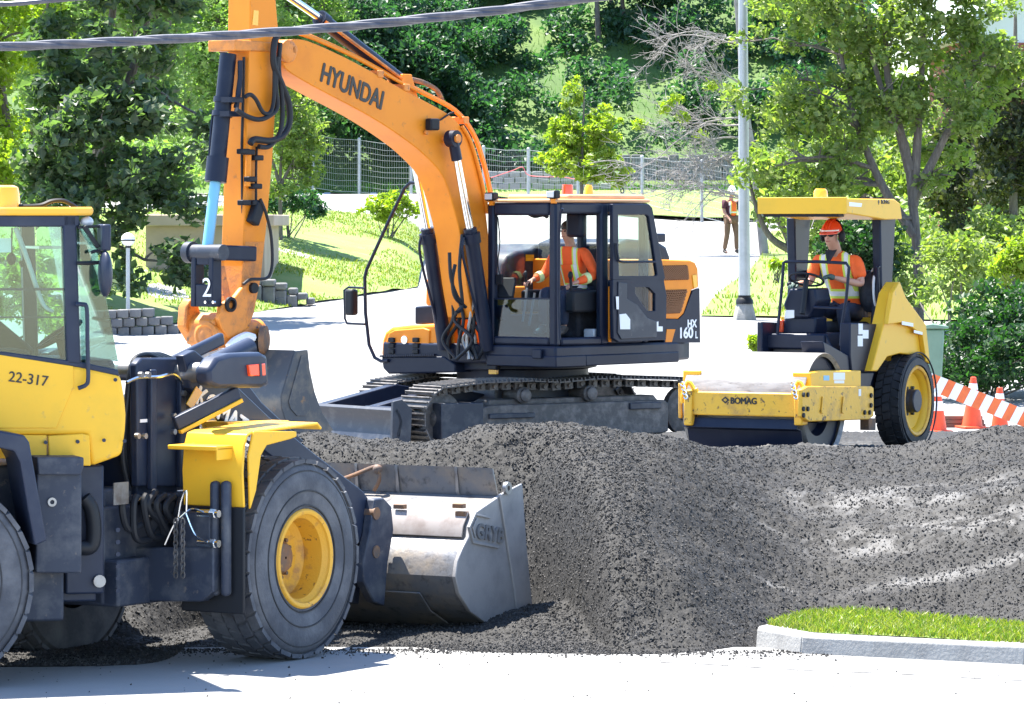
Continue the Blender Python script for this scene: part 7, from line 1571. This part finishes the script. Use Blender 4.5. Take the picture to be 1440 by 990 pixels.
# dark stone terrace right of the young tree
tw_ = tag(empty("stone_wall"), "dark low stone wall above the sunlit bank behind the fence", "wall")
rr = random.Random(4); x = 872
while x < 1030:
    w_ = rr.uniform(14, 22); p0, p1 = at(x, 238, 153), at(x + w_ - 1, 220 + rr.uniform(-3, 3), 153); MB().bx(p0.x, p1.x, 153 - rr.uniform(0, 0.1), 153.5, p0.z - 0.4, p1.z).build("stone", MT["block"], tw_, 0.03); x += w_
# retaining wall of concrete blocks at the left
rw = tag(empty("retaining_wall"), "low wall of grey concrete blocks below the maple branches", "wall")
for row in range(3):
    x = 40 + (row % 2) * 9
    while x < 262 - row * 26:
        t = (x - 40) / 220; D = 71.3 + 1.3 * t; yb = 478 - 10 * t - row * 12.5; p0, p1 = at(x + 0.5, yb, D), at(x + 16.5, yb - 12, D); d_ = rr.uniform(-0.03, 0.03)
        MB().bx(p0.x, p1.x, D + d_, D + 0.35, p0.z - (0.3 if row == 0 else 0), p1.z).build("block", MT["block"], rw, 0.018); x += 17.6 + rr.uniform(-0.5, 0.5)
# stepped stone blocks
sb_ = tag(empty("stone_steps"), "stepped pile of stone blocks on the lawn beside the excavator stick", "steps")
for k, (px, top_, w_) in enumerate(((348, 391, 20), (368, 393, 19), (386, 398, 17), (402, 405, 16), (417, 412, 15), (430, 419, 12))):
    for r_ in range(max(1, int((428 - top_) / 10))):
        D = 80 + k * 0.12; p0, p1 = at(px + 0.5, top_ + 9.5 + r_ * 10, D), at(px + w_ - 0.5, top_ + r_ * 10, D); MB().bx(p0.x + rr.uniform(-.03, .03), p1.x, D - rr.uniform(0, .08), D + 0.5, p0.z - (0.3 if r_ else 0.0), p1.z).build("block", MT["block"], sb_, 0.03)
# beige building behind the stick
bb = tag(empty("small_building"), "beige rendered building half hidden behind the maple and the excavator stick", "building"); D = 82
p0, p1 = at(205, 425, D), at(372, 318, D)
MB().bx(p0.x, p1.x, D, D + 5, p0.z - 1.2, p1.z).build("wall", MT["beige"], bb)
MB().bx(p0.x - 0.2, p1.x + 0.2, D - 0.25, D + 5.2, p1.z + 0.003, p1.z + 0.22).build("roof", MT["beige"], bb, 0.02)
for x0, x1, y0, y1 in ((248, 300, 345, 368), (236, 246, 358, 388)):
    q0, q1 = at(x0, y1, D), at(x1, y0, D); wn = MB().bx(q0.x, q1.x, D - 0.02, D + 0.1, q0.z, q1.z).build("window", MT["shade_opening"], bb)
    MB().bx(q0.x - 0.06, q1.x + 0.06, D - 0.06, D + 0.02, q0.z - 0.08, q0.z - 0.003).build("sill", MT["concrete"], wn)
q0, q1 = at(354, 425, D), at(366, 320, D); MB().bx(q0.x, q1.x, D - 0.2, D - 0.003, q0.z - 1.0, q1.z).build("pilaster", MT["beige"], bb)
# brick house high on the right
hs = tag(empty("brick_house"), "red brick house with pale gable glimpsed through the maple top right", "house"); D = 122
p0, p1 = at(1345, 260, D), at(1560, 60, D)
MB().bx(p0.x, p1.x, D, D + 8, p0.z - 1.5, p1.z).build("wall", MT["brick"], hs)
gp = [(p0.x - 0.4, p1.z + .003), (p1.x + 0.4, p1.z + .003), ((p0.x + p1.x) / 2, p1.z + 1.5)]; MB().prism(gp, 1, D + 0.05, D + 7.95).build("gable", MT["siding"], hs)
MB().prism([(p0.x - 0.7, p1.z - 0.2), ((p0.x + p1.x) / 2, p1.z + 1.75), (p1.x + 0.7, p1.z - 0.2), (p1.x + 0.7, p1.z), ((p0.x + p1.x) / 2, p1.z + 1.95), (p0.x - 0.7, p1.z)], 1, D - 0.4, D + 8.4).build("roof", MT["siding"], hs)
for x0, x1, y0, y1 in ((1365, 1385, 90, 130), (1405, 1425, 90, 130)):
    q0, q1 = at(x0, y1, D), at(x1, y0, D); wn = MB().bx(q0.x - .08, q1.x + .08, D - 0.05, D + .1, q0.z - .08, q1.z + .08).build("window", MT["siding"], hs); MB().bx(q0.x, q1.x, D - 0.07, D - 0.052, q0.z, q1.z).build("pane", MT["shade_opening"], wn)
# lamp post
lp_ = tag(empty("lamp_post"), "tall grey tapered lamp post on a concrete footing", "lamp post"); D = 76; b_ = at(1047, 450, D); lp_.location = b_
MB().lathe([(0.075 * 2.5, -0.6), (0.22, 0.0), (0.15, 0.30), (0.13, 0.32), (0.01, 0.32)], (0, 0, -0.02), (0, 0, 1), 8).build("footing", MT["concrete"], lp_, 0.01)
MB().lathe([(0.16, 0.29), (0.15, 0.36), (0.115, 0.40), (0.115, 0.44)], (0, 0, 0), (0, 0, 1), 20).build("collar", MT["black"], lp_)
MB().tube([(0, 0, 0.3), (-0.02, 0, 4), (-0.05, 0, 9.5)], [0.108, 0.09, 0.06], 20).build("pole", MT["galv"], lp_)
MB().tube([(-0.05, 0, 9.4), (-0.3, -0.1, 9.9), (-1.4, -0.4, 10.1)], [0.05, 0.04, 0.035], 10, smooth=5).build("arm", MT["galv"], lp_)
MB().sph((-1.7, -0.5, 10.1), (0.35, 0.14, 0.09), 16, 8).build("lamp_head", MT["galv"], lp_)
# globe lamp
gl_ = tag(empty("globe_lamp"), "white globe lamp on a thin grey post in front of the maple", "lamp"); D = 72.9; c = at(180, 337, D); gl_.location = (c.x, c.y, gz(c.x, D))
h_ = c.z - gl_.location.z
MB().cyl((0, 0, -0.3), (0, 0, h_ - 0.1), 0.035, n=12).build("post", MT["galv"], gl_)
MB().sph((0, 0, h_), 0.118, 20, 14).build("globe", MT["white"], gl_); MB().lathe([(0.118, -0.012), (0.124, 0), (0.118, 0.012)], (0, 0, h_ - 0.01), (0, 0, 1), 24, cap=False).build("band", MT["black"], gl_)
MB().cyl((0, 0, h_ - 0.14), (0, 0, h_ - 0.09), 0.05, n=14).build("collar", MT["black"], gl_)
# green bin
bn = tag(empty("waste_bin"), "pale green plastic bin behind the roller's rear hood", "bin"); D = 57; c = at(1309, 478, D); bn.location = (c.x, c.y, gz(c.x, D)); top_ = at(1309, 462, D).z - bn.location.z
w0, w1 = 0.11, 0.165
MB().loft([[V(sx * w0, sy * w0 * 1.2, 0.03) for sx, sy in ((-1, -1), (1, -1), (1, 1), (-1, 1))], [V(sx * w1, sy * w1 * 1.2, top_) for sx, sy in ((-1, -1), (1, -1), (1, 1), (-1, 1))]]).build("body", MT["bin"], bn, 0.03)
MB().prism([(-w1 - .05, top_ + .003), (w1 + .05, top_ + .003), (w1 + .05, top_ + .035), (0, top_ + .07), (-w1 - .05, top_ + .035)], 1, -w1 * 1.2 - .05, w1 * 1.2 + .05).build("lid", MT["bin"], bn, 0.012)
for s in (-1, 1): MB().cyl((s * 0.13, 0.16, 0.09), (s * 0.18, 0.16, 0.09), 0.09, n=16).build("wheel", MT["black"], bn)
# traffic cones
def cone(px, D, h, label, tilt=0.0):
    p = at(px, 310, D); x = p.x; z = gz(x, D); o = tag(empty("traffic_cone", (x, D, z)), label, "traffic cone", "traffic cones by the hedge"); o.rotation_euler = (0, tilt, 0.3); w_ = h * 0.26
    MB().bx(-w_, w_, -w_, w_, 0, 0.03).build("base", MT["cone"], o, 0.01)
    R_ = lambda u: h * 0.205 * (1 - u) + 0.035 * u
    MB().lathe([(R_(0), 0.028), (R_(1), h), (0.02, h + 0.005)], (0, 0, 0), (0, 0, 1), 24).build("body", MT["cone"], o)
    for u0, u1 in ((0.46, 0.66), (0.76, 0.88)): MB().lathe([(R_(u0) + .004, h * u0), (R_(u1) + .004, h * u1)], (0, 0, 0), (0, 0, 1), 24, cap=False).build("reflective_band", MT["white"], o)
    return o
cone(1318, 54.0, 0.60, "orange cone half hidden behind the roller's rear tyre")
cone(1367, 55.0, 0.66, "orange cone standing beside wooden planks, middle one of three", 0.03)
cone(1406, 53.6, 0.58, "orange cone nearest the right edge under the striped tape")
# striped barrier
br = tag(empty("barrier_board"), "orange and white striped barrier sloping above the traffic cones", "barrier"); D = 52.6
p0, p1 = at(1296, 532, D), at(1500, 611, D); d = (p1 - p0); L = d.length; d.normalize(); u = V(-d.z, 0, d.x); n_ = 19
for k in range(n_):
    a0, a1 = p0 + d * (L * k / n_), p0 + d * (L * (k + 1) / n_ - 0.001); hh = 0.105; sk = d * 0.012
    q = [a0 - u * hh - sk, a1 - u * hh - sk, a1 + u * hh + sk, a0 + u * hh + sk]; MB().prism([(v_.x, v_.z) for v_ in q], 1, D, D + 0.025).build("orange_band" if k % 2 else "white_band", MT["tape_orange"] if k % 2 else MT["white"], br)
for px in (1500, 1302): q = at(px, 612 if px > 1400 else 540, D); MB().bar(V(q.x, D + .05, gz(q.x, D) - .05), V(q.x, D + .05, q.z + .1), 0.05, 0.05, up=(0, 1, 0)).build("leg", MT["galv"], br)
pk_ = tag(empty("wooden_planks"), "short stack of brown wooden planks between the traffic cones", "planks"); pk_.location = (at(1346, 310, 55.3).x, 55.3, gz(5.8, 55.3))
for k in range(3): MB().bx(-0.30 + 0.03 * k, 0.36 - 0.02 * k, -0.1, 0.12, 0.052 * k, 0.052 * k + 0.048).build("plank", mat("weathered plank", (0.16, 0.09, 0.065), 0.8, col2=(0.10, 0.065, 0.05), scale=6, stretch=(1, 8, 8)), pk_, 0.006)
# overhead cables
def cable(pts, D, r_, label, strands):
    c = crom([at(x, y, D + dd) for x, y, dd in pts], 14); o = tag(empty("overhead_cable"), label, "cable"); a = MB(); s = 0
    if strands == 1: a.tube(c, r_, 10)
    else:
        for k in range(strands):
            q = []; s = 0
            for i, p in enumerate(c):
                if i: s += (p - c[i - 1]).length
                t = s * 7 + 2 * math.pi * k / strands; q.append(p + V(0, math.cos(t), math.sin(t)) * r_ * 0.40)
            # finer steps so the twist stays round
            MBq = crom(q, 2); a.tube(MBq, r_ * 0.68, 8)
    a.build("strand", MT["cable"], o); return o
cable([(-2600, 150, 0), (-900, 105, 0), (0, 66, 0), (300, 51, 0), (560, 30, 0), (830, -3, 0), (1200, -60, 0), (2400, -280, 0)], 24, 0.026, "thick twisted overhead cable crossing in front of the boom", 3)
cable([(-2000, 100, 0), (-200, 14, 0), (0, 6, 0), (115, -3, 0), (600, -40, 0), (2000, -150, 0)], 25, 0.016, "dark overhead wire cutting the top left corner", 1)
# walker by the lamp post
D = 113; x = (1028 - 720) / FPX * D; wk = tag(empty("person", (x, D, gz(x, D)), R(-60)), "pedestrian worker in white helmet and orange vest standing half behind the lamp post", "person")
J = {"pelvis": (0, 0, 0.95), "chest": (0.01, 0, 1.28), "neck": (0.0, 0, 1.46), "head": (0.05, 0, 1.64)}
for s, k in (("L", 1), ("R", -1)): J |= {s + "sh": (0, 0.19 * k, 1.41), s + "el": (0.02, 0.25 * k, 1.13), s + "wr": (0.20, 0.20 * k, 0.95), s + "hip": (0, 0.10 * k, 0.92), s + "kn": (0.04 + 0.05 * k, 0.12 * k, 0.50), s + "an": (0.10 * k - 0.03, 0.13 * k, 0.085), s + "toe": (0.13 + 0.10 * k, 0.15 * k, 0.04)}
person(wk, J, MT["maroon"], MT["khaki"], MT["boot"], head_dir=(1, 0.0, -0.15))
m3 = hivis("walker vest", (0.95, 0.17, 0.03), [(1.08, 1.13)], (0.11, 0.03, 1.0, 1.6))
skin_obj("vest", {"a": (V(0, 0, 0.98), (0.20, 0.155)), "b": (V(0, 0, 1.15), (0.19, 0.15)), "c": (V(0.01, 0, 1.30), (0.20, 0.155)), "d": (V(0.0, 0, 1.42), (0.15, 0.11))}, [("a", "b"), ("b", "c"), ("c", "d")], m3, wk)
helmet(wk, Vector(J["head"]), (1, 0, -0.15), MT["helmet_white"])
